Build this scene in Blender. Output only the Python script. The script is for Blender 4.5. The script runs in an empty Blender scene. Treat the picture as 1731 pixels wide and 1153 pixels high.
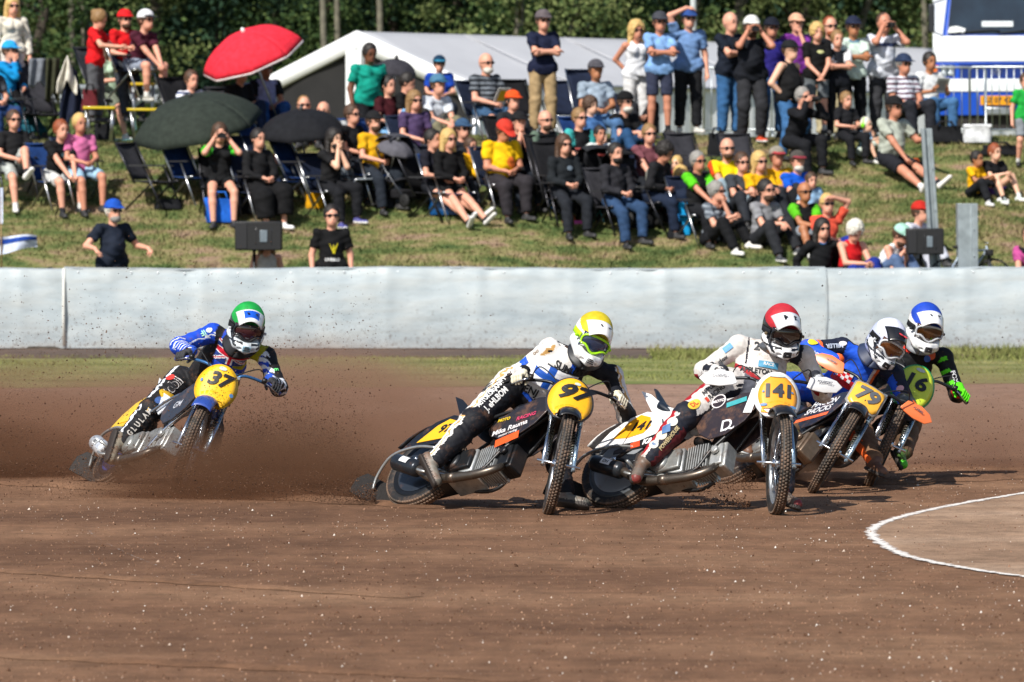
import bpy, bmesh, math, random
import numpy as np
from mathutils import Vector, Matrix, Quaternion
from mathutils.bvhtree import BVHTree
PI = math.pi
rad = math.radians
C = bpy.context.scene.collection
SC = bpy.context.scene
# ------------------------------------------------------------------ camera, sky, sun
FPX, IW, IH, HOR, CAMH = 8750.0, 1731.0, 1153.0, 313.0, 2.22
cam_d = bpy.data.cameras.new('camera'); cam = bpy.data.objects.new('camera', cam_d); C.objects.link(cam)
cam.location = (0, 0, CAMH); cam.rotation_euler = (rad(90), 0, 0)
cam_d.sensor_width = 36; cam_d.lens = FPX / IW * 36
cam_d.shift_y = -(IH / 2 - HOR) / IW
cam_d.clip_start = 0.5; cam_d.clip_end = 3000
cam_d.dof.use_dof = True; cam_d.dof.focus_distance = 35.2; cam_d.dof.aperture_fstop = 5.2
SC.camera = cam
w = bpy.data.worlds.new('World'); SC.world = w; w.use_nodes = True
SUN_EL, SUN_AZ = 44.0, 212.0      # azimuth measured from +Y clockwise: the sun stands behind the camera, to its left
nt = w.node_tree; nt.nodes.clear()
sky = nt.nodes.new('ShaderNodeTexSky'); sky.sky_type = 'NISHITA'; sky.sun_disc = False
sky.sun_elevation = rad(SUN_EL); sky.sun_rotation = rad(SUN_AZ)
bg = nt.nodes.new('ShaderNodeBackground'); bg.inputs[1].default_value = 0.085
wo = nt.nodes.new('ShaderNodeOutputWorld')
nt.links.new(sky.outputs[0], bg.inputs[0]); nt.links.new(bg.outputs[0], wo.inputs[0])
sun_d = bpy.data.lights.new('sun', 'SUN'); sun = bpy.data.objects.new('sun', sun_d); C.objects.link(sun)
sun_d.energy = 4.6; sun_d.angle = rad(0.5); sun_d.color = (1.0, 0.95, 0.88)
_to = Vector((math.sin(rad(SUN_AZ)) * math.cos(rad(SUN_EL)), math.cos(rad(SUN_AZ)) * math.cos(rad(SUN_EL)), math.sin(rad(SUN_EL))))
sun.rotation_euler = _to.to_track_quat('Z', 'Y').to_euler()
SC.view_settings.view_transform = 'Standard'; SC.view_settings.look = 'None'
SC.view_settings.exposure = 0.38; SC.view_settings.gamma = 1.0
SC.cycles.use_denoising = True
SC.cycles.volume_bounces = 2; SC.cycles.volume_step_rate = 3.0; SC.cycles.volume_max_steps = 96
SC.cycles.max_bounces = 6; SC.cycles.transparent_max_bounces = 16
SC.cycles.sample_clamp_indirect = 4.0

def P(px, py, d):            # a point of the place from its bearing and its distance
    return Vector(((px - IW / 2) / FPX * d, d, CAMH + (HOR - py) / FPX * d))
def ground_d(py): return CAMH * FPX / (py - HOR)
def G(px, py):               # a point of the flat track
    d = ground_d(py); return Vector(((px - IW / 2) / FPX * d, d, 0))

# ------------------------------------------------------------------ materials
def lin(c):
    if isinstance(c, str):
        c = c.lstrip('#'); c = [int(c[i:i + 2], 16) / 255 for i in (0, 2, 4)]
        return tuple(((x / 12.92) if x <= 0.04045 else ((x + 0.055) / 1.055) ** 2.4) for x in c) + (1,)
    return tuple(c) + (1,) if len(c) == 3 else tuple(c)
MATS = {}
def mat(name, col, rough=0.6, metal=0.0, var=0.12, bump=0.0, scale=30.0, coat=0.0, spec=0.5, dirt=None, dirt_amt=0.0, alpha=1.0):
    key = (name, str(col), rough, metal, var, bump, scale, coat, dirt_amt, alpha)
    if key in MATS: return MATS[key]
    m = bpy.data.materials.new(name); m.use_nodes = True
    n = m.node_tree; b = n.nodes['Principled BSDF']; L = n.links.new
    c = lin(col)
    b.inputs['Roughness'].default_value = rough; b.inputs['Metallic'].default_value = metal
    b.inputs['Specular IOR Level'].default_value = spec
    b.inputs['Coat Weight'].default_value = coat; b.inputs['Coat Roughness'].default_value = 0.08
    if alpha < 1: b.inputs['Alpha'].default_value = alpha
    tc = n.nodes.new('ShaderNodeTexCoord'); nz = n.nodes.new('ShaderNodeTexNoise')
    nz.inputs['Scale'].default_value = scale; nz.inputs['Detail'].default_value = 4
    L(tc.outputs['Object'], nz.inputs['Vector'])
    mp = n.nodes.new('ShaderNodeMapRange'); mp.inputs['From Min'].default_value = 0.3; mp.inputs['From Max'].default_value = 0.7
    mp.inputs['To Min'].default_value = 1 - var; mp.inputs['To Max'].default_value = 1 + var * 0.6
    L(nz.outputs['Fac'], mp.inputs['Value'])
    mx = n.nodes.new('ShaderNodeVectorMath'); mx.operation = 'SCALE'; mx.inputs[0].default_value = c[:3]
    L(mp.outputs[0], mx.inputs['Scale'])
    out = mx.outputs[0]
    if dirt_amt > 0:
        n2 = n.nodes.new('ShaderNodeTexNoise'); n2.inputs['Scale'].default_value = 9; n2.inputs['Detail'].default_value = 8
        n2.inputs['Roughness'].default_value = 0.75
        L(tc.outputs['Object'], n2.inputs['Vector'])
        r2 = n.nodes.new('ShaderNodeMapRange'); r2.inputs['From Min'].default_value = 0.62 - dirt_amt * 0.35
        r2.inputs['From Max'].default_value = 0.78 - dirt_amt * 0.3; r2.inputs['To Max'].default_value = min(1, 0.5 + dirt_amt)
        L(n2.outputs['Fac'], r2.inputs['Value'])
        mi = n.nodes.new('ShaderNodeMix'); mi.data_type = 'RGBA'
        L(r2.outputs[0], mi.inputs['Factor']); L(out, mi.inputs['A']); mi.inputs['B'].default_value = lin(dirt or '#6b4c38')
        out = mi.outputs['Result']
    L(out, b.inputs['Base Color'])
    if bump > 0:
        bp = n.nodes.new('ShaderNodeBump'); bp.inputs['Strength'].default_value = bump; bp.inputs['Distance'].default_value = 0.01
        L(nz.outputs['Fac'], bp.inputs['Height']); L(bp.outputs[0], b.inputs['Normal'])
    MATS[key] = m; return m
def cloth(c, **k): return mat('fabric', c, 0.85, 0, 0.26, 0.5, 13, spec=0.2, **k)
def skin(c): return mat('skin', c, 0.5, 0, 0.10, 0.1, 25, spec=0.4)
def metalm(c='#b9bcc0', r=0.3): return mat('metal', c, r, 1.0, 0.1, 0, 20)
def paint(c, r=0.35, d=0.0): return mat('painted_plastic', c, r, 0, 0.05, 0, 12, coat=0.3, dirt_amt=d)
def rubber(c='#141414'): return mat('rubber', c, 0.75, 0, 0.3, 0.3, 60)

# ------------------------------------------------------------------ mesh building
class MB:
    def __init__(s): s.v = []; s.f = []; s.m = []
    def add(s, vs, fs, mi=0, M=None):
        o = len(s.v)
        if M is not None: vs = [M @ Vector(v) for v in vs]
        s.v.extend([tuple(v) for v in vs]); s.f.extend([tuple(i + o for i in f) for f in fs]); s.m.extend([mi] * len(fs)); return s
    def box(s, c, size, mi=0, M=None, rot=None):
        c = Vector(c); hx, hy, hz = size[0] / 2, size[1] / 2, size[2] / 2
        R = rot if rot is not None else Matrix.Identity(3)
        vs = [c + R @ Vector((x * hx, y * hy, z * hz)) for x in (-1, 1) for y in (-1, 1) for z in (-1, 1)]
        return s.add(vs, [(0, 1, 3, 2), (4, 6, 7, 5), (0, 4, 5, 1), (2, 3, 7, 6), (0, 2, 6, 4), (1, 5, 7, 3)], mi, M)
    def tube(s, pts, r, seg=8, mi=0, M=None, cap=True, flat=None):
        pts = [Vector(p) for p in pts]; n = len(pts)
        rs = r if isinstance(r, (list, tuple)) else [r] * n
        vs = []; fs = []
        t0 = (pts[1] - pts[0]).normalized()
        up = Vector((0, 0, 1)) if abs(t0.z) < 0.9 else Vector((1, 0, 0))
        a = t0.cross(up).normalized()
        if flat is not None: a = Vector(flat).normalized()
        for i, p in enumerate(pts):
            t = (pts[min(i + 1, n - 1)] - pts[max(i - 1, 0)]).normalized()
            a = (a - t * a.dot(t)).normalized(); b = t.cross(a)
            for k in range(seg):
                th = 2 * PI * k / seg
                vs.append(p + (a * math.cos(th) + b * math.sin(th)) * rs[i])
        for i in range(n - 1):
            for k in range(seg):
                k2 = (k + 1) % seg
                fs.append((i * seg + k, i * seg + k2, (i + 1) * seg + k2, (i + 1) * seg + k))
        if cap:
            fs.append(tuple(range(seg - 1, -1, -1))); fs.append(tuple((n - 1) * seg + k for k in range(seg)))
        return s.add(vs, fs, mi, M)
    def ell(s, c, r, mi=0, M=None, rot=None, nu=12, nv=8, z0=-1.0, z1=1.0):
        c = Vector(c); R = rot if rot is not None else Matrix.Identity(3)
        r = Vector(r) if not isinstance(r, (int, float)) else Vector((r, r, r))
        p0, p1 = math.asin(max(-1, z0)), math.asin(min(1, z1))
        vs = []; fs = []
        for i in range(nv + 1):
            ph = p0 + (p1 - p0) * i / nv
            for k in range(nu):
                th = 2 * PI * k / nu
                vs.append(c + R @ Vector((r.x * math.cos(ph) * math.cos(th), r.y * math.cos(ph) * math.sin(th), r.z * math.sin(ph))))
        for i in range(nv):
            for k in range(nu):
                k2 = (k + 1) % nu
                fs.append((i * nu + k, i * nu + k2, (i + 1) * nu + k2, (i + 1) * nu + k))
        return s.add(vs, fs, mi, M)
    def lathe(s, prof, c, axis, seg=32, mi=0, M=None):      # prof: list of (radius, along)
        c = Vector(c); ax = Vector(axis).normalized()
        up = Vector((0, 0, 1)) if abs(ax.z) < 0.9 else Vector((1, 0, 0))
        a = ax.cross(up).normalized(); b = ax.cross(a)
        vs = []; fs = []; n = len(prof)
        for (r, h) in prof:
            for k in range(seg):
                th = 2 * PI * k / seg
                vs.append(c + ax * h + (a * math.cos(th) + b * math.sin(th)) * r)
        for i in range(n - 1):
            for k in range(seg):
                k2 = (k + 1) % seg
                fs.append((i * seg + k, i * seg + k2, (i + 1) * seg + k2, (i + 1) * seg + k))
        return s.add(vs, fs, mi, M)
    def prism(s, poly, o, ux, uy, th, mi=0, M=None, bulge=0.0):      # 2-D outline extruded by th along ux x uy
        o = Vector(o); ux = Vector(ux).normalized(); uy = Vector(uy).normalized(); n = ux.cross(uy)
        k = len(poly); vs = [o + ux * x + uy * y - n * th / 2 for x, y in poly] + [o + ux * x + uy * y + n * th / 2 for x, y in poly]
        cx = sum(p[0] for p in poly) / k; cy = sum(p[1] for p in poly) / k
        fs = [(i, (i + 1) % k, (i + 1) % k + k, i + k) for i in range(k)]
        vs.append(o + ux * cx + uy * cy - n * (th / 2)); vs.append(o + ux * cx + uy * cy + n * (th / 2 + bulge))
        for i in range(k):
            fs.append((2 * k, (i + 1) % k, i)); fs.append((2 * k + 1, i + k, (i + 1) % k + k))
        return s.add(vs, fs, mi, M)
    def grid(s, fn, nu, nv, mi=0, M=None):
        vs = [fn(i / nu, j / nv) for j in range(nv + 1) for i in range(nu + 1)]
        fs = [(j * (nu + 1) + i, j * (nu + 1) + i + 1, (j + 1) * (nu + 1) + i + 1, (j + 1) * (nu + 1) + i) for j in range(nv) for i in range(nu)]
        return s.add(vs, fs, mi, M)
    def build(s, name, mats, parent=None, smooth=True, solid=0.0, bevel=0.0):
        me = bpy.data.meshes.new(name); me.from_pydata(s.v, [], s.f)
        return finish(me, name, mats, s.m, parent, smooth, solid, bevel)
def finish(me, name, mats, mi, parent=None, smooth=True, solid=0.0, bevel=0.0):
    for m in (mats if isinstance(mats, (list, tuple)) else [mats]): me.materials.append(m)
    if mi is not None and len(me.polygons): me.polygons.foreach_set('material_index', np.asarray(mi, dtype=np.int32))
    if smooth and len(me.polygons): me.polygons.foreach_set('use_smooth', np.ones(len(me.polygons), dtype=bool))
    if smooth == 'auto' or bevel:
        try: me.set_sharp_from_angle(angle=rad(35))
        except Exception: pass
    me.update()
    o = bpy.data.objects.new(name, me); C.objects.link(o)
    if parent is not None: o.parent = parent
    if solid:
        md = o.modifiers.new('thick', 'SOLIDIFY'); md.thickness = solid; md.offset = 0
    if bevel:
        md = o.modifiers.new('bev', 'BEVEL'); md.width = bevel; md.segments = 2; md.limit_method = 'ANGLE'
    return o
def npmesh(name, V, F, mats, mi=None, parent=None, smooth=True):     # V (n,3), F (m,4) or (m,3) arrays
    V = np.asarray(V, dtype=np.float32); F = np.asarray(F, dtype=np.int32); k = F.shape[1]
    me = bpy.data.meshes.new(name)
    me.vertices.add(len(V)); me.vertices.foreach_set('co', V.ravel())
    me.loops.add(F.size); me.loops.foreach_set('vertex_index', F.ravel())
    me.polygons.add(len(F)); me.polygons.foreach_set('loop_start', np.arange(0, F.size, k, dtype=np.int32))
    me.update(calc_edges=True)
    return finish(me, name, mats, mi, parent, smooth)
def tag(o, label=None, cat=None, group=None, kind=None):
    if label: o['label'] = label
    if cat: o['category'] = cat
    if group: o['group'] = group
    if kind: o['kind'] = kind
    return o
def thing(name, label, cat, M=None, group=None):
    o = bpy.data.objects.new(name, None); C.objects.link(o); o.empty_display_size = 0.1
    if M is not None:
        if isinstance(M, Matrix): o.matrix_world = M
        else: o.location = M
    return tag(o, label, cat, group)
def dup(root, M, label, group=None):
    r = root.copy(); C.objects.link(r)
    r.matrix_world = M if isinstance(M, Matrix) else Matrix.Translation(M)
    r['label'] = label
    if group: r['group'] = group
    for ch in list(root.children):
        c = ch.copy(); C.objects.link(c); c.parent = r
        for g in list(ch.children):
            d = g.copy(); C.objects.link(d); d.parent = c
    return r
def frameM(o, x, z):         # matrix with x axis x, z axis near z, at o
    x = Vector(x).normalized(); z = Vector(z); y = z.cross(x).normalized(); z = x.cross(y)
    M = Matrix(((x.x, y.x, z.x, o[0]), (x.y, y.y, z.y, o[1]), (x.z, y.z, z.z, o[2]), (0, 0, 0, 1))); return M
def rotz(a): return Matrix.Rotation(a, 4, 'Z')
# ------------------------------------------------------------------ distance-field bodies
def surfnets(F, org, h):
    S = F < 0
    cs = [(0, 0, 0), (1, 0, 0), (0, 1, 0), (1, 1, 0), (0, 0, 1), (1, 0, 1), (0, 1, 1), (1, 1, 1)]
    nx, ny, nz = F.shape
    cnt = np.zeros((nx - 1, ny - 1, nz - 1), np.int8)
    for a, b, c in cs: cnt += S[a:nx - 1 + a, b:ny - 1 + b, c:nz - 1 + c]
    act = (cnt > 0) & (cnt < 8); I = np.argwhere(act)
    if len(I) == 0: return np.zeros((0, 3)), np.zeros((0, 4), int), I
    idx = -np.ones(act.shape, np.int64); idx[act] = np.arange(len(I))
    fv = [F[I[:, 0] + a, I[:, 1] + b, I[:, 2] + c] for a, b, c in cs]
    pos = np.zeros((len(I), 3)); n = np.zeros(len(I))
    for a in range(8):
        for b in range(a + 1, 8):
            d = np.array(cs[b]) - np.array(cs[a])
            if np.abs(d).sum() != 1: continue
            x = (fv[a] < 0) != (fv[b] < 0)
            t = np.where(x, fv[a] / np.where(x, fv[a] - fv[b], 1), 0)
            pos += np.where(x[:, None], np.array(cs[a]) + t[:, None] * d, 0); n += x
    V = (I + pos / n[:, None]) * h + org
    Q = []
    for ax in range(3):
        sl0 = [slice(None)] * 3; sl1 = [slice(None)] * 3
        sl0[ax] = slice(0, -1); sl1[ax] = slice(1, None)
        ch = S[tuple(sl0)] != S[tuple(sl1)]
        E = np.argwhere(ch)
        u, v = (ax + 1) % 3, (ax + 2) % 3
        ok = (E[:, u] > 0) & (E[:, v] > 0) & (E[:, u] < F.shape[u] - 1) & (E[:, v] < F.shape[v] - 1); E = E[ok]
        def cell(du, dv):
            e = E.copy(); e[:, u] += du; e[:, v] += dv; return idx[e[:, 0], e[:, 1], e[:, 2]]
        q = np.stack([cell(-1, -1), cell(0, -1), cell(0, 0), cell(-1, 0)], 1)
        ins = S[E[:, 0], E[:, 1], E[:, 2]]
        q[~ins] = q[~ins][:, ::-1]
        Q.append(q)
    return V, np.concatenate(Q), I
class Sdf:
    """smooth union of tapered capsules and ellipsoids"""
    def __init__(s): s.p = []
    def cap(s, a, b, ra, rb, m=0, sq=None, clip=None, clipa=None):   # sq=(axis, factor>1 flattens); clip at b / at a
        s.p.append(('c', np.array(a, float), np.array(b, float), ra, rb, m, sq, clip, clipa)); return s
    def ell(s, c, r, R=None, m=0):
        r = np.array(r if not isinstance(r, (int, float)) else (r, r, r), float)
        s.p.append(('e', np.array(c, float), r, np.array(R) if R is not None else np.eye(3), m)); return s
    def sub(s, c, r, R=None):
        s.p.append(('s', np.array(c, float), np.array(r, float), np.array(R) if R is not None else np.eye(3), 0)); return s
    def mesh(s, h, k=0.02, infl=0.0, noise=0.0, nfreq=40.0, cuts=()):
        lo = np.full(3, 1e9); hi = -lo; bb = []
        for p in s.p:
            if p[0] == 'c':
                r = max(p[3], p[4]) + infl; l = np.minimum(p[1], p[2]) - r; u = np.maximum(p[1], p[2]) + r
            else:
                r = max(p[2]) + infl; l = p[1] - r; u = p[1] + r
            bb.append((l, u))
            if p[0] != 's': lo = np.minimum(lo, l); hi = np.maximum(hi, u)
        lo -= 3 * h; hi += 3 * h
        n = np.ceil((hi - lo) / h).astype(int) + 1
        F = np.full(n, 1.0); A = np.zeros(n, np.int16); B = np.full(n, 1.0)
        ax = [lo[i] + np.arange(n[i]) * h for i in range(3)]
        for pi, p in enumerate(s.p):
            l, u = bb[pi]; pad = k + 2 * h
            i0 = np.clip(np.floor((l - pad - lo) / h).astype(int), 0, n - 1); i1 = np.clip(np.ceil((u + pad - lo) / h).astype(int) + 1, 1, n)
            if np.any(i1 <= i0): continue
            sl = tuple(slice(a, b) for a, b in zip(i0, i1))
            X, Y, Z = np.meshgrid(ax[0][sl[0]], ax[1][sl[1]], ax[2][sl[2]], indexing='ij')
            if p[0] == 'c':
                _, a, b, ra, rb, m, sq, clip, clipa = p
                q = np.stack([X - a[0], Y - a[1], Z - a[2]], -1); ba = b - a; L2 = max(ba @ ba, 1e-9)
                t = np.clip((q @ ba) / L2, 0, 1)
                dlt = q - t[..., None] * ba
                if sq is not None:
                    sqa = np.array(sq[0], float); sqa /= np.linalg.norm(sqa)
                    e = dlt @ sqa; d2 = (dlt * dlt).sum(-1) + e * e * (sq[1] ** 2 - 1)
                    d = (np.sqrt(d2) - (ra + (rb - ra) * t) - infl) / (0.5 + 0.5 * sq[1])
                else: d = np.sqrt((dlt * dlt).sum(-1)) - (ra + (rb - ra) * t) - infl
                Ld = math.sqrt(L2)
                if clip is not None: d = np.maximum(d, (q @ ba) / Ld - Ld - clip)
                if clipa is not None: d = np.maximum(d, -(q @ ba) / Ld - clipa)
            else:
                _, c, r, R, m = p
                q = np.stack([X - c[0], Y - c[1], Z - c[2]], -1) @ R
                rr = r + (infl if p[0] == 'e' else 0)
                k0 = np.sqrt(((q / rr) ** 2).sum(-1)); k1 = np.sqrt(((q / rr ** 2) ** 2).sum(-1)) + 1e-9
                d = k0 * (k0 - 1) / k1
            f = F[sl]
            if p[0] == 's': F[sl] = np.maximum(f, -d); continue
            bt = d < B[sl]; A[sl] = np.where(bt, pi, A[sl]); B[sl] = np.where(bt, d, B[sl])
            hh = np.clip(0.5 + 0.5 * (f - d) / k, 0, 1)
            F[sl] = np.where(np.abs(f - d) < k, f * (1 - hh) + d * hh - k * hh * (1 - hh), np.minimum(f, d))
        if noise or len(cuts):
            X, Y, Z = np.meshgrid(*ax, indexing='ij')
            if noise:
                w = np.sin(X * nfreq + 3 * np.sin(Z * nfreq * .6 + 1)) * np.sin(Z * nfreq * 1.3 + 2 * np.sin(Y * nfreq * .5)) + 0.6 * np.sin((X + Y + Z) * nfreq * 1.1 + 2 * np.sin(X * nfreq * .7))
                F = F + noise * w
            for (c, nn) in cuts:
                c = np.array(c, float); nn = np.array(nn, float); F = np.maximum(F, (X - c[0]) * nn[0] + (Y - c[1]) * nn[1] + (Z - c[2]) * nn[2])
        V, Q, I = surfnets(F, lo, h)
        pr = A[I[:, 0], I[:, 1], I[:, 2]] if len(I) else np.zeros(0, int)
        return V, Q, pr
    def build(s, name, mats, parent, h, k=0.02, infl=0, noise=0, nfreq=40.0, cuts=(), matfn=None, extra=None, org=None, keep=None):
        V, Q, pr = s.mesh(h, k, infl, noise, nfreq, cuts)
        if len(Q) == 0: return None
        pm = np.array([p[5] if p[0] == 'c' else p[4] for p in s.p])
        fp = pr[Q[:, 0]]; mi = pm[fp]
        if matfn is not None:
            cen = V[Q].mean(1)
            e1 = V[Q[:, 2]] - V[Q[:, 0]]; e2 = V[Q[:, 3]] - V[Q[:, 1]]; nr = np.cross(e1, e2); nr /= np.linalg.norm(nr, axis=1)[:, None] + 1e-12
            mi = matfn(cen, nr, fp, mi)
        if keep is not None: keep.append(BVHTree.FromPolygons([tuple(v) for v in V], [tuple(q) for q in Q]))
        o = np.array(org if org is not None else (0, 0, 0), float)
        V = V - o
        if extra is not None and len(extra.v):
            Vx = np.array([tuple(v) for v in extra.v]) - o; off = len(V)
            fx = [tuple(i + off for i in f) for f in extra.f]
            me = bpy.data.meshes.new(name)
            me.from_pydata([tuple(v) for v in np.concatenate([V, Vx])], [], [tuple(q) for q in Q.tolist()] + fx)
            return finish(me, name, mats, list(mi) + extra.m, parent)
        return npmesh(name, V, Q, mats, mi, parent)
def ik(a, c, l1, l2, pole):
    a, c = Vector(a), Vector(c); d = c - a; L = d.length; mx = (l1 + l2) * 0.999
    if L > mx: c = a + d * (mx / L); d = c - a; L = mx
    u = d.normalized(); x = (l1 * l1 - l2 * l2 + L * L) / (2 * L); y = math.sqrt(max(0, l1 * l1 - x * x))
    p = Vector(pole); p = (p - u * p.dot(u))
    p = p.normalized() if p.length > 1e-6 else Vector((0, 0, 1))
    return a + u * x + p * y, c
# ------------------------------------------------------------------ lettering
_fc = {}
def text2d(s, size, bold=0.0, shear=0.0, align='CENTER', xs=1.0, spacing=1.0):
    key = (s, size, bold, shear, align, xs, spacing)
    if key in _fc: return _fc[key]
    cu = bpy.data.curves.new('t', 'FONT'); cu.body = s; cu.size = size; cu.shear = shear; cu.offset = bold
    cu.align_x = align; cu.align_y = 'CENTER'; cu.resolution_u = 3; cu.space_character = spacing
    ob = bpy.data.objects.new('t', cu); C.objects.link(ob)
    me = bpy.data.meshes.new_from_object(ob.evaluated_get(bpy.context.evaluated_depsgraph_get()))
    vs = [(v.co.x * xs, v.co.y) for v in me.vertices]; fs = [tuple(p.vertices) for p in me.polygons]
    bpy.data.objects.remove(ob); bpy.data.curves.remove(cu); bpy.data.meshes.remove(me)
    _fc[key] = (vs, fs); return vs, fs
def flat_decal(mb, t, o, ux, uy, mi=0, M=None, off=0.0):
    o = Vector(o); ux = Vector(ux).normalized(); uy = Vector(uy).normalized(); n = ux.cross(uy)
    mb.add([o + ux * x + uy * y + n * off for x, y in t[0]], t[1], mi, M)
def subdiv2d(t, mx):
    bm = bmesh.new(); vs = [bm.verts.new((x, y, 0)) for x, y in t[0]]
    for f in t[1]:
        try: bm.faces.new([vs[i] for i in f])
        except Exception: pass
    bmesh.ops.triangulate(bm, faces=bm.faces[:])
    for _ in range(3):
        ed = [e for e in bm.edges if e.calc_length() > mx]
        if not ed: break
        bmesh.ops.subdivide_edges(bm, edges=ed, cuts=1)
        bmesh.ops.triangulate(bm, faces=bm.faces[:])
    bm.verts.index_update()
    r = ([(v.co.x, v.co.y) for v in bm.verts], [tuple(v.index for v in f.verts) for f in bm.faces]); bm.free(); return r
def wrap_decal(mb, t, o, ux, uy, bvh, mi=0, off=0.004, org=(0, 0, 0), mx=0.03, reach=0.35):
    """lay flat lettering or a patch on a curved surface"""
    t = subdiv2d(t, mx); o = Vector(o); ux = Vector(ux).normalized(); uy = Vector(uy); uy = (uy - ux * uy.dot(ux)).normalized(); n = ux.cross(uy)
    vs = []; ok = []
    for x, y in t[0]:
        p = o + ux * x + uy * y
        hit = bvh.ray_cast(p + n * reach, -n, reach * 2)
        if hit[0] is None: vs.append(p); ok.append(False)
        else: vs.append(hit[0] + n * off); ok.append(True)
    fs = [f for f in t[1] if all(ok[i] for i in f)]
    mb.add([v - Vector(org) for v in vs], fs, mi)
def rect2d(w, h): return ([(-w / 2, -h / 2), (w / 2, -h / 2), (w / 2, h / 2), (-w / 2, h / 2)], [(0, 1, 2, 3)])
def oval2d(w, h, n=20): return ([(w / 2 * math.cos(2 * PI * i / n), h / 2 * math.sin(2 * PI * i / n)) for i in range(n)], [tuple(range(n))])
def poly2d(*p): return (list(p), [tuple(range(len(p)))])
def in_any(fn, w, h, nu, nv):     # grid patch coloured cell by cell: returns {mat: 2-D mesh}
    out = {}
    for j in range(nv):
        for i in range(nu):
            m = fn((i + .5) / nu, (j + .5) / nv)
            if m is None: continue
            vs, fs = out.setdefault(m, ([], [])); k = len(vs)
            x0, x1 = (i / nu - .5) * w, ((i + 1) / nu - .5) * w; y0, y1 = (j / nv - .5) * h, ((j + 1) / nv - .5) * h
            vs += [(x0, y0), (x1, y0), (x1, y1), (x0, y1)]; fs.append((k, k + 1, k + 2, k + 3))
    return out
# ================================================================== the setting
rng = np.random.default_rng(7); random.seed(7)
def hnoise(x, y): return math.sin(x * 1.7 + 1.3 * math.sin(y * 1.1)) * math.sin(y * 1.3 + x * .4) 
BANK = [(70.6, 0.12), (71.6, 0.15), (72.2, 0.75), (73.2, 1.2), (77.6, 2.86), (80, 2.93), (86, 3.0), (92, 3.0), (97, 2.2), (104, 1.5), (160, 1.4), (900, 1.4)]
def ground_z(x, y):
    if y <= BANK[0][0]: return 0.0 if y < 70.3 else 0.12
    for (a, za), (b, zb) in zip(BANK, BANK[1:]):
        if y <= b:
            t = (y - a) / (b - a); z = za + (zb - za) * t
            if 72 < y < 96: z += 0.05 * hnoise(x * .8, y * .9)
            return z
    return BANK[-1][1]
def node_mat(name, build):
    m = bpy.data.materials.new(name); m.use_nodes = True; n = m.node_tree
    build(n, n.nodes['Principled BSDF'], n.nodes.new, n.links.new); return m
def ramp(n, stops, fac, new, L):
    r = new('ShaderNodeValToRGB'); e = r.color_ramp.elements
    e[0].position, e[0].color = stops[0][0], lin(stops[0][1]); e[1].position, e[1].color = stops[-1][0], lin(stops[-1][1])
    for p, c in stops[1:-1]:
        q = e.new(p); q.color = lin(c)
    L(fac, r.inputs[0]); return r.outputs[0]
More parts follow.
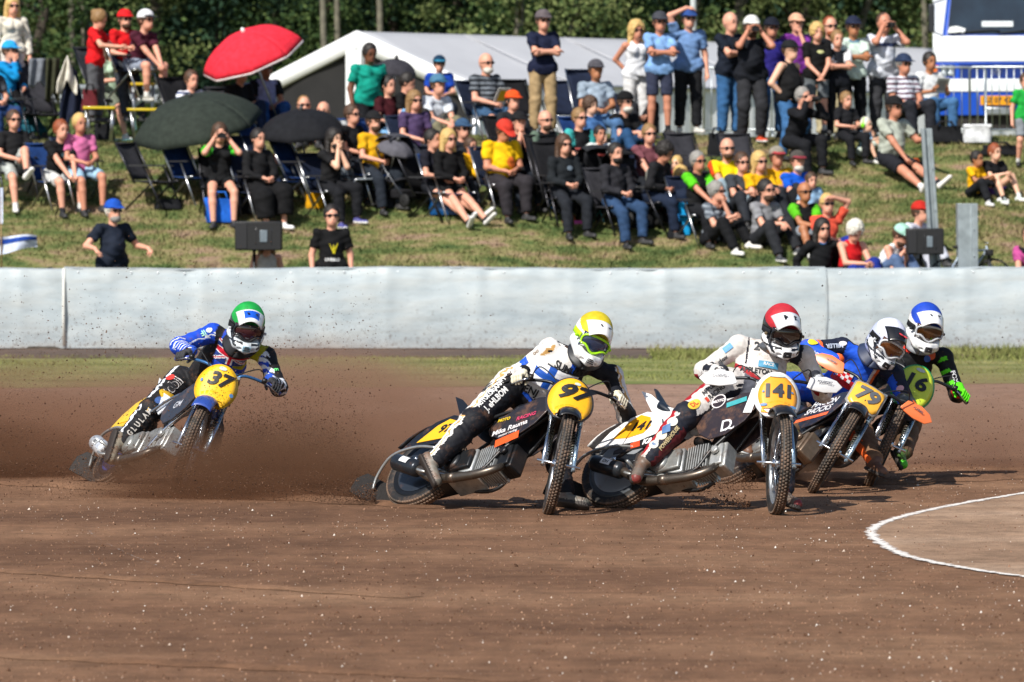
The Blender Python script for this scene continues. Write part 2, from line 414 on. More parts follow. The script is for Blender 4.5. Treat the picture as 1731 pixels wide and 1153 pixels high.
def track_nodes(light):
    def f(n, b, new, L):
        tc = new('ShaderNodeTexCoord')
        a = new('ShaderNodeTexNoise'); a.inputs['Scale'].default_value = 0.35; a.inputs['Detail'].default_value = 5
        mp = new('ShaderNodeMapping'); mp.inputs['Scale'].default_value = (0.8, 1.6, 1); L(tc.outputs['Object'], mp.inputs[0]); L(mp.outputs[0], a.inputs['Vector'])
        c1 = ramp(n, [(0.30, '#70523e' if not light else '#967962'), (0.5, '#86644c' if not light else '#ab8d74'), (0.7, '#99765b' if not light else '#c4a890')], a.outputs['Fac'], new, L)
        # tyre ruts: noise stretched along the riding line
        mp2 = new('ShaderNodeMapping'); mp2.inputs['Scale'].default_value = (0.35, 5.0, 1); mp2.inputs['Rotation'].default_value = (0, 0, 0.16)
        L(tc.outputs['Object'], mp2.inputs[0])
        r = new('ShaderNodeTexNoise'); r.inputs['Scale'].default_value = 1.0; r.inputs['Detail'].default_value = 6; r.inputs['Roughness'].default_value = 0.6
        L(mp2.outputs[0], r.inputs['Vector'])
        rr = new('ShaderNodeMapRange'); rr.inputs['From Min'].default_value = 0.36; rr.inputs['From Max'].default_value = 0.62; rr.inputs['To Min'].default_value = 0.88; rr.inputs['To Max'].default_value = 1.05
        L(r.outputs['Fac'], rr.inputs['Value'])
        v = new('ShaderNodeVectorMath'); v.operation = 'SCALE'; L(c1, v.inputs[0]); L(rr.outputs[0], v.inputs['Scale'])
        # crumbs: fine grain
        g = new('ShaderNodeTexNoise'); g.inputs['Scale'].default_value = 45; g.inputs['Detail'].default_value = 6; g.inputs['Roughness'].default_value = 0.8
        L(tc.outputs['Object'], g.inputs['Vector'])
        gr = new('ShaderNodeMapRange'); gr.inputs['From Min'].default_value = 0.3; gr.inputs['From Max'].default_value = 0.7; gr.inputs['To Min'].default_value = 0.84; gr.inputs['To Max'].default_value = 1.16
        L(g.outputs['Fac'], gr.inputs['Value'])
        v2 = new('ShaderNodeVectorMath'); v2.operation = 'SCALE'; L(v.outputs[0], v2.inputs[0]); L(gr.outputs[0], v2.inputs['Scale'])
        # drier, paler soil far from the racing line
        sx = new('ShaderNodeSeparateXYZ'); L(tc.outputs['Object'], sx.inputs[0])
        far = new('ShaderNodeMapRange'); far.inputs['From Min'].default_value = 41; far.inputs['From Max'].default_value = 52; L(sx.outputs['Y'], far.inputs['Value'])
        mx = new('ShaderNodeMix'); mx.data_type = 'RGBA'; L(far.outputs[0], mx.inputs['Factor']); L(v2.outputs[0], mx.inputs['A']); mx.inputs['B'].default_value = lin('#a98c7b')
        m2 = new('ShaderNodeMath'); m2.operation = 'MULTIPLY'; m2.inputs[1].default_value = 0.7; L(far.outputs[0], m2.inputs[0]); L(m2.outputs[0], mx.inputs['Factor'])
        # clumps of freshly turned, darker soil
        cl = new('ShaderNodeTexNoise'); cl.inputs['Scale'].default_value = 3.2; cl.inputs['Detail'].default_value = 9; cl.inputs['Roughness'].default_value = 0.78
        mp5 = new('ShaderNodeMapping'); mp5.inputs['Scale'].default_value = (1, .6, 1); L(tc.outputs['Object'], mp5.inputs[0]); L(mp5.outputs[0], cl.inputs['Vector'])
        cr = new('ShaderNodeMapRange'); cr.inputs['From Min'].default_value = .40; cr.inputs['From Max'].default_value = .60; cr.inputs['To Min'].default_value = .72; cr.inputs['To Max'].default_value = 1.10; L(cl.outputs['Fac'], cr.inputs['Value'])
        v6 = new('ShaderNodeVectorMath'); v6.operation = 'SCALE'; L(mx.outputs['Result'], v6.inputs[0]); L(cr.outputs[0], v6.inputs['Scale'])
        L(v6.outputs[0], b.inputs['Base Color'])
        b.inputs['Roughness'].default_value = 0.95; b.inputs['Specular IOR Level'].default_value = 0.15
        bp = new('ShaderNodeBump'); bp.inputs['Strength'].default_value = 0.8; bp.inputs['Distance'].default_value = 0.02
        L(g.outputs['Fac'], bp.inputs['Height']); L(bp.outputs[0], b.inputs['Normal'])
    return f
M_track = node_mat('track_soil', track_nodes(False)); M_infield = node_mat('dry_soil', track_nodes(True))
def vcol_grass(name, stops, sc=3.0, island=False):
    def f(n, b, new, L):
        tc = new('ShaderNodeTexCoord'); a = new('ShaderNodeTexNoise'); a.inputs['Scale'].default_value = sc; a.inputs['Detail'].default_value = 7; a.inputs['Roughness'].default_value = .65
        mp = new('ShaderNodeMapping'); mp.inputs['Scale'].default_value = (0.45, 1.0, 1.0); L(tc.outputs['Object'], mp.inputs[0]); L(mp.outputs[0], a.inputs['Vector'])
        c = ramp(n, stops, a.outputs['Fac'], new, L)
        if island:
            g = new('ShaderNodeNewGeometry'); mr = new('ShaderNodeMapRange'); mr.inputs['To Min'].default_value = .7; mr.inputs['To Max'].default_value = 1.3
            L(g.outputs['Random Per Island'], mr.inputs['Value'])
            v = new('ShaderNodeVectorMath'); v.operation = 'SCALE'; L(c, v.inputs[0]); L(mr.outputs[0], v.inputs['Scale']); c = v.outputs[0]
        L(c, b.inputs['Base Color']); b.inputs['Roughness'].default_value = .8; b.inputs['Specular IOR Level'].default_value = .2
    return node_mat(name, f)
GR = [(0.30, '#344726'), (0.40, '#4f5f34'), (0.49, '#6d7044'), (0.56, '#857b56'), (0.64, '#8e7864')]
M_grass = vcol_grass('bank_grass', GR); M_blade = vcol_grass('grass_blades', GR, island=True)
GR2 = [(0.34, '#5f6a34'), (0.5, '#757a44'), (0.62, '#8c8858'), (0.72, '#988a64')]
M_strip = vcol_grass('strip_grass', GR2, 1.2); M_blade2 = vcol_grass('strip_blades', GR2, 1.2, True)

# ground: one sheet to the horizon, the bank rising behind the barrier
def axis(lst): return sorted(set(lst))
xs = axis([-600, -200, -60, -20] + [round(-14 + i * .5, 3) for i in range(57)] + [20, 60, 200, 600])
ys = axis([-40, 0, 10, 18, 30, 45, 60, 68, 70.2] + [70.6, 71.1, 71.6, 71.9, 72.2, 72.5, 72.8, 73.2] + [73.6 + .4 * i for i in range(11)] + [78 + i for i in range(22)] + [104, 115, 140, 160, 220, 400, 900])
V = [(x, y, ground_z(x, y)) for y in ys for x in xs]; nx = len(xs)
F = [(j * nx + i, j * nx + i + 1, (j + 1) * nx + i + 1, (j + 1) * nx + i) for j in range(len(ys) - 1) for i in range(nx - 1)]
gm = [0 if ys[(f[0] // nx)] < 70.2 else 1 for f in F]
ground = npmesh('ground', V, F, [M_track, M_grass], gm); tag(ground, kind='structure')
# infield soil right of the white line, the grass verge by the barrier
LINE = [G(1990, 800), G(1850, 818), G(1731, 835), G(1640, 850), G(1560, 866), G(1505, 881), G(1478, 893), G(1474, 906), G(1490, 920), G(1525, 938), G(1570, 950), G(1650, 965), G(1731, 976), G(1850, 990), G(2000, 1005)]
def smooth_pts(pts, n=8):
    out = []
    for i in range(len(pts) - 1):
        p0, p1, p2, p3 = pts[max(i - 1, 0)], pts[i], pts[i + 1], pts[min(i + 2, len(pts) - 1)]
        for k in range(n):
            t = k / n
            out.append(0.5 * ((2 * p1) + (p2 - p0) * t + (2 * p0 - 5 * p1 + 4 * p2 - p3) * t * t + (3 * p1 - p0 - 3 * p2 + p3) * t ** 3))
    return out + [pts[-1]]
LP = smooth_pts(LINE)
def chalk_nodes(n, b, new, L):
    tc = new('ShaderNodeTexCoord'); a = new('ShaderNodeTexNoise'); a.inputs['Scale'].default_value = 14; a.inputs['Detail'].default_value = 9; a.inputs['Roughness'].default_value = .8
    L(tc.outputs['Object'], a.inputs['Vector'])
    b.inputs['Base Color'].default_value = lin('#dcd6cf'); b.inputs['Roughness'].default_value = .95
    at = new('ShaderNodeAttribute'); at.attribute_name = 'wear'
    s = new('ShaderNodeMath'); s.operation = 'ADD'; L(a.outputs['Fac'], s.inputs[0]); L(at.outputs['Fac'], s.inputs[1])
    r = new('ShaderNodeMapRange'); r.inputs['From Min'].default_value = .50; r.inputs['From Max'].default_value = .62; L(s.outputs[0], r.inputs['Value']); L(r.outputs[0], b.inputs['Alpha'])
M_chalk = node_mat('chalk', chalk_nodes)
def ribbon(name, pts, wid, z, m, wear):
    vs = []; wv = []; prof = [(-1.0, -0.3), (-.6, 0.1), (0, 0.28), (.6, 0.1), (1.0, -0.3)]
    for i, p in enumerate(pts):
        t = (pts[min(i + 1, len(pts) - 1)] - pts[max(i - 1, 0)]).normalized(); nn = Vector((-t.y, t.x, 0))
        for s, w_ in prof: vs.append(p + nn * s * wid * (1 + .2 * math.sin(i * 1.7)) + Vector((0, 0, z))); wv.append(w_ + wear)
    k = 5; fs = [(i * k + j, i * k + j + 1, (i + 1) * k + j + 1, (i + 1) * k + j) for i in range(len(pts) - 1) for j in range(k - 1)]
    o = npmesh(name, vs, fs, m); at = o.data.attributes.new('wear', 'FLOAT', 'POINT'); at.data.foreach_set('value', wv); return o
o = ribbon('chalk_line', LP, 0.070, 0.008, M_chalk, -0.09); tag(o, 'white chalk line curving round the paler inside of the track', 'line marking', kind='structure')
o = ribbon('chalk_mark', smooth_pts([G(146, 893), G(160, 908), G(200, 930), G(250, 952), G(300, 968), G(345, 977)]), .035, .008, M_chalk, -0.30); tag(o, kind='structure')
iv = [(p.x, p.y, .004) for p in LP]
me = bpy.data.meshes.new('infield'); me.from_pydata(iv, [], [tuple(range(len(iv) - 1, -1, -1))]); infield = finish(me, 'infield', M_infield, None); tag(infield, kind='structure')
sv = [(x, 57.2 + .5 * math.sin(x * .35) + .25 * math.sin(x * 1.3) if j == 0 else 66.8 + .5 * math.sin(x * .9) + .3 * math.sin(x * 2.7), .004) for j in (0, 1) for x in np.linspace(-40, 40, 161)]
strip = npmesh('grass_verge', sv, [(i, i + 1, 162 + i, 161 + i) for i in range(160)], M_strip); tag(strip, kind='structure')
# blades
def blades(name, n, region, hgt, wid, m, label):
    x0, x1, y0, y1 = region
    X = rng.uniform(x0, x1, n); Y = rng.uniform(y0, y1, n)
    Z = np.array([ground_z(a, b) for a, b in zip(X, Y)])
    pat = np.sin(X * 1.3 + np.sin(Y * 2.1)) * np.sin(Y * 1.9 + X * .7)
    H = hgt * rng.uniform(.35, 1.0, n) * (1 + .45 * pat); A = rng.uniform(0, PI, n); W = wid * rng.uniform(.6, 1.4, n)
    lx, ly = rng.normal(0, .5, n) * H, rng.normal(0, .5, n) * H
    dx, dy = np.cos(A) * W, np.sin(A) * W
    Vv = np.stack([np.stack([X - dx, Y - dy, Z - .01], 1), np.stack([X + dx, Y + dy, Z - .01], 1), np.stack([X + lx, Y + ly, Z + H], 1)], 1).reshape(-1, 3)
    o = npmesh(name, Vv, np.arange(3 * n).reshape(-1, 3), m, smooth=False); tag(o, label, 'grass', kind='stuff'); return o
mb = MB(); mb.grid(lambda u, v: Vector((-40 + 80 * u, 66.5 + 3.3 * v + .35 * math.sin(u * 70) * (1 - v), .0045)), 160, 2)
tag(mb.build('soil_verge', mat('dark_soil', '#544338', .95, var=.45, scale=3, bump=.4)), kind='structure')  # darker brown strip between the grass verge and the barrier
blades('bank_grass', 230000, (-10, 10, 71.9, 82), .06, .013, M_blade, 'short patchy green and straw grass covering the spectator bank')
blades('verge_grass', 30000, (-7.5, 7.5, 58.6, 67.2), .03, .012, M_blade2, 'thin green grass strip at the foot of the barrier')
blades('rough_grass', 6000, (1.8, 7.5, 65.5, 69.2), .13, .012, M_blade2, 'tall dry grass tufts along the barrier foot')

# loose stones and crumbs on the track
def crumbs(name, pts, size, mats, mi, label, cat='stones', kind='stuff', stretch=None):
    n = len(pts); base = np.array([(1, 0, -.35), (-.5, .87, -.35), (-.5, -.87, -.35), (.1, .1, .8), (-.3, .2, -.8)], float)
    fs = np.array([(0, 1, 3), (1, 2, 3), (2, 0, 3), (1, 0, 4), (2, 1, 4), (0, 2, 4)])
    a = rng.uniform(0, 2 * PI, n); ca, sa = np.cos(a), np.sin(a); el = rng.uniform(.6, 1.5, (n, 5, 1))
    b = np.repeat(base[None], n, 0) * el
    R = np.zeros((n, 3, 3)); R[:, 0, 0] = ca; R[:, 0, 1] = -sa; R[:, 1, 0] = sa; R[:, 1, 1] = ca; R[:, 2, 2] = 1
    b = np.einsum('nij,nkj->nki', R, b) * np.asarray(size)[:, None, None]
    if stretch is not None: b = b * np.asarray(stretch)[None, None, :]
    Vv = (b + np.asarray(pts)[:, None, :]).reshape(-1, 3)
    Ff = (fs[None] + (np.arange(n) * 5)[:, None, None]).reshape(-1, 3)
    o = npmesh(name, Vv, Ff, mats, np.repeat(mi, 6), smooth=False)
    if label: tag(o, label, cat)
    return tag(o, kind=kind)
def clod_nodes(n, b, new, L):
    g = new('ShaderNodeNewGeometry'); c = ramp(n, [(0, '#4d372a'), (.5, '#7a5a47'), (1, '#a3826a')], g.outputs['Random Per Island'], new, L)
    L(c, b.inputs['Base Color']); b.inputs['Roughness'].default_value = .95; b.inputs['Specular IOR Level'].default_value = .1
M_clod = node_mat('soil_clods', clod_nodes)
def stone_nodes(n, b, new, L):
    g = new('ShaderNodeNewGeometry'); c = ramp(n, [(0, '#8a715e'), (.45, '#b79f8a'), (.8, '#d8cdbf'), (1, '#f0ece4')], g.outputs['Random Per Island'], new, L)
    L(c, b.inputs['Base Color']); b.inputs['Roughness'].default_value = .7
M_stone = node_mat('pale_stones', stone_nodes)
n = 30000; Y = 21 + 36 * rng.random(n) ** 1.3; X = rng.uniform(-1, 1, n) * Y * .112
sz = np.abs(rng.normal(0, .0034, n)) + .0015
crumbs('loose_soil', np.stack([X, Y, sz * .4], 1), sz, [M_clod], np.zeros(n, int), 'fine loose brown crumbs scattered over the track', 'soil')
n = 6000; Y = 21 + 30 * rng.random(n) ** 1.2; X = rng.uniform(-1, 1, n) * Y * .112
k = rng.random(n) < .5; X = np.where(k & (rng.random(n) < .45), rng.uniform(1.2, 4.5, n), X)
sz = rng.exponential(.0019, n) + .0012
crumbs('pale_stones', np.stack([X, Y, sz * .4], 1), sz, [M_stone], np.zeros(n, int), 'small pale stones scattered over the brown track', 'stones')
# ridges of thrown soil
def ridge(name, a, b, w_, h_, nseg=60):
    vs = []; a, b = Vector(a), Vector(b); t = (b - a).normalized(); nn = Vector((-t.y, t.x, 0))
    for i in range(nseg + 1):
        p = a.lerp(b, i / nseg); e = math.sin(PI * i / nseg) ** .5
        for s in np.linspace(-1, 1, 9):
            hh = h_ * e * (1 - s * s) * (1 + .5 * math.sin(i * .9 + s * 3) * math.sin(i * 2.3)) 
            vs.append(p + nn * s * w_ * (1 + .2 * math.sin(i * .8)) + Vector((0, 0, .003 + max(0, hh))))
    fs = [(i * 9 + j, (i + 1) * 9 + j, (i + 1) * 9 + j + 1, i * 9 + j + 1) for i in range(nseg) for j in range(8)]
    o = npmesh(name, vs, fs, M_track); tag(o, kind='structure')
ridge('soil_ridge', G(-60, 812), G(760, 858), .22, .035)
ridge('soil_ridge', G(980, 835), G(1900, 800), .25, .03)
ridge('soil_ridge', G(-80, 960), G(700, 1010), .10, .012)
ridge('soil_ridge', G(-80, 1105), G(900, 1150), .12, .015)

# ------------------------------------------------------------------ air barrier
def vinyl(n, b, new, L):
    tc = new('ShaderNodeTexCoord'); mp = new('ShaderNodeMapping'); mp.inputs['Scale'].default_value = (1.2, 1, 2.5); L(tc.outputs['Object'], mp.inputs[0])
    a = new('ShaderNodeTexNoise'); a.inputs['Scale'].default_value = 1.4; a.inputs['Detail'].default_value = 6; L(mp.outputs[0], a.inputs['Vector'])
    c = ramp(n, [(.3, '#9fabb1'), (.5, '#afb9bd'), (.7, '#bac1c2')], a.outputs['Fac'], new, L)
    # splashed soil, thicker low down
    s = new('ShaderNodeTexNoise'); s.inputs['Scale'].default_value = 24; s.inputs['Detail'].default_value = 3; s.inputs['Roughness'].default_value = .7; L(tc.outputs['Object'], s.inputs['Vector'])
    sx = new('ShaderNodeSeparateXYZ'); L(tc.outputs['Object'], sx.inputs[0])
    z = new('ShaderNodeMapRange'); z.inputs['From Min'].default_value = 0; z.inputs['From Max'].default_value = .9; z.inputs['To Min'].default_value = .57; z.inputs['To Max'].default_value = .70; L(sx.outputs['Z'], z.inputs['Value'])
    gt = new('ShaderNodeMath'); gt.operation = 'SUBTRACT'; L(s.outputs['Fac'], gt.inputs[0]); L(z.outputs[0], gt.inputs[1])
    gm_ = new('ShaderNodeMapRange'); gm_.inputs['From Min'].default_value = 0; gm_.inputs['From Max'].default_value = .04; gm_.inputs['To Max'].default_value = .6; L(gt.outputs[0], gm_.inputs['Value'])
    # streaks and dirt films
    st = new('ShaderNodeTexNoise'); st.inputs['Scale'].default_value = 1; st.inputs['Detail'].default_value = 8; mp3 = new('ShaderNodeMapping'); mp3.inputs['Scale'].default_value = (.6, 1, 9); L(tc.outputs['Object'], mp3.inputs[0]); L(mp3.outputs[0], st.inputs['Vector'])
    sr = new('ShaderNodeMapRange'); sr.inputs['From Min'].default_value = .5; sr.inputs['From Max'].default_value = .75; sr.inputs['To Max'].default_value = .35; L(st.outputs['Fac'], sr.inputs['Value'])
    m0 = new('ShaderNodeMix'); m0.data_type = 'RGBA'; L(sr.outputs[0], m0.inputs['Factor']); L(c, m0.inputs['A']); m0.inputs['B'].default_value = lin('#a39e93')
    m1 = new('ShaderNodeMix'); m1.data_type = 'RGBA'; L(gm_.outputs[0], m1.inputs['Factor']); L(m0.outputs['Result'], m1.inputs['A']); m1.inputs['B'].default_value = lin('#5e4a3c')
    L(m1.outputs['Result'], b.inputs['Base Color']); b.inputs['Roughness'].default_value = .45; b.inputs['Specular IOR Level'].default_value = .3
    bp = new('ShaderNodeBump'); bp.inputs['Strength'].default_value = .5; bp.inputs['Distance'].default_value = .05; L(a.outputs['Fac'], bp.inputs['Height']); L(bp.outputs[0], b.inputs['Normal'])
M_vinyl = node_mat('grey_vinyl', vinyl); M_dark = mat('dark_strip', '#4a443c', .9, var=.4, scale=8); M_hem = mat('white_webbing', '#d9d9d2', .7)
WY = 70.0
def barrier(x0, x1, label, seed, hem=True):
    t = thing('air_barrier', label, 'barrier', Vector(((x0 + x1) / 2, WY, 0)), 'air barrier panels along the outside of the track')
    cx = (x0 + x1) / 2; nu = max(8, int((x1 - x0) / .05)); mb = MB(); r = random.Random(seed); ph = [r.uniform(0, 6) for _ in range(6)]
    W_ = x1 - x0
    def crease(u, v): return .010 * math.sin(u * W_ * 17 + v * 3 + ph[4]) * max(0, v - .35) ** 1.2 + .012 * math.exp(-((u * W_ * .8 % 1) - .5) ** 2 * 300) * (.4 + v)
    def sag(u): return 0.012 * math.sin(u * W_ * 1.1 + ph[0]) + .008 * abs(math.sin(u * W_ * 2.9))
    def front(u, v):
        x = -W_ / 2 + u * W_ + .004; z = .015 + v * (1.075 - sag(u))
        y = -.06 * math.sin(PI * v) ** .7 * (1 - .5 * abs(2 * u - 1) ** 8) + .012 * math.sin(u * W_ * 3.1 + ph[1] + 2 * math.sin(v * 3)) * math.sin(v * 4 + ph[2]) + .008 * math.sin(u * W_ * 9 + v * 5 + ph[3]) * v ** 2 - crease(u, v)
        return Vector((x, y, z))
    mb.grid(front, nu, 14)
    for k in range(int(W_ / .36)): mb.ell((-W_ / 2 + .2 + k * .36, -.012, 1.09 - sag((.2 + k * .36) / W_) - .045), (.014, .008, .014), mi=1, nu=8, nv=5)
    mb.build('vinyl_cover', [M_vinyl, mat('eyelet', '#e9ecee', .3, .6)], t)
    mb = MB(); mb.grid(lambda u, v: Vector((-W_ / 2 + u * W_ + .004, v * .38, .015 + 1.075 - sag(u) + .02 * math.sin(PI * v))), nu, 5)
    mb.grid(lambda u, v: Vector((-W_ / 2 + u * W_ + .004, .385, .015 + v * 1.07)), 4, 4); mb.build('top_cover', M_vinyl, t)
    mb = MB(); mb.grid(lambda u, v: Vector((-W_ / 2 + u * W_, .02 + .02 * math.sin(u * W_ * 4), -.02 + v * .06)), nu, 2); mb.build('ground_skirt', M_dark, t)
    mb = MB(); wr_ = .022 if hem else .006; mb.tube([(-W_ / 2 + .012, -.03, .06), (-W_ / 2 + .01, -.075, .5), (-W_ / 2 + .012, -.045, .9), (-W_ / 2 + .01, .0, 1.095)], wr_, 6); mb.build('seam_webbing', M_hem if hem else M_vinyl, t)
xj = (107 - IW / 2) / FPX * WY
barrier(xj - 6.2, xj, 'grey inflatable barrier panel left of the white seam, spattered with soil', 1)
barrier(xj, (1395 - IW / 2) / FPX * WY, 'long pale grey inflatable barrier panel behind the riders', 2)
barrier((1395 - IW / 2) / FPX * WY, 8.5, 'bluish grey inflatable barrier panel at the right end of the photo', 3, False)

# ------------------------------------------------------------------ forest
def leaf_nodes(stops):
    def f(n, b, new, L):
        g = new('ShaderNodeNewGeometry'); tc = new('ShaderNodeTexCoord')
        a = new('ShaderNodeTexNoise'); a.inputs['Scale'].default_value = .8; a.inputs['Detail'].default_value = 3; L(tc.outputs['Object'], a.inputs['Vector'])
        m = new('ShaderNodeMath'); m.operation = 'MULTIPLY_ADD'; L(g.outputs['Random Per Island'], m.inputs[0]); m.inputs[1].default_value = .5; 
        m2 = new('ShaderNodeMath'); m2.operation = 'MULTIPLY'; m2.inputs[1].default_value = .6; L(a.outputs['Fac'], m2.inputs[0]); L(m2.outputs[0], m.inputs[2])
        L(ramp(n, stops, m.outputs[0], new, L), b.inputs['Base Color']); b.inputs['Roughness'].default_value = .9; b.inputs['Specular IOR Level'].default_value = .1
    return f
LV = [node_mat('leaves', leaf_nodes([(.1, '#22351b'), (.5, '#3c5130'), (.8, '#5a6c3e'), (1, '#707c4c')])), node_mat('leaves', leaf_nodes([(.1, '#44532e'), (.5, '#626f42'), (.8, '#7c8454'), (1, '#8f9262')])),
      node_mat('needles', leaf_nodes([(.1, '#142218'), (.5, '#22352a'), (.9, '#37503a')]))]
M_bark = mat('bark', '#4a4238', .9, var=.35, scale=6, bump=.5); M_birch = mat('birch_bark', '#6f6b5c', .8, var=.5, scale=5)
def crown_mesh(seed, conifer, n=9000, Ht=11.0, spread=3.0):
    r = np.random.default_rng(seed); nc = 95
    zc = r.uniform(.05, 1, nc); 
    rr = (spread * (1 - zc) ** .7 + .3 if conifer else spread * np.sin(PI * np.clip(zc * .85 + .15, 0, 1)) ** .6 + .2) * r.uniform(.45, 1.05, nc)
    th = r.uniform(0, 2 * PI, nc); cen = np.stack([np.cos(th) * rr, np.sin(th) * rr, zc * Ht], 1)
    pick = r.integers(0, nc, n); cs = r.uniform(.35, .9, nc)
    p = cen[pick] + r.normal(0, 1, (n, 3)) * (cs[pick][:, None] * np.array([.55, .55, .38]))
    d1 = r.normal(0, 1, (n, 3)); d1 /= np.linalg.norm(d1, axis=1)[:, None]; d2 = np.cross(d1, r.normal(0, 1, (n, 3))); d2 /= np.linalg.norm(d2, axis=1)[:, None]
    s1 = r.uniform(.035, .080, n)[:, None]; s2 = s1 * r.uniform(.45, .9, n)[:, None]
    Vv = np.stack([p - d1 * s1, p + d2 * s2, p + d1 * s1, p - d2 * s2], 1).reshape(-1, 3)
    return Vv, np.arange(4 * n).reshape(-1, 4)
protos = []
def make_tree(kind, x, y, label, name, sc, group):
    Ht = 12.5; t = thing(name, label, 'tree', Vector((x, y, ground_z(x, y) - .05)), group)
    mb = MB(); r = random.Random(int(x * 10 + y)); pts = [Vector((r.uniform(-.1, .1) * k, r.uniform(-.1, .1) * k, k * 1.6)) for k in range(8)]
    mb.tube(pts, [.17 * (1 - k / 9.5) for k in range(8)], 9)
    for k in range(2, 8):
        a = r.uniform(0, 6.28); p = pts[k]; l_ = r.uniform(1, 2.2)
        mb.tube([p, p + Vector((math.cos(a) * l_ * .5, math.sin(a) * l_ * .5, .5)), p + Vector((math.cos(a) * l_, math.sin(a) * l_, .8))], [.05, .035, .012], 5)
    mb.build('trunk', [M_birch if kind == 1 else M_bark], t)
    cv, cf = crown_mesh(int(x * 7) + kind * 31 + 400, kind == 2, 17000, Ht, 2.6 if kind != 2 else 2.1)
    npmesh('crown', cv, cf, [LV[kind]], None, t, False); t.scale = (sc, sc, sc); return t
kinds = ['leafy_tree', 'birch_tree', 'conifer_tree']
KL = ['dark green leafy tree', 'light olive birch tree', 'dark needle tree']
spots = []
xx = -13.0; i = 0
places = ['at the left edge', 'behind the seated woman in mint', 'beside the pale trunk', 'above the maroon shirt man', 'left of the red parasol', 'above the red parasol', 'left of the tent peak', 'above the tent peak', 'above the tent ridge', 'above the navy shirt man', 'right of the navy shirt man', 'above the curly blonde woman', 'behind the flag pole', 'above the bald man in navy', 'above the boy in black', 'above the filming man', 'left of the truck', 'behind the truck cab', 'at the right edge']
for i in range(19):
    x = (-40 + i * 100 - IW / 2) / FPX * (122 + (i * 37) % 9); y = 122 + (i * 37) % 9
    k = [0, 0, 1, 2, 2, 0, 0, 2, 0, 1, 0, 2, 1, 1, 0, 1, 1, 1, 0][i]
    make_tree(k, x, y, KL[k] + ' of the wood, ' + places[i], kinds[k], .9 + .15 * ((i * 13) % 5) / 4, 'trees along the edge of the wood')
# pale grey birch trunks among the trees
for px, y, lb in ((121, 123.5, 'pale grey bare trunk standing in the wood near the left edge'), (546, 121, 'thin grey trunk in the wood left of the tent peak'), (570, 124, 'thin leaning grey trunk just left of the tent peak'), (642, 122, 'thin grey trunk in the wood above the tent roof'), (1563, 123, 'pale birch trunk in the wood left of the truck')):
    mb = MB(); x = (px - IW / 2) / FPX * y; mb.tube([(0, 0, 0), (.05, 0, 3), (-.03, 0, 6), (.08, 0, 10)], [.085, .08, .07, .04], 10)
    mb.tube([(-.03, 0, 6), (.5, 0, 7.2), (.8, 0, 8.5)], [.05, .04, .02], 6)
    tr = thing('birch_tree', lb, 'tree', Vector((x, y, ground_z(x, y))), 'bare pale trunks'); mb.build('trunk', M_birch, tr)
    cv, cf = crown_mesh(int(px), False, 2500, 4.0, 1.6); cv = cv + np.array([0, 0, 7.5]); npmesh('crown', cv, cf, [LV[1]], None, tr, False)
# the wood behind as one mass
n = 60000; X = rng.uniform(-24, 24, n); Y = rng.uniform(133, 146, n); Z = rng.uniform(1, 15, n)
Z = np.minimum(Z, 12 + 2 * np.sin(X * .6)); pn = np.stack([X, Y, Z], 1)
d1 = rng.normal(0, 1, (n, 3)); d1 /= np.linalg.norm(d1, axis=1)[:, None]; d2 = np.cross(d1, rng.normal(0, 1, (n, 3))); d2 /= np.linalg.norm(d2, axis=1)[:, None]; s1 = rng.uniform(.12, .3, n)[:, None]
Vv = np.stack([pn - d1 * s1, pn + d2 * s1 * .6, pn + d1 * s1, pn - d2 * s1 * .6], 1).reshape(-1, 3)
o = npmesh('wood', Vv, np.arange(4 * n).reshape(-1, 4), [LV[0], LV[2]], rng.integers(0, 2, n), smooth=False); tag(o, 'dark far wood filling in behind the front row of trees', 'woodland', kind='stuff')
# low shrubs at the foot of the wood
n = 22000; X = rng.uniform(-14, 14, n); Y = rng.uniform(112, 119, n); Z = 1.4 + np.abs(rng.normal(0, .8, n)) * (1 + .5 * np.sin(X * 1.1)); pn = np.stack([X, Y, Z], 1)
d1 = rng.normal(0, 1, (n, 3)); d1 /= np.linalg.norm(d1, axis=1)[:, None]; d2 = np.cross(d1, rng.normal(0, 1, (n, 3))); d2 /= np.linalg.norm(d2, axis=1)[:, None]; s1 = rng.uniform(.05, .12, n)[:, None]
Vv = np.stack([pn - d1 * s1, pn + d2 * s1 * .6, pn + d1 * s1, pn - d2 * s1 * .6], 1).reshape(-1, 3)
o = npmesh('undergrowth', Vv, np.arange(4 * n).reshape(-1, 4), [LV[1]], None, smooth=False); tag(o, 'bright olive undergrowth at the foot of the wood', 'bushes', kind='stuff')
# dark backdrop hill behind the wood so no sky shows between the leaves
mb = MB(); mb.grid(lambda u, v: Vector((-60 + 120 * u, 150 + 30 * v, 1.4 + 22 * math.sin(v * PI / 2) + 2 * math.sin(u * 17))), 40, 8)
tag(mb.build('wooded_hill', LV[2]), kind='structure')

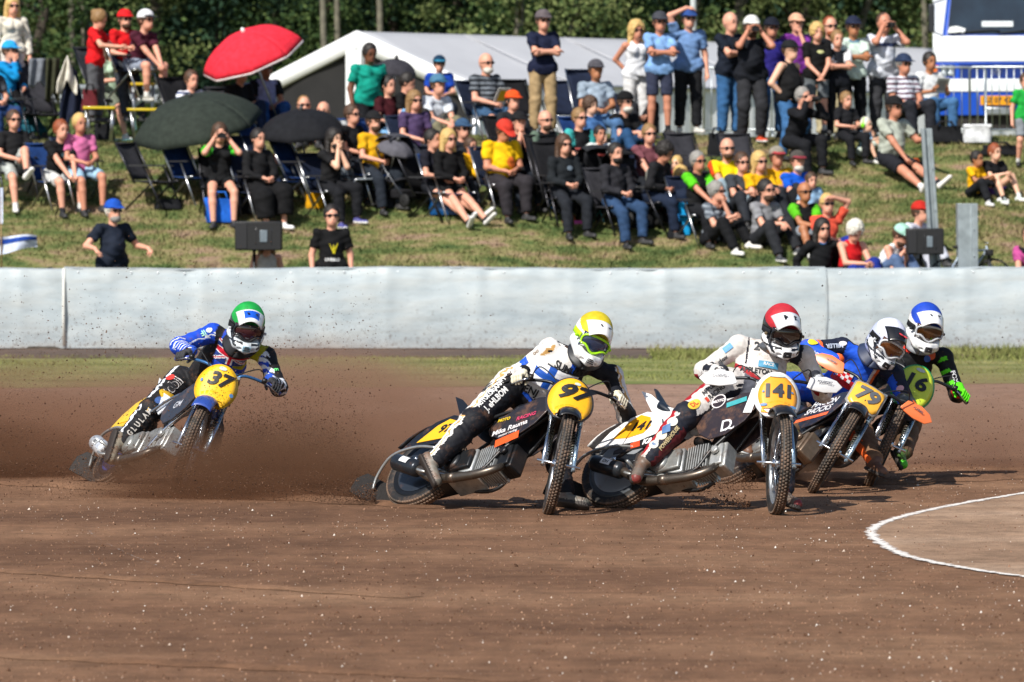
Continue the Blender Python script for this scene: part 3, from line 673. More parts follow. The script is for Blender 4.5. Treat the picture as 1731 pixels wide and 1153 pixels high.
# ------------------------------------------------------------------ marquee
M_pvc = mat('marquee_canvas', '#b6b7ba', .5, var=.05, scale=1.5, bump=.05); M_mesh = mat('dark_canvas', '#1c1b1b', .8, var=.4, scale=2)
M_alu = metalm('#c6c9cc', .35)
def marquee():
    gx = (608 - IW / 2) / FPX * 99; d0 = 99.0
    t = thing('marquee', 'long white marquee with a dark open gable behind the crowd', 'tent', Vector((gx, d0, 1.5)))
    # axes: e runs along the ridge (right and away), f runs across the gable (left and away .. right and near)
    e = Vector((.70, .714, 0)).normalized()
    f = Vector((.714, -.70, 0)).normalized()
    pk = CAMH + (HOR - 54) / FPX * d0 - 1.5; ev = pk - 1.04; hw = 3.1; Lr = 17.0; ov = .0
    R0 = Vector((0, 0, pk))
    L0 = -f * hw + Vector((0, 0, ev)); Q0 = f * hw + Vector((0, 0, ev))
    def roof(u, v):    # near slope
        p = R0.lerp(Q0, v) + e * Lr * u; p.z -= .05 * math.sin(PI * v) + .03 * math.sin(PI * ((u * 5) % 1)) * math.sin(PI * v); return p
    mb = MB(); mb.grid(roof, 50, 10); mb.grid(lambda u, v: R0.lerp(L0, v) + e * Lr * u, 10, 4); mb.build('roof', M_pvc, t, solid=.02)
    mb = MB()
    def side(u, v):
        p = Q0 + e * Lr * u - Vector((0, 0, ev * v)); p += f * (.05 * abs(math.sin(u * Lr * 4.2)) + .02 * math.sin(u * Lr * 13)) * (.4 + .6 * v); return p - f * .08
    mb.grid(side, 300, 4); mb.build('side_curtain', mat('marquee_canvas', '#e2e5e6', .6, var=.05, scale=1.5), t)
    n_ = f.cross(Vector((0, 0, 1))) * 1.0
    out = -e
    mb = MB()    # white gable bands and centre post, standing proud of the dark netting
    def band(a, b, w_, o_=.10):
        a = Vector(a); b = Vector(b); dz = Vector((0, 0, -w_)); q = out * o_
        mb.add([a + q, b + q, b + dz + q, a + dz + q, a, b, b + dz, a + dz], [(0, 1, 2, 3), (7, 6, 5, 4), (0, 4, 5, 1), (3, 2, 6, 7)])
    band(L0 + Vector((0, 0, .02)), R0 + Vector((0, 0, .02)), .34); band(R0 + Vector((0, 0, .02)), Q0 + Vector((0, 0, .02)), .34)
    mb.build('gable_band', mat('white_canvas', '#eceeee', .55, var=.03), t)
    mb = MB(); mb.box(Vector((0, 0, pk / 2 - .17)) + out * .12, (.42, .10, pk - .36), rot=Matrix((f, out, Vector((0, 0, 1)))).transposed()); mb.build('centre_post', mat('white_canvas', '#eceeee', .55, var=.03), t, smooth=False)
    for s, c0 in ((-1, L0), (1, Q0)):
        mb = MB(); mb.grid(lambda u, v: (Vector((0, 0, 0)) + f * hw * s * u).lerp(R0.lerp(c0, u) - Vector((0, 0, .03)), v) + out * (.03 * math.sin(u * 9 + v * 4)), 14, 8); mb.build('gable_net', M_mesh, t)
    for s, c0 in ((-1, L0), (1, Q0)):
        mb = MB(); mb.tube([f * hw * s, c0], .04, 6); mb.tube([c0, c0 + e * Lr], .03, 6); mb.build('frame_pole', M_alu, t)
    for k in range(1, 6):
        mb = MB(); p = e * Lr * k / 6; mb.tube([Q0 + p + f * .02, R0 + p + Vector((0, 0, .005))], .016, 6); mb.build('roof_rib', M_pvc, t)
    # back gable
    mb = MB(); mb.add([L0 + e * Lr, Q0 + e * Lr, R0 + e * Lr, -f * hw + e * Lr, f * hw + e * Lr], [(3, 4, 1, 2, 0)]); mb.build('end_wall', M_pvc, t, smooth=False)
marquee()
# ================================================================== spectators
SK = {'l': '#d89d84', 'm': '#c2846a', 't': '#a9714f', 'd': '#6d4430', 'p': '#e0b094'}
HR = {'br': '#4a3322', 'dk': '#1d1713', 'bl': '#c9a767', 'gr': '#8d8a85', 'wh': '#d8d4c8', 'rd': '#8a4522', 'lb': '#8a6a42'}
M_lens = mat('dark_lens', '#0a0a0c', .1, var=0, coat=.5); M_eye = mat('eye_dark', '#22170f', .3, var=0); M_lip = mat('lip', '#9a5548', .5, var=0)
def fing(mb, w_, d, n_, curl=.5, s=1.0, seg=5, mi=0, side=1):
    """four fingers and a thumb; w_ wrist, d hand direction, n_ palm normal"""
    d = Vector(d).normalized(); n_ = Vector(n_); n_ = (n_ - d * n_.dot(d)).normalized(); l = n_.cross(d) * side
    for i, (o_, ln) in enumerate(((-.031, .066), (-.011, .076), (.010, .070), (.030, .056))):
        b = Vector(w_) + d * .085 * s + l * o_ * s; a1 = curl * .7; a2 = curl * 1.7
        p1 = b + (d * math.cos(a1) + n_ * math.sin(a1)) * ln * .5 * s; p2 = p1 + (d * math.cos(a2) + n_ * math.sin(a2)) * ln * .5 * s
        mb.tube([b - d * .02, b, p1, p2], [.008 * s, .0095 * s, .0085 * s, .006 * s], seg, mi)
    b = Vector(w_) + d * .03 * s - l * .03 * s; dd = (d * .75 - l * .55 + n_ * .35).normalized()
    mb.tube([b, b + dd * .032 * s, b + (dd + d * .4).normalized() * .062 * s], [.0115 * s, .010 * s, .007 * s], seg, mi)
def pose_targets(pose, legs, arms):
    return None
def person(sp):
    """build one spectator from its table entry; joints are solved, then skin and clothes are grown on them"""
    r = random.Random(hash((sp['x'], sp['top'])) % 100000)
    pose = sp.get('pose', 'chair'); H = sp.get('H', {'stand': 1.78}.get(pose, 1.74)); s = H / 1.75 * 1.03; fat = sp.get('fat', 1.0)
    lean = sp.get('lean', {'stand': .02, 'chair': -.02, 'ground': .12, 'high': .25}.get(pose, 0))     # forward lean of the trunk, radians
    seat = {'stand': .93 * s, 'chair': .50, 'ground': .10, 'high': .62, 'bench': .52}[pose] if 'seat' not in sp else sp['seat']
    tors = .50 * s
    toph = seat + tors * math.cos(lean) + .275 * s * math.cos(lean * .5)      # head top above ground
    drop = sp.get('sink', 0)
    # distance at which a person of this pose standing on the bank shows the head at that height
    if 'd' in sp: D = sp['d']; z0 = ground_z((sp['x'] - IW / 2) / FPX * D, D)
    else:
        D = 72.3; best = 1e9
        for k in range(170):
            dd = 71.2 + k * .05; x = (sp['x'] - IW / 2) / FPX * dd; zt = CAMH + (HOR - sp['top']) / FPX * dd
            e = abs(ground_z(x, dd) + toph - drop - zt)
            if e < best: best = e; D = dd
        z0 = 0
    x0 = (sp['x'] - IW / 2) / FPX * D; zt = CAMH + (HOR - sp['top']) / FPX * D
    zb = zt - toph                                                           # ground level under the hips
    if sp.get('own_z') is None and abs(zb - ground_z(x0, D)) > .5: print('LEVEL', sp['x'], sp['top'], round(zb - ground_z(x0, D), 2), round(D, 1))
    ya = rad(sp.get('yaw', 15)); f = Vector((math.sin(ya), -math.cos(ya), 0)); l = Vector((math.cos(ya), math.sin(ya), 0))   # l = the person's left
    up = Vector((0, 0, 1))
    org = Vector((x0, D, zb)) 
    # the head sits over x0: shift hips back by the lean
    tl = (up * math.cos(lean) + f * math.sin(lean) + l * sp.get('side', 0)).normalized()
    hipc = org + up * seat - f * (math.sin(lean) * tors + .04)
    chest = hipc + tl * tors * .62; neck = hipc + tl * tors
    ht = sp.get('head', (0, 0)); hy, hp = rad(sp.get('yaw', 15) + ht[0]), rad(ht[1])      # head turn, nod
    hf = Vector((math.sin(hy) * math.cos(hp), -math.cos(hy) * math.cos(hp), -math.sin(hp))); hl = Vector((math.cos(hy), math.sin(hy), 0)); hu = hf.cross(hl) * -1
    if hu.z < 0: hu = -hu
    head = neck + tl * .03 * s + (hu * .6 + up * .4) * .132 * s + hf * .025
    sw = .175 * s * (1 + (fat - 1) * .5) * sp.get('sw', 1); shL = neck - tl * .055 * s + l * sw; shR = neck - tl * .055 * s - l * sw
    hw = .095 * s; hL = hipc + l * hw; hR = hipc - l * hw
    gz = lambda p: ground_z(p.x, p.y) if sp.get('own_z') is None else zb
    if 'lift' in sp: gz = lambda p: zb
    U1, U2, T1, T2 = .29 * s, .255 * s, .43 * s, .43 * s
    # ---- legs
    lg = sp.get('legs', 'down'); kn = []
    for sd, h in ((1, hL), (-1, hR)):
        if pose == 'stand':
            a = h + l * sd * .03 + f * (.03 if sd > 0 else -.02); a.z = gz(a) + .09 * s; po = f * 1.0 + l * sd * .15
            if lg == 'step': a = a + f * (.16 * sd)
        elif pose in ('chair', 'bench', 'high'):
            fw = {'down': .46, 'out': .62, 'stretch': .80, 'cross': .50}[lg] * s
            a = h + f * fw + l * sd * (.05 if lg != 'wide' else .15); a.z = gz(a) + .08
            po = up + f * .35 + l * sd * .12
            if lg == 'cross' and sd > 0: a = h + f * .62 * s - l * .12 + up * -.10; po = up + f * .3
            if pose == 'high': a = h + f * .40 * s + l * sd * .06 - up * (.45 * s)
        else:
            fw = {'down': .56, 'out': .74, 'stretch': .86, 'cross': .42}[lg] * s
            a = h + f * fw + l * sd * (.07 if lg != 'cross' else -.10); a.z = gz(a) + .07; po = up + f * .2 + l * sd * (.15 if lg != 'cross' else .8)
        k_, a_ = ik(h, a, T1, T2, po); kn.append((h, k_, a_))
    # ---- arms
    ar = sp.get('arms', 'lap'); am = []
    lapc = hipc + f * .26 * s + up * .12 if pose != 'stand' else hipc + f * .16 + up * .02
    kc = (kn[0][1] + kn[1][1]) * .5
    face = head + hf * .16 - hu * .02
    for sd, sh in ((1, shL), (-1, shR)):
        a_ = ar if isinstance(ar, str) else ar[0 if sd > 0 else 1]
        po = -up * .8 + l * sd * .7 - f * .3; hd = None
        if a_ == 'lap': w_ = lapc + l * sd * .07
        elif a_ == 'down': w_ = sh - up * .52 * s + l * sd * .08 + f * .05; po = l * sd * .6 - f
        elif a_ == 'crossed': w_ = neck - tl * .25 * s + f * (.20 * fat) - l * sd * .10; po = l * sd + f * .3 - up * .6; hd = -l * sd + up * .1
        elif a_ == 'knees': w_ = kc + l * sd * .05 + f * .06 + up * .05 if pose != 'stand' else lapc
        elif a_ == 'elbows': w_ = kc + l * sd * .03 + f * .10 + up * .01; hd = -l * sd * .6 + f * .5 - up * .3
        elif a_ == 'chin': w_ = head - hu * .16 + hf * .11 + l * sd * .02; po = -up + f * .3 + l * sd * .3; hd = up * .8 - l * sd * .2
        elif a_ == 'cam': w_ = face - hu * .05 + l * sd * .105 + hf * .02; po = -up * .9 + l * sd * .6; hd = hu * .7 + hf * .3 - l * sd * .4
        elif a_ == 'shade': w_ = head + hf * .12 + hu * .10 + l * sd * .05; po = l * sd + up * .5; hd = -l * sd * .9 + hf * .1
        elif a_ == 'top': w_ = head + hf * .06 + hu * .17 + l * sd * .06; po = l * sd + up * .25; hd = -l * sd * .9 - up * .1
        elif a_ == 'clasp': w_ = hipc + f * .22 + up * .0 - l * sd * -.04; hd = -up * .7 - l * sd * .5
        elif a_ == 'behind': w_ = hipc - f * .12 + l * sd * .10 + up * .05; po = l * sd - f * .8
        elif a_ == 'pocket': w_ = hipc + l * sd * .19 + f * .04 + up * .02; po = l * sd - f * .8
        elif a_ == 'read': w_ = chest + f * .30 - up * .10 + l * sd * .11; hd = f * .6 + up * .5
        elif a_ == 'rest': w_ = sh + f * .25 + l * sd * .22 - up * .27; hd = f * .6 - up * .5
        elif a_ == 'out': w_ = sh + f * .42 + l * sd * .06 - up * .22; hd = f
        elif a_ == 'prop': w_ = sh - up * .45 - f * .12 + l * sd * .14; po = -f + l * sd * .4; hd = -up + f * .3
        e_, w_ = ik(sh, w_, U1, U2, po)
        if hd is None: hd = (w_ - e_).normalized() * .8 + f * .2 - up * .1
        am.append((sh, e_, w_, Vector(hd).normalized(), a_))
    root = thing('person', sp['label'], 'person', Vector((x0, D, zb)), sp.get('group', 'spectators on the bank'))
    O = tuple(root.location)
    child = H < 1.45
    h0 = .016 if not child else .014
    sk = skin(SK[sp.get('skin', 'l')]) ; B = Sdf(); fc = (tuple(f), 1.45)
    hs = (s ** .5 if child else s) * 1.20
    Rh = np.array([[hf.x, hl.x, hu.x], [hf.y, hl.y, hu.y], [hf.z, hl.z, hu.z]])
    B.ell(head + hu * .02 * hs - hf * .01, (.095 * hs, .080 * hs, .105 * hs), Rh); B.ell(head + hf * .025 * hs - hu * .055 * hs, (.068 * hs, .056 * hs, .062 * hs), Rh)
    B.ell(head + hf * .082 * hs - hu * .025 * hs, (.026, .014, .022), Rh)
    B.cap(neck - tl * .04, head - hu * .05, .060 * s, .054 * s)
    wb = .124 * s * (1 + (fat - 1) * .85)
    B.cap(hipc, chest, wb * 1.0, wb * 1.12, sq=fc); B.cap(chest, neck - tl * .06 * s, wb * 1.1, .075 * s, sq=fc)
    B.cap(shR, shL, .05 * s, .05 * s); B.cap(hL, hR, .085 * s * fat, .085 * s * fat)
    tf = .5 + .5 * fat
    for h, k_, a_ in kn: B.cap(h, k_, .084 * s * tf, .058 * s * tf); B.cap(k_, Vector(k_).lerp(a_, .3), .056 * s * tf, .056 * s * tf); B.cap(Vector(k_).lerp(a_, .3), a_, .056 * s * tf, .036 * s)
    ex = MB()
    for sd, (sh, e_, w_, hd, _a) in zip((1, -1), am):
        B.cap(sh, e_, .050 * s * tf, .041 * s * tf); B.cap(e_, w_, .041 * s * tf, .028 * s)
        B.cap(w_, w_ + hd * .075 * s, .026 * s, .034 * s, sq=(tuple(Vector(hd).cross(l * sd + up * .3)), 1.4))
        fing(ex, w_, hd, (l * -sd + f * .3) if abs(hd.dot(l)) < .7 else up * -1, .5, s, 5, 0, sd)
    for sd in (1, -1): ex.ell(head + hl * .077 * hs * sd - hf * .005 - hu * .005, (.016, .008, .028), 0, rot=Matrix(Rh.tolist()), nu=7, nv=5)
    if not sp.get('glasses'):
        for sd in (1, -1): ex.ell(head + hf * .083 * hs + hl * .030 * hs * sd + hu * .012, (.009, .016, .010), 1, rot=Matrix(Rh.tolist()), nu=7, nv=5)
    ex.ell(head + hf * .088 * hs - hu * .062 * hs, (.008, .026, .008), 2, rot=Matrix(Rh.tolist()), nu=7, nv=4)
    hm0 = mat('hair', HR[sp.get('hair', ('br', 'short'))[0]], .6, var=.4, scale=60, bump=.6)
    if not sp.get('glasses'):
        for sd in (1, -1): ex.ell(head + hf * .084 * hs + hl * .031 * hs * sd + hu * .034 * hs, (.008, .020, .005), 3, rot=Matrix(Rh.tolist()), nu=7, nv=4)
    B.build('body', [sk, M_eye, M_lip, hm0], root, h0, .018, org=O, extra=ex)
    # ---- clothes
    sc_, st = sp.get('shirt', ('#222222', 'tee')); S = Sdf(); sm = [cloth(sc_), cloth(sp.get('shirt2', sc_))]
    S.cap(hipc - tl * (.07 if pose == 'stand' else .0), chest, wb * 1.16, wb * 1.16, sq=(tuple(f), 1.32), clipa=.01); S.cap(chest, neck - tl * .05 * s, wb * 1.15, .085 * s, sq=fc, clip=.02)
    if pose == 'stand': S.cap(hL + tl * .02, hR + tl * .02, .112 * s * (1 + (fat - 1) * .8), .112 * s * (1 + (fat - 1) * .8), 0, ((tl.x, tl.y, tl.z), 1.0))
    if fat > 1.1: S.ell(hipc + tl * .19 * s + f * .035 * fat, (.115 * fat * s, .15 * fat * s, .19 * s))
    if sp.get('bust'): 
        for sd in (1, -1): S.ell(chest + tl * .06 * s + f * wb * .66 + l * sd * .07 * s, .072 * s * fat)
    if st != 'tank': S.cap(shR, shL, .050 * s, .050 * s)
    for sd, (sh, e_, w_, hd, _a) in zip((1, -1), am):
        sh, e_, w_ = Vector(sh), Vector(e_), Vector(w_)
        if st == 'tee': S.cap(sh, sh.lerp(e_, .66), .053 * s * tf, .053 * s * tf, 1, clip=0)
        elif st == 'long': S.cap(sh, e_, .056 * s * tf, .046 * s * tf, 1); S.cap(e_, e_.lerp(w_, .95), .046 * s * tf, .034 * s, 1, clip=0)
        else: S.cap(neck - tl * .09 * s + l * sd * .10 * s, neck - tl * .02 * s + l * sd * .075 * s, .045 * s, .03 * s)
    mf = None
    if sp.get('stripes'):
        c1 = cloth(sp['stripes']); sm.append(c1)
        def mf(cen, nr, fp, mi):
            q = (cen - np.array(chest)) @ np.array(tl); return np.where(np.mod(q, .075) < .03, 2, mi)
    if sp.get('hem'):
        c1 = cloth(sp['hem']); sm.append(c1)
        def mf(cen, nr, fp, mi):
            q = (cen - np.array(chest)) @ np.array(tl); return np.where((q < -.06) | ((mi == 1) & (np.abs((cen - np.array(chest)) @ np.array(l)) > .24)), 2, mi)
    kb = []
    S.build('shirt', sm, root, h0, .03, .014, .0085, 24, matfn=mf, org=O, keep=kb)
    if sp.get('print') and kb:
        mb = MB(); pm = []
        for ty, col, ox, oy, wd, hg in sp['print']:
            pm.append(mat('shirt_print', col, .7)); c0 = chest + tl * (.05 + oy) + l * ox
            t2 = {'o': oval2d(wd, hg, 12), 'r': rect2d(wd, hg), 'v': poly2d((-wd / 2, hg / 2), (-wd * .05, -hg / 2), (wd * .15, -hg / 2), (wd / 2, hg / 2), (wd * .1, 0), (0, hg * .35), (-wd * .1, -.1 * hg))}.get(ty) or text2d(ty, hg, .002)
            wrap_decal(mb, t2, c0, l, tl, kb[0], len(pm) - 1, .005, O)
        mb.build('shirt_print', pm, root, smooth=False)
    bc, bt = sp.get('legwear', ('#222831', 'trousers')); S = Sdf(); bm_ = cloth(bc)
    S.cap(hL, hR, .092 * s * fat, .092 * s * fat, sq=fc); S.cap(hipc, hipc + tl * .08, wb * .95, wb * .90, sq=fc, clip=.0)
    for h, k_, a_ in kn:
        if bt == 'trousers': S.cap(h, k_, .098 * s * tf, .076 * s * tf); S.cap(k_, Vector(k_).lerp(a_, .93), .076 * s * tf, .062 * s, clip=0)
        elif bt == 'shorts': S.cap(h, Vector(h).lerp(k_, .86), .092 * s * tf, .078 * s * tf, clip=0)
        elif bt == 'short': S.cap(h, Vector(h).lerp(k_, .4), .090 * s * tf, .086 * s * tf, clip=0)
        elif bt == 'skirt': S.cap(h, k_, .12 * s, .14 * s); S.cap(k_, Vector(k_).lerp(a_, .7), .14 * s, .13 * s, clip=0)
    S.build({'trousers': 'trousers', 'shorts': 'shorts', 'short': 'shorts', 'skirt': 'skirt'}[bt], [bm_], root, h0 * 1.1, .03, .008, .006, 22, org=O)
    shc = sp.get('shoes', '#2a2a2c'); sm_ = [mat('shoe', shc, .6), mat('shoe_sole', '#e6e4df' if shc not in ('#2a2a2c',) else '#3a3a3a', .7)]
    for sd, (h, k_, a_) in zip((1, -1), kn):
        fd = (f * .9 + l * sd * .25); 
        if lg == 'stretch' or (lg == 'cross' and pose != 'ground' and sd > 0): fd = f * .6 + up * .55 + l * sd * .2
        fd.normalize(); dn = -up if abs(fd.z) < .3 else (Vector(k_) - Vector(a_)).normalized() * -1
        heel = Vector(a_) - fd * .035 + dn * .035; toe = Vector(a_) + fd * .15 * s + dn * .045
        S = Sdf(); S.cap(heel, toe, .042 * s, .036 * s, 0, sq=(tuple(dn), 1.25)); S.cap(Vector(a_) + dn * -.01, heel, .040 * s, .040 * s); S.cap(heel + dn * .022, toe + dn * .018, .040 * s, .036 * s, 1, sq=(tuple(dn), 2.2))
        S.build('shoe', sm_, root, .014, .015, org=O)
        if bt in ('shorts', 'short') and not sp.get('nosock'):
            S = Sdf(); kv = (Vector(k_) - Vector(a_)).normalized(); S.cap(a_, Vector(a_) + kv * .09, .042 * s, .040 * s, clip=0); S.build('sock', [cloth('#dcdcd8' if r.random() < .6 else '#2b2b30')], root, .014, .01, org=O)
    # ---- head gear
    def hp_(a, b, c): return head + hf * a * hs + hl * b * hs + hu * c * hs
    hc = sp.get('hair', ('br', 'short')); hm = mat('hair', HR[hc[0]], .6, var=.4, scale=60, bump=.6)
    if hc[1] != 'bald':
        S = Sdf(); cut = []
        ln = hc[1]
        big = {'short': 0, 'fluffy': .012, 'curly': .02, 'long': .008, 'bun': .004, 'shave': -.006}.get(ln, 0)
        S.ell(hp_(-.018, 0, .03), ((.100 + big) * hs, (.088 + big) * hs, (.108 + big) * hs), Rh)
        ex2 = None
        if ln in ('long', 'curly'):
            for sd in (1, -1):
                S.cap(hp_(-.03, .070 * sd, .0), hp_(-.02, .085 * sd, -.20), .035 * hs, .034 * hs); S.cap(hp_(-.07, .04 * sd, -.02), hp_(-.08, .05 * sd, -.24), .045 * hs, .035 * hs)
        if ln == 'bun': S.ell(hp_(-.105, 0, .06), .042 * hs, Rh)
        S.sub(hp_(.105, 0, -.035), (.082 * hs, .066 * hs, .108 * hs), Rh)
        if ln in ('short', 'shave', 'bun', 'fluffy'):
            for sd in (1, -1): S.sub(hp_(.05, .085 * sd, -.07), (.05 * hs, .05 * hs, .06 * hs), Rh)
        nz_ = .009 if ln in ('curly', 'fluffy') else .004
        lim = [(tuple(hp_(0, 0, -.055)), tuple(-hu))] if ln not in ('long', 'curly') else []
        S.build('hair', [hm], root, .013, .02, 0, nz_, 90, cuts=cut + lim, org=O)
    if sp.get('cap'):
        cc = sp['cap']; S = Sdf(); cs_ = cc[1] if isinstance(cc, tuple) else 'cap'; col = cc[0] if isinstance(cc, tuple) else cc
        S.ell(hp_(-.008, 0, .045), (.108 * hs, .096 * hs, .098 * hs), Rh)
        if cs_ == 'cap': S.cap(hp_(.075, .02, .052), hp_(.150, .012, .040), .060 * hs, .045 * hs, 1, sq=(tuple(hu), 5.5)); S.cap(hp_(.075, -.02, .052), hp_(.150, -.012, .040), .060 * hs, .045 * hs, 1, sq=(tuple(hu), 5.5))
        c2 = cc[2] if isinstance(cc, tuple) and len(cc) > 2 else col
        S.build('cap' if cs_ == 'cap' else 'beanie', [cloth(col), cloth(c2)], root, .011, .006, 0, cuts=[(tuple(hp_(0, 0, .036)), tuple(-hu))] , org=O)
    if sp.get('glasses'):
        mb = MB(); R3 = Matrix(Rh.tolist())
        for sd in (1, -1):
            mb.ell(hp_(.085, .032 * sd, .012), (.012, .026 * hs, .019 * hs), rot=R3, nu=10, nv=6); mb.tube([hp_(.085, .055 * sd, .018), hp_(.03, .083 * sd, .015), hp_(-.01, .083 * sd, .01)], .005, 5)
        mb.tube([hp_(.095, -.012, .02), hp_(.095, .012, .02)], .005, 5)
        for i_ in range(len(mb.v)): mb.v[i_] = tuple(Vector(mb.v[i_]) - Vector(O))
        mb.build('sunglasses', [M_lens], root)
    if sp.get('beard'):
        S = Sdf(); S.ell(hp_(.040, 0, -.072), (.062 * hs, .058 * hs, .050 * hs), Rh); S.build('beard', [mat('hair', HR[sp['beard']], .8, var=.3, scale=80, bump=.5)], root, .012, .01, 0, .004, 90, cuts=[(tuple(hp_(0, 0, -.048)), tuple(hu))], org=O)
    if sp.get('ears'):
        mb = MB(); 
        for sd in (1, -1): mb.ell(hp_(-.005, .092 * sd, 0) - Vector(O), (.035, .022, .042), rot=Matrix(Rh.tolist()))
        mb.tube([hp_(-.005, .09, .03) - Vector(O), hp_(-.005, .06, .11) - Vector(O), hp_(-.005, -.06, .11) - Vector(O), hp_(-.005, -.09, .03) - Vector(O)], .012, 6)
        mb.build('ear_defenders', [paint('#7fd81e')], root)
    # ---- things held
    it = sp.get('item')
    if it:
        wm = (Vector(am[0][2]) + Vector(am[1][2])) * .5 + (am[0][3] + am[1][3]) * .035
        if it == 'phone':
            mb = MB(); wm = (Vector(am[0][2]) + Vector(am[1][2])) * .5 + hf * .06 + hu * .05; mb.box((0, 0, 0), (.012, .17, .085), rot=Matrix(Rh.tolist())); mb.box(-hf * .008, (.004, .16, .077), 1, rot=Matrix(Rh.tolist())); mb.ell(hf * .009 + hl * .06 + hu * .02, .010, 1, nu=8, nv=5)
            o = mb.build('mobile_phone', [mat('phone', '#1a1a1e', .3), M_lens], None, smooth=False, bevel=.003); o.location = wm; tag(o, 'dark phone held up by the ' + sp['short'], 'phone')
        elif it == 'camera':
            mb = MB(); R3 = Matrix(Rh.tolist()); wm = (Vector(am[0][2]) + Vector(am[1][2])) * .5 + hf * .05 + hu * .05; mb.box((0, 0, 0), (.06, .13, .09), rot=R3); mb.tube([hf * .02, hf * .13], .036, 12); mb.box(hu * .055, (.04, .05, .03), rot=R3)
            o = mb.build('camera', [mat('camera_black', '#141414', .5)], None, smooth=False, bevel=.006); o.location = wm; tag(o, 'black camera held up by the ' + sp['short'], 'camera')
        elif it == 'binoculars':
            mb = MB(); wm = (Vector(am[0][2]) + Vector(am[1][2])) * .5 + hf * .04 + hu * .03
            for sd in (1, -1): mb.tube([hl * .03 * sd - hf * .03, hl * .034 * sd + hf * .06, hl * .034 * sd + hf * .065], [.018, .026, .02], 10)
            mb.tube([-hl * .03, hl * .03], .01, 6); o = mb.build('binoculars', [mat('camera_black', '#141414', .5)], None); o.location = wm; tag(o, 'black binoculars held up by the ' + sp['short'], 'binoculars')
        else:   # programme sheet
            c1, c2 = it; rr = (f * .55 + up * .8).normalized(); n_ = l.cross(rr); ps = [(-.11, 0), (.11, 0), (.12, .14), (.11, .28), (-.11, .28), (-.12, .14)]
            mb = MB(); mb.prism(ps, -rr * .12, l, rr, .008); mb.prism([(-.07, .05), (.07, .05), (.07, .24), (-.07, .24)], -rr * .12 - n_ * .006, l, rr, .003, 1)
            mb.prism([(-.07, .05), (.07, .05), (.07, .24), (-.07, .24)], -rr * .12 + n_ * .006, l, rr, .003, 1)
            o = mb.build('programme', [mat('paper', c1, .6), mat('paper', c2, .6)], None, smooth=False); o.location = wm + rr * .03; tag(o, 'printed programme held by the ' + sp['short'], 'magazine')
    if pose in ('chair', 'bench', 'high') and sp.get('seatkind', 'chair') != 'none': SEATS.append((hipc.copy(), f.copy(), l.copy(), zb, sp))
    sp['_j'] = dict(hip=hipc, head=head, kn=kn, am=am, f=f, l=l, zb=zb)
    return root
SEATS = []
NV = '#1c2438'
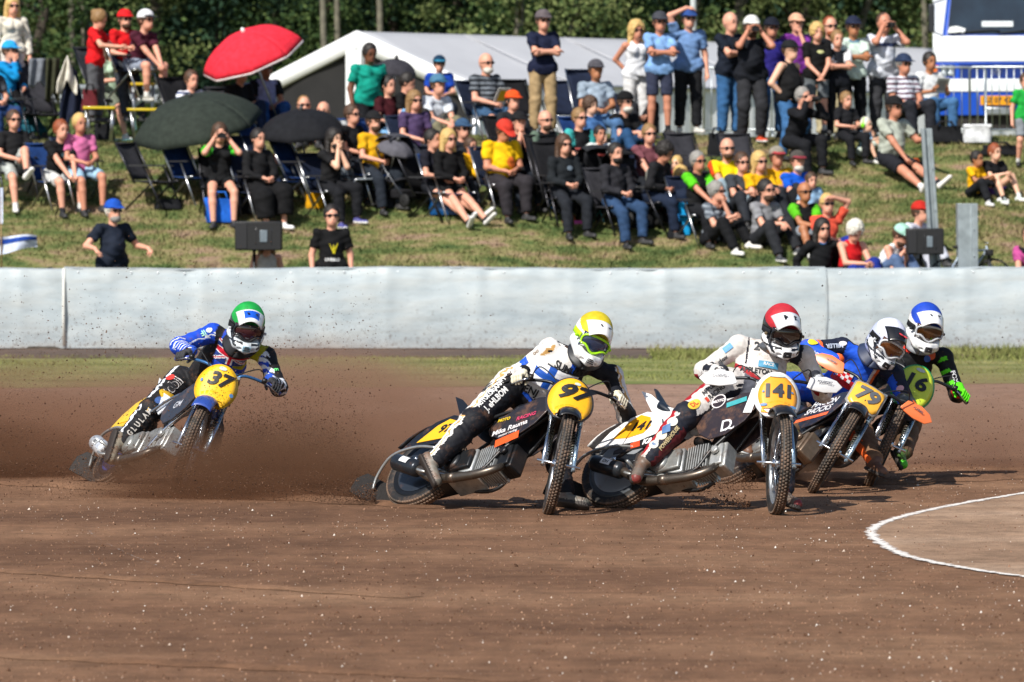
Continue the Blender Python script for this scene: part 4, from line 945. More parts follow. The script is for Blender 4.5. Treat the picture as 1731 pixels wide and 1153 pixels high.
PEOPLE = [
# ---- left block
dict(x=22, top=-1, pose='stand', H=1.72, yaw=20, arms='down', shirt=('#d3cdbf', 'long'), legwear=('#d8d4cc', 'trousers'), hair=('bl', 'long'), glasses=1, bust=1, d=79.5, label='standing person with long blond hair, sunglasses and cream knit top at the top left corner', short='woman in the cream top'),
dict(x=18, top=74, pose='chair', yaw=55, arms=('lap', 'chin'), legs='out', shirt=('#0f86c4', 'long'), legwear=('#1f5868', 'trousers'), cap='#2a9ad8', glasses=1, lean=.05, label='seated person in bright cyan jacket, light blue cap and teal trousers', short='person in cyan'),
dict(x=-14, top=96, pose='chair', yaw=40, arms='lap', shirt=('#3b4048', 'tee'), legwear=('#223a66', 'trousers'), hair=('br', 'short'), label='seated person in jeans half out of frame at the left edge', short='person at the edge'),
dict(x=166, top=19, pose='stand', H=1.68, yaw=78, arms=('out', 'out'), head=(0, 25), shirt=('#c8161c', 'tee'), legwear=('#55565a', 'trousers'), hair=('lb', 'bun'), d=78.5, label='person with hair in a bun and red t-shirt bending over the seated woman in mint', short='girl in red'),
dict(x=212, top=21, pose='chair', seat=.72, yaw=30, arms='lap', shirt=('#c8161c', 'tee'), legwear=('#33363c', 'trousers'), cap='#cf1d22', glasses=1, beard='br', d=79.4, label='person in red cap, red t-shirt and sunglasses behind the maroon shirt', short='man in red cap'),
dict(x=190, top=72, pose='chair', yaw=45, arms='read', legs='cross', shirt=('#b3cdb4', 'tee'), legwear=('#6d7466', 'shorts'), hair=('br', 'long'), bust=1, shoes='#e2e0da', nosock=1, item=('#d8d8d2', '#8a5a4a'), skin='l', label='seated person with long brown hair, mint top and crossed bare legs reading a programme', short='woman in mint'),
dict(x=247, top=22, pose='high', yaw=50, arms='elbows', lean=.42, shirt=('#4a1c2c', 'tee'), legwear=('#8b94a4', 'shorts'), cap=('#d9d9dc', 'cap', '#2a2c33'), glasses=1, shoes='#8c8a80', H=1.84, d=79.0, lift=1, label='person in maroon t-shirt and white cap sitting high with elbows on the knees', short='man in maroon'),
dict(x=24, top=190, pose='chair', yaw=25, arms='lap', legs='cross', shirt=('#1b1b1d', 'tee'), legwear=('#aab0ac', 'shorts'), hair=('br', 'short'), glasses=1, shoes='#e4e3de', label='seated person in black t-shirt, sunglasses and pale shorts at the left of the front row', short='man with sunglasses'),
dict(x=104, top=207, pose='chair', yaw=35, arms='knees', lean=.28, shirt=('#141416', 'tee'), legwear=('#c3c4c2', 'shorts'), hair=('rd', 'short'), print=[('r', '#b9212a', .03, -.10, .14, .035), ('o', '#3c5a66', .03, -.02, .12, .07)], label='young person in black t-shirt with a red print leaning over the knees', short='young man'),
dict(x=136, top=196, pose='chair', yaw=30, arms='lap', shirt=('#c76a98', 'tee'), legwear=('#9cc0d8', 'shorts'), hair=('bl', 'short'), shoes='#2a2a2c', nosock=1, skin='m', label='seated person in pink t-shirt and light blue shorts', short='woman in pink'),
dict(x=193, top=343, pose='stand', H=1.82, yaw=35, arms='rest', fat=1.15, shirt=('#1b2230', 'tee'), legwear=('#22252c', 'trousers'), hair=('wh', 'short'), cap='#1c4fb0', glasses=1, beard='gr', d=71.0, label='standing person in blue cap, navy shirt and grey beard behind the barrier', short='man in blue cap', group='people standing right behind the barrier'),
dict(x=325, top=123, pose='chair', yaw=35, arms='out', shirt=('#d4d8e0', 'tee'), stripes='#26396b', legwear=('#20304f', 'trousers'), hair=('br', 'short'), d=78.4, label='person in white and navy striped shirt showing above the green umbrella', short='man in stripes'),
dict(x=408, top=112, pose='chair', yaw=40, arms='lap', lean=.2, shirt=('#17181b', 'tee'), legwear=('#1d2a45', 'trousers'), hair=('dk', 'short'), d=78.5, label='person in black polo shirt leaning forward under the red parasol', short='man in black polo'),
dict(x=450, top=104, pose='chair', yaw=20, arms='lap', shirt=('#9a9fc4', 'tee'), shirt2='#17181b', legwear=('#27508c', 'trousers'), hair=('dk', 'bald'), glasses=1, skin='t', d=79.0, label='person in lavender shirt and jeans shaded by the red parasol', short='man in lavender'),
dict(x=372, top=213, pose='chair', yaw=10, arms='cam', legs='down', shirt=('#141517', 'tee'), shirt2='#3cb62a', legwear=('#141517', 'short'), hair=('br', 'long'), item='phone', bust=1, skin='l', nosock=1, label='person in black top with green sleeves filming with a phone under the green umbrella', short='person with green sleeves'),
dict(x=402, top=238, pose='chair', yaw=30, arms='lap', shirt=('#4666a8', 'tank'), legwear=('#8a8d92', 'shorts'), hair=('rd', 'short'), H=1.5, d=76.0, label='person in blue denim top half hidden behind the filming person', short='child in denim'),
dict(x=438, top=222, pose='chair', yaw=35, arms='lap', shirt=('#18181a', 'long'), legwear=('#121214', 'skirt'), hair=('dk', 'short'), shoes='#e6e6e4', label='person in long black skirt and white shoes under the black umbrella', short='woman in black skirt'),
dict(x=514, top=166, pose='chair', yaw=10, shirt=('#7b6a66', 'tee'), hair=('lb', 'shave'), glasses=1, d=77.8, label='person with sunglasses whose head shows above the left of the black umbrella', short='man'),
dict(x=546, top=176, pose='chair', yaw=-15, shirt=('#3c3c44', 'tee'), hair=('br', 'bald'), d=77.8, label='bald head showing above the right half of the black umbrella', short='man'),
dict(x=566, top=222, pose='chair', yaw=40, arms='chin', lean=.18, shirt=('#1a1a1c', 'tee'), legwear=('#17181c', 'trousers'), hair=('dk', 'long'), shoes='#4a4a8a', skin='p', beard='dk', label='person with long dark hair in black, both hands at the mouth, under the black umbrella', short='person in black'),
dict(x=561, top=351, pose='stand', H=1.83, yaw=10, arms='down', shirt=('#101012', 'tee'), legwear=('#22252c', 'trousers'), hair=('dk', 'short'), glasses=1, print=[('v', '#d8c81c', .01, -.10, .13, .15), ('LIVE&LO', '#d8d8d8', .0, -.26, .2, .055)], d=71.05, label='standing person in black t-shirt with a yellow bird print behind the barrier', short='man with bird print', group='people standing right behind the barrier'),
dict(x=452, top=398, pose='stand', H=1.60, yaw=15, arms='down', shirt=('#c9c0b4', 'tank'), legwear=('#22252c', 'trousers'), hair=('lb', 'long'), d=71.55, label='person in pale patterned top hidden behind the loudspeaker above the barrier', short='person', group='people standing right behind the barrier'),
dict(x=625, top=77, pose='stand', H=1.78, yaw=25, arms=('down', 'down'), head=(0, 12), fat=1.2, bust=1, shirt=('#0c8a78', 'tee'), legwear=('#15161a', 'trousers'), hair=('dk', 'short'), skin='d', label='standing person in teal green t-shirt and black trousers in front of the tent post', short='woman in teal'),
dict(x=597, top=181, pose='chair', yaw=50, arms='lap', shirt=('#1b1c20', 'tee'), hair=('br', 'short'), glasses=1, label='person with sunglasses behind the striped lounger', short='man'),
dict(x=633, top=193, pose='chair', yaw=35, arms='lap', shirt=('#d9a416', 'tee'), hair=('br', 'short'), cap='#1c1c1e', beard='br', label='person in black cap and yellow shirt right of the striped lounger', short='man in black cap'),
dict(x=658, top=132, pose='chair', yaw=40, arms='lap', legs='cross', shirt=('#3d1118', 'tee'), legwear=('#6f9cc4', 'trousers'), hair=('dk', 'short'), label='person in dark red shirt and light jeans half hidden by the woman in teal', short='person in dark red'),
dict(x=688, top=126, pose='chair', yaw=75, arms='lap', lean=.12, shirt=('#121214', 'tee'), legwear=('#5f646c', 'trousers'), hair=('dk', 'short'), head=(0, 15), label='person in black t-shirt seen in profile before the dark tent opening', short='man in profile'),
dict(x=743, top=98, pose='chair', seat=.70, yaw=10, arms='lap', shirt=('#123c9c', 'tee'), legwear=('#1e2430', 'trousers'), cap=('#16324a', 'cap', '#2c7a9a'), H=1.5, glasses=1, d=79.5, label='child in blue t-shirt and dark blue cap against the tent roof', short='boy in blue'),
dict(x=741, top=131, pose='ground', yaw=35, arms='elbows', lean=.35, shirt=('#cfd6de', 'tee'), legwear=('#77735c', 'trousers'), cap=('#4a7490', 'cap', '#2c5a78'), H=1.84, glasses=0, seat=.30, label='person in white t-shirt and blue grey cap with elbows on khaki knees', short='man in white t-shirt'),
dict(x=823, top=94, pose='chair', yaw=35, arms=('read', 'lap'), shirt=('#2e3238', 'tee'), stripes='#6f767e', legwear=('#34506e', 'shorts'), hair=('gr', 'bald'), glasses=1, beard='wh', fat=1.15, H=1.84, item=('#c9c9c4', '#cfae12'), label='bald person in grey striped polo with white beard and yellow programme', short='bald man in striped polo'),
dict(x=718, top=189, pose='ground', yaw=15, arms='elbows', shirt=('#6a6660', 'tee'), legwear=('#3a3d42', 'trousers'), hair=('dk', 'short'), fat=1.1, label='person in grey brown t-shirt with short dark hair', short='man in grey'),
dict(x=733, top=223, pose='chair', yaw=55, arms='lap', legs='stretch', shirt=('#1a1a24', 'tee'), legwear=('#181a20', 'short'), hair=('dk', 'short'), shoes='#b9bdc0', print=[('o', '#2d78c0', .05, .02, .07, .05), ('o', '#c59a1c', .04, -.10, .08, .06), ('o', '#7a5a9a', -.04, -.02, .06, .06)], seat=.40, label='young person in dark t-shirt with coloured prints and bare legs stretched out', short='young man'),
dict(x=760, top=223, pose='chair', yaw=35, arms='lap', legs='stretch', shirt=('#101012', 'long'), legwear=('#141517', 'short'), hair=('bl', 'long'), glasses=1, seat=.40, shoes='#17181a', nosock=1, label='blonde person in black top with sunglasses and bare legs', short='blonde woman'),
dict(x=850, top=205, pose='chair', yaw=30, arms='lap', fat=1.4, head=(5, 30), lean=.08, shirt=('#e0b20c', 'tee'), legwear=('#2d2a2e', 'trousers'), cap='#c93a2c', H=1.84, skin='m', print=[('o', '#d9691c', .05, -.12, .20, .16)], label='heavy person in bright yellow t-shirt and red cap looking down', short='heavy man in yellow'),
dict(x=878, top=194, pose='chair', yaw=20, arms='chin', shirt=('#1b1c20', 'tee'), hair=('dk', 'short'), cap='#1a1a1c', label='person in black cap behind the heavy man in yellow', short='man in black cap'),
dict(x=797, top=238, pose='ground', yaw=40, arms='knees', H=1.25, shirt=('#e0a810', 'long'), legwear=('#20242c', 'trousers'), hair=('br', 'short'), d=75.2, label='small child in yellow jacket left of the heavy man in yellow', short='child'),
dict(x=919, top=22, pose='stand', H=1.84, yaw=20, arms='crossed', shirt=('#171d35', 'tee'), legwear=('#a58d68', 'trousers'), cap='#5e5659', glasses=1, hair=('br', 'short'), shoes='#4a4440', label='standing person in navy t-shirt and khaki trousers with arms crossed', short='man in navy'),
dict(x=923, top=191, pose='chair', yaw=35, arms=('rest', 'lap'), shirt=('#15161a', 'tee'), shirt2='#5c6e60', legwear=('#23262c', 'trousers'), hair=('dk', 'bald'), glasses=1, beard='br', label='bald person in black vest with grey green sleeves and sunglasses', short='bald man in black vest'),
dict(x=1008, top=106, pose='chair', yaw=20, arms='lap', shirt=('#8d9cab', 'tee'), legwear=('#4a6c94', 'trousers'), cap='#4b4a50', hair=('br', 'short'), fat=1.15, H=1.8, skin='t', label='person in blue grey t-shirt and dark cap seated before the tent roof', short='man in blue grey'),
dict(x=981, top=187, pose='chair', yaw=35, arms='lap', shirt=('#17181c', 'tee'), shirt2='#3fa7a4', legwear=('#1b1d22', 'trousers'), hair=('lb', 'short'), glasses=1, label='person in black vest with turquoise sleeves and sunglasses', short='man with turquoise sleeves'),
dict(x=1000, top=167, pose='chair', yaw=40, arms='lap', shirt=('#4c76ad', 'tee'), legwear=('#2e415e', 'trousers'), hair=('br', 'fluffy'), skin='p', H=1.6, label='young person with light brown hair and blue t-shirt behind the turquoise sleeves', short='youngster'),
dict(x=1077, top=122, pose='chair', yaw=15, seat=.38, d=78.4, arms='lap', shirt=('#53565a', 'long'), stripes='#8c8f92', legwear=('#23252a', 'trousers'), cap='#19191b', hair=('lb', 'long'), glasses=1, label='person in black cap wrapped in a grey patterned scarf', short='woman in scarf'),
dict(x=1058, top=160, pose='ground', yaw=40, arms='elbows', shirt=('#131315', 'tee'), legwear=('#284a70', 'trousers'), cap=('#121214', 'beanie'), glasses=1, beard='wh', H=1.82, lean=.22, label='person in black beanie and black t-shirt with white beard and sunglasses', short='man in beanie'),
dict(x=1077, top=40, pose='stand', H=1.70, yaw=20, arms='behind', shirt=('#d9dbde', 'tank'), legwear=('#d5d5d5', 'trousers'), hair=('bl', 'curly'), glasses=1, bust=1, skin='m', d=78.3, label='standing person with curly blond hair and white sleeveless top', short='curly blonde woman'),
dict(x=1116, top=25, pose='stand', H=1.80, yaw=15, arms='crossed', shirt=('#7ba3d4', 'tee'), legwear=('#33384c', 'shorts'), cap='#3f4148', glasses=1, hair=('br', 'short'), skin='m', d=77.9, label='standing person in light blue polo and navy shorts with arms crossed', short='man in light blue polo'),
dict(x=1165, top=19, pose='stand', H=1.84, yaw=15, arms=('down', 'top'), fat=1.08, shirt=('#6b8cba', 'tee'), legwear=('#1c1d20', 'trousers'), cap=('#2d4a86', 'cap'), glasses=1, hair=('br', 'short'), shoes='#c9c8c0', label='standing person in grey blue t-shirt with a hand on the head', short='man with hand on head'),
dict(x=1015, top=216, pose='chair', yaw=25, arms='lap', H=1.45, shirt=('#dde2e0', 'tee'), legwear=('#2b3442', 'shorts'), hair=('dk', 'short'), skin='m', seat=.42, label='child in white t-shirt with short dark hair', short='boy in white'),
dict(x=1121, top=242, pose='chair', yaw=60, arms='lap', lean=.3, head=(0, 25), shirt=('#1d1d20', 'long'), legwear=('#1a2438', 'trousers'), hair=('dk', 'fluffy'), skin='m', label='person with dark hair and dark jacket leaning over a baby', short='parent'),
dict(x=1143, top=269, pose='ground', H=1.0, yaw=-30, seat=.45, lift=1, arms='lap', shirt=('#7a2336', 'long'), legwear=('#7a2336', 'trousers'), hair=('bl', 'short'), skin='p', d=74.9, label='baby in dark red held by the parent in the dark jacket', short='baby'),
dict(x=1181, top=260, pose='chair', seat=.40, yaw=35, arms='knees', shirt=('#141517', 'tee'), shirt2='#58c61c', legwear=('#1a1b1f', 'trousers'), hair=('gr', 'short'), glasses=1, skin='m', label='grey haired person in black t-shirt with bright green sleeves and sunglasses', short='man with green sleeves'),
dict(x=1230, top=238, pose='ground', yaw=15, arms='elbows', H=1.85, fat=1.15, shirt=('#e6cc10', 'tee'), hem='#dd4a1a', legwear=('#8da1ad', 'trousers'), hair=('br', 'bald'), glasses=1, beard='br', label='bald person in yellow t-shirt with an orange hem and pale jeans', short='bald man in yellow'),
dict(x=1213, top=311, pose='ground', yaw=50, arms=('chin', 'knees'), shirt=('#59606a', 'tee'), stripes='#8e969e', legwear=('#131417', 'trousers'), hair=('gr', 'bun'), glasses=1, shoes='#e8e6e0', lean=.16, label='person in grey patterned top and black trousers resting the chin on a hand', short='woman in grey pattern'),
dict(x=1296, top=308, pose='ground', yaw=38, arms='elbows', shirt=('#85868a', 'tee'), legwear=('#25272b', 'trousers'), hair=('dk', 'short'), glasses=1, beard='br', H=1.84, shoes='#3a3d42', lean=.16, label='person in light grey t-shirt and dark jeans with sunglasses', short='man in light grey'),
dict(x=1285, top=261, pose='ground', yaw=30, arms='knees', shirt=('#e2ab10', 'tee'), legwear=('#23262c', 'trousers'), hair=('bl', 'long'), glasses=1, label='blond person in plain yellow top with sunglasses', short='blonde in yellow'),
dict(x=1314, top=253, pose='ground', yaw=20, arms='crossed', shirt=('#e2ab10', 'tee'), legwear=('#23262c', 'trousers'), cap=('#8a8478', 'cap', '#a83a40'), glasses=0, skin='m', fat=1.15, label='person in yellow t-shirt and a grey cap with red peak', short='man in grey cap'),
dict(x=1349, top=260, pose='ground', yaw=20, arms='crossed', shirt=('#1356c4', 'tee'), legwear=('#15171b', 'trousers'), cap=('#4a4642', 'cap', '#8d3440'), glasses=0, beard='wh', label='person in bright blue t-shirt and dark cap', short='man in bright blue'),
dict(x=1361, top=312, pose='ground', yaw=25, arms='elbows', shirt=('#141517', 'tee'), shirt2='#58b41c', legwear=('#7f8790', 'shorts'), hair=('dk', 'bald'), glasses=1, skin='t', label='bald person in black shirt with green cuffs and grey shorts', short='bald man in black'),
dict(x=1372, top=297, pose='ground', yaw=20, H=1.2, arms='lap', shirt=('#8fb3d4', 'tee'), legwear=('#2b3442', 'shorts'), hair=('br', 'short'), d=74.2, label='small child in pale blue behind the bald man in black', short='child'),
dict(x=1399, top=332, pose='ground', yaw=15, arms=('shade', 'knees'), shirt=('#d9553f', 'tee'), legwear=('#1c2f86', 'trousers'), hair=('bl', 'short'), glasses=1, label='person in coral t-shirt shading the eyes with a raised arm', short='person in coral'),
dict(x=1391, top=374, pose='ground', yaw=20, arms='prop', shirt=('#121316', 'long'), legwear=('#16171b', 'trousers'), hair=('dk', 'long'), glasses=1, print=[('o', '#1a6aa8', .0, .14, .13, .06)], label='person with long dark hair, black top and a blue scarf just above the barrier', short='woman with blue scarf'),
dict(x=1443, top=374, pose='ground', yaw=30, arms='knees', head=(0, 35), shirt=('#c51c20', 'tank'), legwear=('#1c2f86', 'trousers'), hair=('wh', 'fluffy'), lean=.2, label='white haired person in red tank top looking down just above the barrier', short='white haired person'),
dict(x=1519, top=382, pose='ground', yaw=55, arms='knees', head=(0, 30), lean=.55, shirt=('#dfe3e6', 'tank'), legwear=('#54688a', 'trousers'), cap='#9cc8b8', glasses=1, beard='br', label='person in white tank top and mint cap bending forward by the barrier', short='man in tank top'),
# ---- right block, standing
dict(x=1236, top=25, pose='stand', H=1.86, yaw=40, arms='crossed', fat=1.12, shirt=('#141b28', 'tee'), legwear=('#35608e', 'trousers'), hair=('gr', 'bald'), d=78.0, label='tall bald person in navy t-shirt and blue jeans', short='bald man in navy'),
dict(x=1271, top=32, pose='stand', H=1.87, yaw=10, arms='cam', fat=1.22, shirt=('#13161d', 'tee'), legwear=('#2c2d31', 'trousers'), cap='#d5d5cf', hair=('br', 'short'), beard='br', shoes='#c4441f', item='phone', skin='m', label='big person in black t-shirt and white cap photographing with both hands raised', short='big man in white cap'),
dict(x=1305, top=35, pose='stand', H=1.80, yaw=15, arms='down', shirt=('#27216f', 'long'), legwear=('#3a5f8c', 'trousers'), cap='#161a26', glasses=1, d=79.0, skin='m', label='person in dark cap and violet blue sweater behind the raised elbow', short='man in violet blue'),
dict(x=1347, top=28, pose='stand', H=1.72, yaw=20, arms=('chin', 'down'), shirt=('#74308a', 'tee'), legwear=('#1d1e22', 'trousers'), cap='#d3a184', hair=('br', 'short'), d=79.2, label='person in purple t-shirt and peach coloured cap', short='person in purple'),
dict(x=1337, top=73, pose='stand', H=1.76, yaw=55, arms='pocket', fat=1.3, shirt=('#121214', 'tank'), legwear=('#3c6796', 'trousers'), cap='#1a1c1e', hair=('br', 'shave'), glasses=1, skin='p', d=76.9, print=[('o', '#b11c22', .10, -.06, .10, .12)], label='stout person in black sleeveless top, cap and jeans with tattooed arms', short='stout man'),
dict(x=1382, top=43, pose='stand', H=1.62, yaw=15, arms='clasp', shirt=('#101011', 'tee'), legwear=('#5e6468', 'shorts'), hair=('bl', 'fluffy'), d=77.6, print=[('o', '#c8c88c', .03, .0, .12, .05)], label='blond teenager in black t-shirt with hands clasped in front', short='blond teenager'),
dict(x=1404, top=32, pose='stand', H=1.84, yaw=20, arms='down', shirt=('#15161a', 'tee'), legwear=('#b3a887', 'trousers'), hair=('rd', 'shave'), glasses=1, beard='rd', d=78.7, print=[('v', '#d8dadd', .0, .05, .22, .10)], label='person with sunglasses and black t-shirt with white chest print', short='man with white print'),
dict(x=1416, top=55, pose='stand', H=1.62, yaw=15, arms='crossed', shirt=('#15181f', 'tee'), shirt2='#d8dadd', legwear=('#16171b', 'trousers'), hair=('lb', 'short'), d=77.8, label='young person in black jersey with white sleeve and folded arms', short='young boy'),
dict(x=1443, top=33, pose='stand', H=1.80, yaw=15, arms='crossed', shirt=('#c3d6cc', 'tee'), legwear=('#141519', 'trousers'), cap='#20263c', glasses=1, skin='t', d=78.2, print=[('o', '#5e8699', .0, .12, .18, .06)], label='person in mint white t-shirt and navy cap with arms crossed', short='man in mint'),
dict(x=1495, top=26, pose='stand', H=1.88, yaw=20, arms='cam', fat=1.15, shirt=('#cdd2dc', 'tee'), legwear=('#36373b', 'trousers'), hair=('br', 'shave'), item='camera', skin='m', d=78.5, print=[('r', '#2b3b62', .0, .02, .34, .06)], label='person in white polo with navy band filming with raised hands', short='man in white polo'),
dict(x=1529, top=96, pose='chair', yaw=30, arms='lap', seat=.60, shirt=('#c9ccd6', 'tee'), stripes='#54283c', legwear=('#23252c', 'trousers'), cap='#27344e', hair=('gr', 'short'), glasses=1, fat=1.15, skin='m', H=1.84, d=78.3, label='seated person in navy cap and a polo striped white and burgundy', short='man in striped polo'),
dict(x=1573, top=92, pose='chair', seat=.6, yaw=25, arms='read', shirt=('#d9dcdc', 'tee'), legwear=('#3f6791', 'trousers'), hair=('dk', 'short'), skin='t', item=('#d9d9d4', '#a09a92'), d=80.5, label='person in white reading a programme in front of the truck', short='reader by the truck'),
dict(x=1513, top=168, pose='ground', yaw=40, arms=('out', 'knees'), legs='stretch', seat=.30, fat=1.25, shirt=('#a8aea2', 'tee'), legwear=('#1d1e24', 'shorts'), cap='#19191b', hair=('br', 'short'), glasses=1, skin='m', shoes='#d8d8d4', H=1.88, label='large person in pale grey green t-shirt and black shorts seated on the slope', short='large man on slope'),
dict(x=1466, top=204, pose='ground', H=1.02, yaw=50, arms=('chin', 'knees'), shirt=('#9cc3df', 'tee'), legwear=('#c3cfc4', 'shorts'), hair=('wh', 'short'), shoes='#d9d9d4', skin='p', ears=1, label='toddler in light blue t-shirt with green ear defenders sitting on the grass', short='toddler'),
dict(x=1653, top=260, pose='ground', H=1.22, yaw=45, arms='knees', shirt=('#e0a70e', 'tee'), legwear=('#1a1c20', 'trousers'), hair=('dk', 'short'), skin='t', shoes='#d8d8d8', label='child in yellow t-shirt and black trousers sitting on the slope', short='child in yellow'),
dict(x=1683, top=248, pose='ground', H=1.35, yaw=35, arms='knees', shirt=('#151518', 'tee'), legwear=('#5c3aa0', 'short'), hair=('rd', 'short'), skin='p', shoes='#d8e4de', label='child in black t-shirt and purple shorts sitting beside the child in yellow', short='child in black'),
dict(x=1735, top=128, pose='stand', H=1.35, yaw=10, arms='down', shirt=('#1f9a3c', 'tee'), legwear=('#7c8288', 'shorts'), hair=('br', 'short'), label='child in green t-shirt and grey shorts at the right edge', short='child in green'),
dict(x=1358, top=152, pose='chair', seat=.35, yaw=40, arms='cam', lean=.35, shirt=('#15161a', 'long'), legwear=('#17181c', 'trousers'), hair=('gr', 'short'), glasses=1, item='camera', seatkind='none', d=76.4, label='crouching person in black holding a camera at the feet of the standing group', short='crouching photographer'),
dict(x=1556, top=346, pose='ground', yaw=50, arms='knees', lean=.40, shirt=('#b9bccb', 'long'), shirt2='#c9ccd8', legwear=('#c3c6d2', 'trousers'), cap='#b5281f', hair=('br', 'short'), label='person in light grey racing suit and red cap bending over behind the right loudspeaker', short='person in racing suit'),
dict(x=1740, top=385, pose='ground', yaw=-20, arms='knees', lean=.3, shirt=('#17181c', 'tee'), shirt2='#b04a86', legwear=('#3fae22', 'shorts'), hair=('br', 'short'), label='person in bright green shorts half out of frame at the lower right of the bank', short='person at right edge'),
dict(x=1432, top=160, pose='chair', seat=.4, yaw=30, arms='lap', shirt=('#1a1b1f', 'tee'), legwear=('#1a1b1f', 'trousers'), hair=('lb', 'short'), H=1.3, d=77.0, seatkind='none', label='small person in black among the legs of the standing group', short='child'),
dict(x=702, top=158, pose='chair', yaw=30, arms='lap', shirt=('#4a3a5c', 'tee'), legwear=('#2b2f38', 'trousers'), hair=('lb', 'long'), glasses=1, label='person with light brown hair and dull purple t-shirt left of the khaki knees', short='extra'),
dict(x=783, top=206, pose='ground', yaw=35, arms='knees', shirt=('#2a2d33', 'tee'), legwear=('#5a5648', 'trousers'), cap='#35506e', glasses=1, label='person in dark grey t-shirt and slate blue cap behind the blonde with sunglasses', short='extra'),
dict(x=955, top=232, pose='chair', yaw=25, arms='lap', shirt=('#1c2024', 'long'), legwear=('#202329', 'trousers'), hair=('br', 'long'), glasses=1, print=[('o', '#8a9aa8', .04, -.02, .10, .07)], label='person with brown hair and dark jacket with pale print beside the cool bag', short='extra'),
dict(x=1042, top=246, pose='chair', yaw=35, arms='lap', shirt=('#26262b', 'long'), legwear=('#2d4566', 'trousers'), hair=('dk', 'short'), beard='dk', label='bearded person in charcoal sweater beside the pushchair with the red handle', short='extra'),
dict(x=1098, top=214, pose='chair', yaw=20, arms='elbows', lean=.2, shirt=('#70424a', 'tee'), legwear=('#1d2026', 'trousers'), hair=('lb', 'short'), glasses=1, label='person in faded burgundy t-shirt right of the black beanie', short='extra'),
dict(x=1152, top=286, pose='ground', yaw=25, H=1.3, arms='knees', shirt=('#3b5f8c', 'tee'), legwear=('#22262e', 'shorts'), hair=('bl', 'fluffy'), skin='p', label='child with fair hair in denim blue t-shirt behind the cyan bag', short='extra'),
dict(x=1255, top=262, pose='ground', yaw=25, arms='knees', shirt=('#3c4046', 'tee'), legwear=('#2a2d33', 'trousers'), hair=('br', 'short'), glasses=1, label='person in slate grey t-shirt between the bald person in yellow and the blond one', short='extra'),
dict(x=868, top=158, pose='chair', yaw=30, arms='lap', shirt=('#22252a', 'tee'), legwear=('#b08a72', 'short'), hair=('dk', 'short'), cap='#d8501e', label='person in black t-shirt and orange cap left of the khaki trousers', short='extra'),
dict(x=480, top=236, pose='chair', yaw=25, arms='lap', H=1.5, shirt=('#a84a22', 'tee'), legwear=('#2b3442', 'shorts'), hair=('rd', 'short'), d=76.8, label='child in rust orange shirt in the shade below the black umbrella', short='extra'),
]
for sp in PEOPLE: person(sp)
# ================================================================== things on the bank
def rel(mb_pts, o): return [Vector(p) - o for p in mb_pts]
CH_COL = [('dark navy', '#1a2236'), ('dark blue', '#1d3a6e'), ('black', '#18181b'), ('charcoal', '#333338')]
def chair_proto(cname, col, label, high=False, bright=True):
    t = thing('camp_chair', label, 'folding chair', Vector((0, 0, 0)), 'folding camp chairs on the bank')
    fab = cloth(col); al = metalm('#d4d6d8', .3) if bright else metalm('#4a4a4e', .4)
    bh = .78 if high else .52
    mb = MB(); mb.grid(lambda u, v: Vector((-.25 + .5 * u, .22 - .46 * v, .42 - .035 * math.sin(PI * u) * math.sin(PI * v) - .02 * (1 - v))), 6, 6); mb.build('seat', fab, t, solid=.012)
    mb = MB(); mb.grid(lambda u, v: Vector((-.24 + .48 * u, -.24 - .30 * v * bh / .55 - .03 * math.sin(PI * u), .44 + bh * v)), 6, 6)
    mb.tube([(-.24, -.24 - .30 * bh / .55, .44 + bh), (.24, -.24 - .30 * bh / .55, .44 + bh)], .016, 6)
    mb.build('backrest', fab, t, solid=.012)
    for sx in (-1, 1):
        mb = MB(); mb.tube([(.26 * sx, .30, .0), (.26 * sx, -.02, .62)], .015, 6); mb.build('leg', al, t)
        mb = MB(); mb.tube([(.26 * sx, -.34, .0), (.26 * sx, .16, .42), (.26 * sx, .24, .42)], .015, 6); mb.build('leg', al, t)
        mb = MB(); mb.tube([(.255 * sx, -.18, .38), (.255 * sx, -.24 - .30 * bh / .55, .46 + bh)], .015, 6); mb.build('back_tube', al, t)
        mb = MB(); mb.box((.27 * sx, -.06, .64), (.045, .42, .022)); mb.build('armrest', mat('armrest', '#2a2a2c', .5), t, smooth=False)
    return t
def chair_M(p, fdir, tilt=0.0):
    f = Vector(fdir).normalized(); x = f.cross(Vector((0, 0, 1))); M = Matrix(((x.x, f.x, 0, p.x), (x.y, f.y, 0, p.y), (0, 0, 1, p.z), (0, 0, 0, 1)))
    return M @ Matrix.Rotation(tilt, 4, 'X')
first = {}
def place_chair(M, ci, high, label):
    key = (ci, high)
    if key not in first:
        first[key] = chair_proto(CH_COL[ci][0], CH_COL[ci][1], label, high, ci < 2); first[key].matrix_world = M; return first[key]
    return dup(first[key], M, label)
for i, (hip, f, l, zb, sp) in enumerate(SEATS):
    ci = [1, 0, 2, 3, 0, 2][i % 6]
    if sp.get('seat', .5) > .58 or sp['x'] > 1700: continue
    p = Vector((hip.x, hip.y, hip.z - .50)) + f * .06
    w_ = (CH_COL[ci][0] + ' folding chair under the ' + sp['label']).split()[:16]
    while w_[-1] in ('the', 'of', 'a', 'and', 'with', 'in', 'at', 'under', 'behind', 'over', 'by', 'just', 'whose', 'half', 'whose', 'to', 'right', 'left', 'seen'): w_.pop()
    place_chair(chair_M(p, f), ci, i % 5 == 3, ' '.join(w_))
def on_bank(px, py, dz=0.0):       # the spot on the bank seen at that bearing
    best = None
    for k in range(400):
        d = 71.5 + k * .05; x = (px - IW / 2) / FPX * d; z = CAMH + (HOR - py) / FPX * d
        if ground_z(x, d) + dz >= z: return Vector((x, d, ground_z(x, d) + dz))
    d = 79.0; x = (px - IW / 2) / FPX * d; return Vector((x, d, ground_z(x, d)))
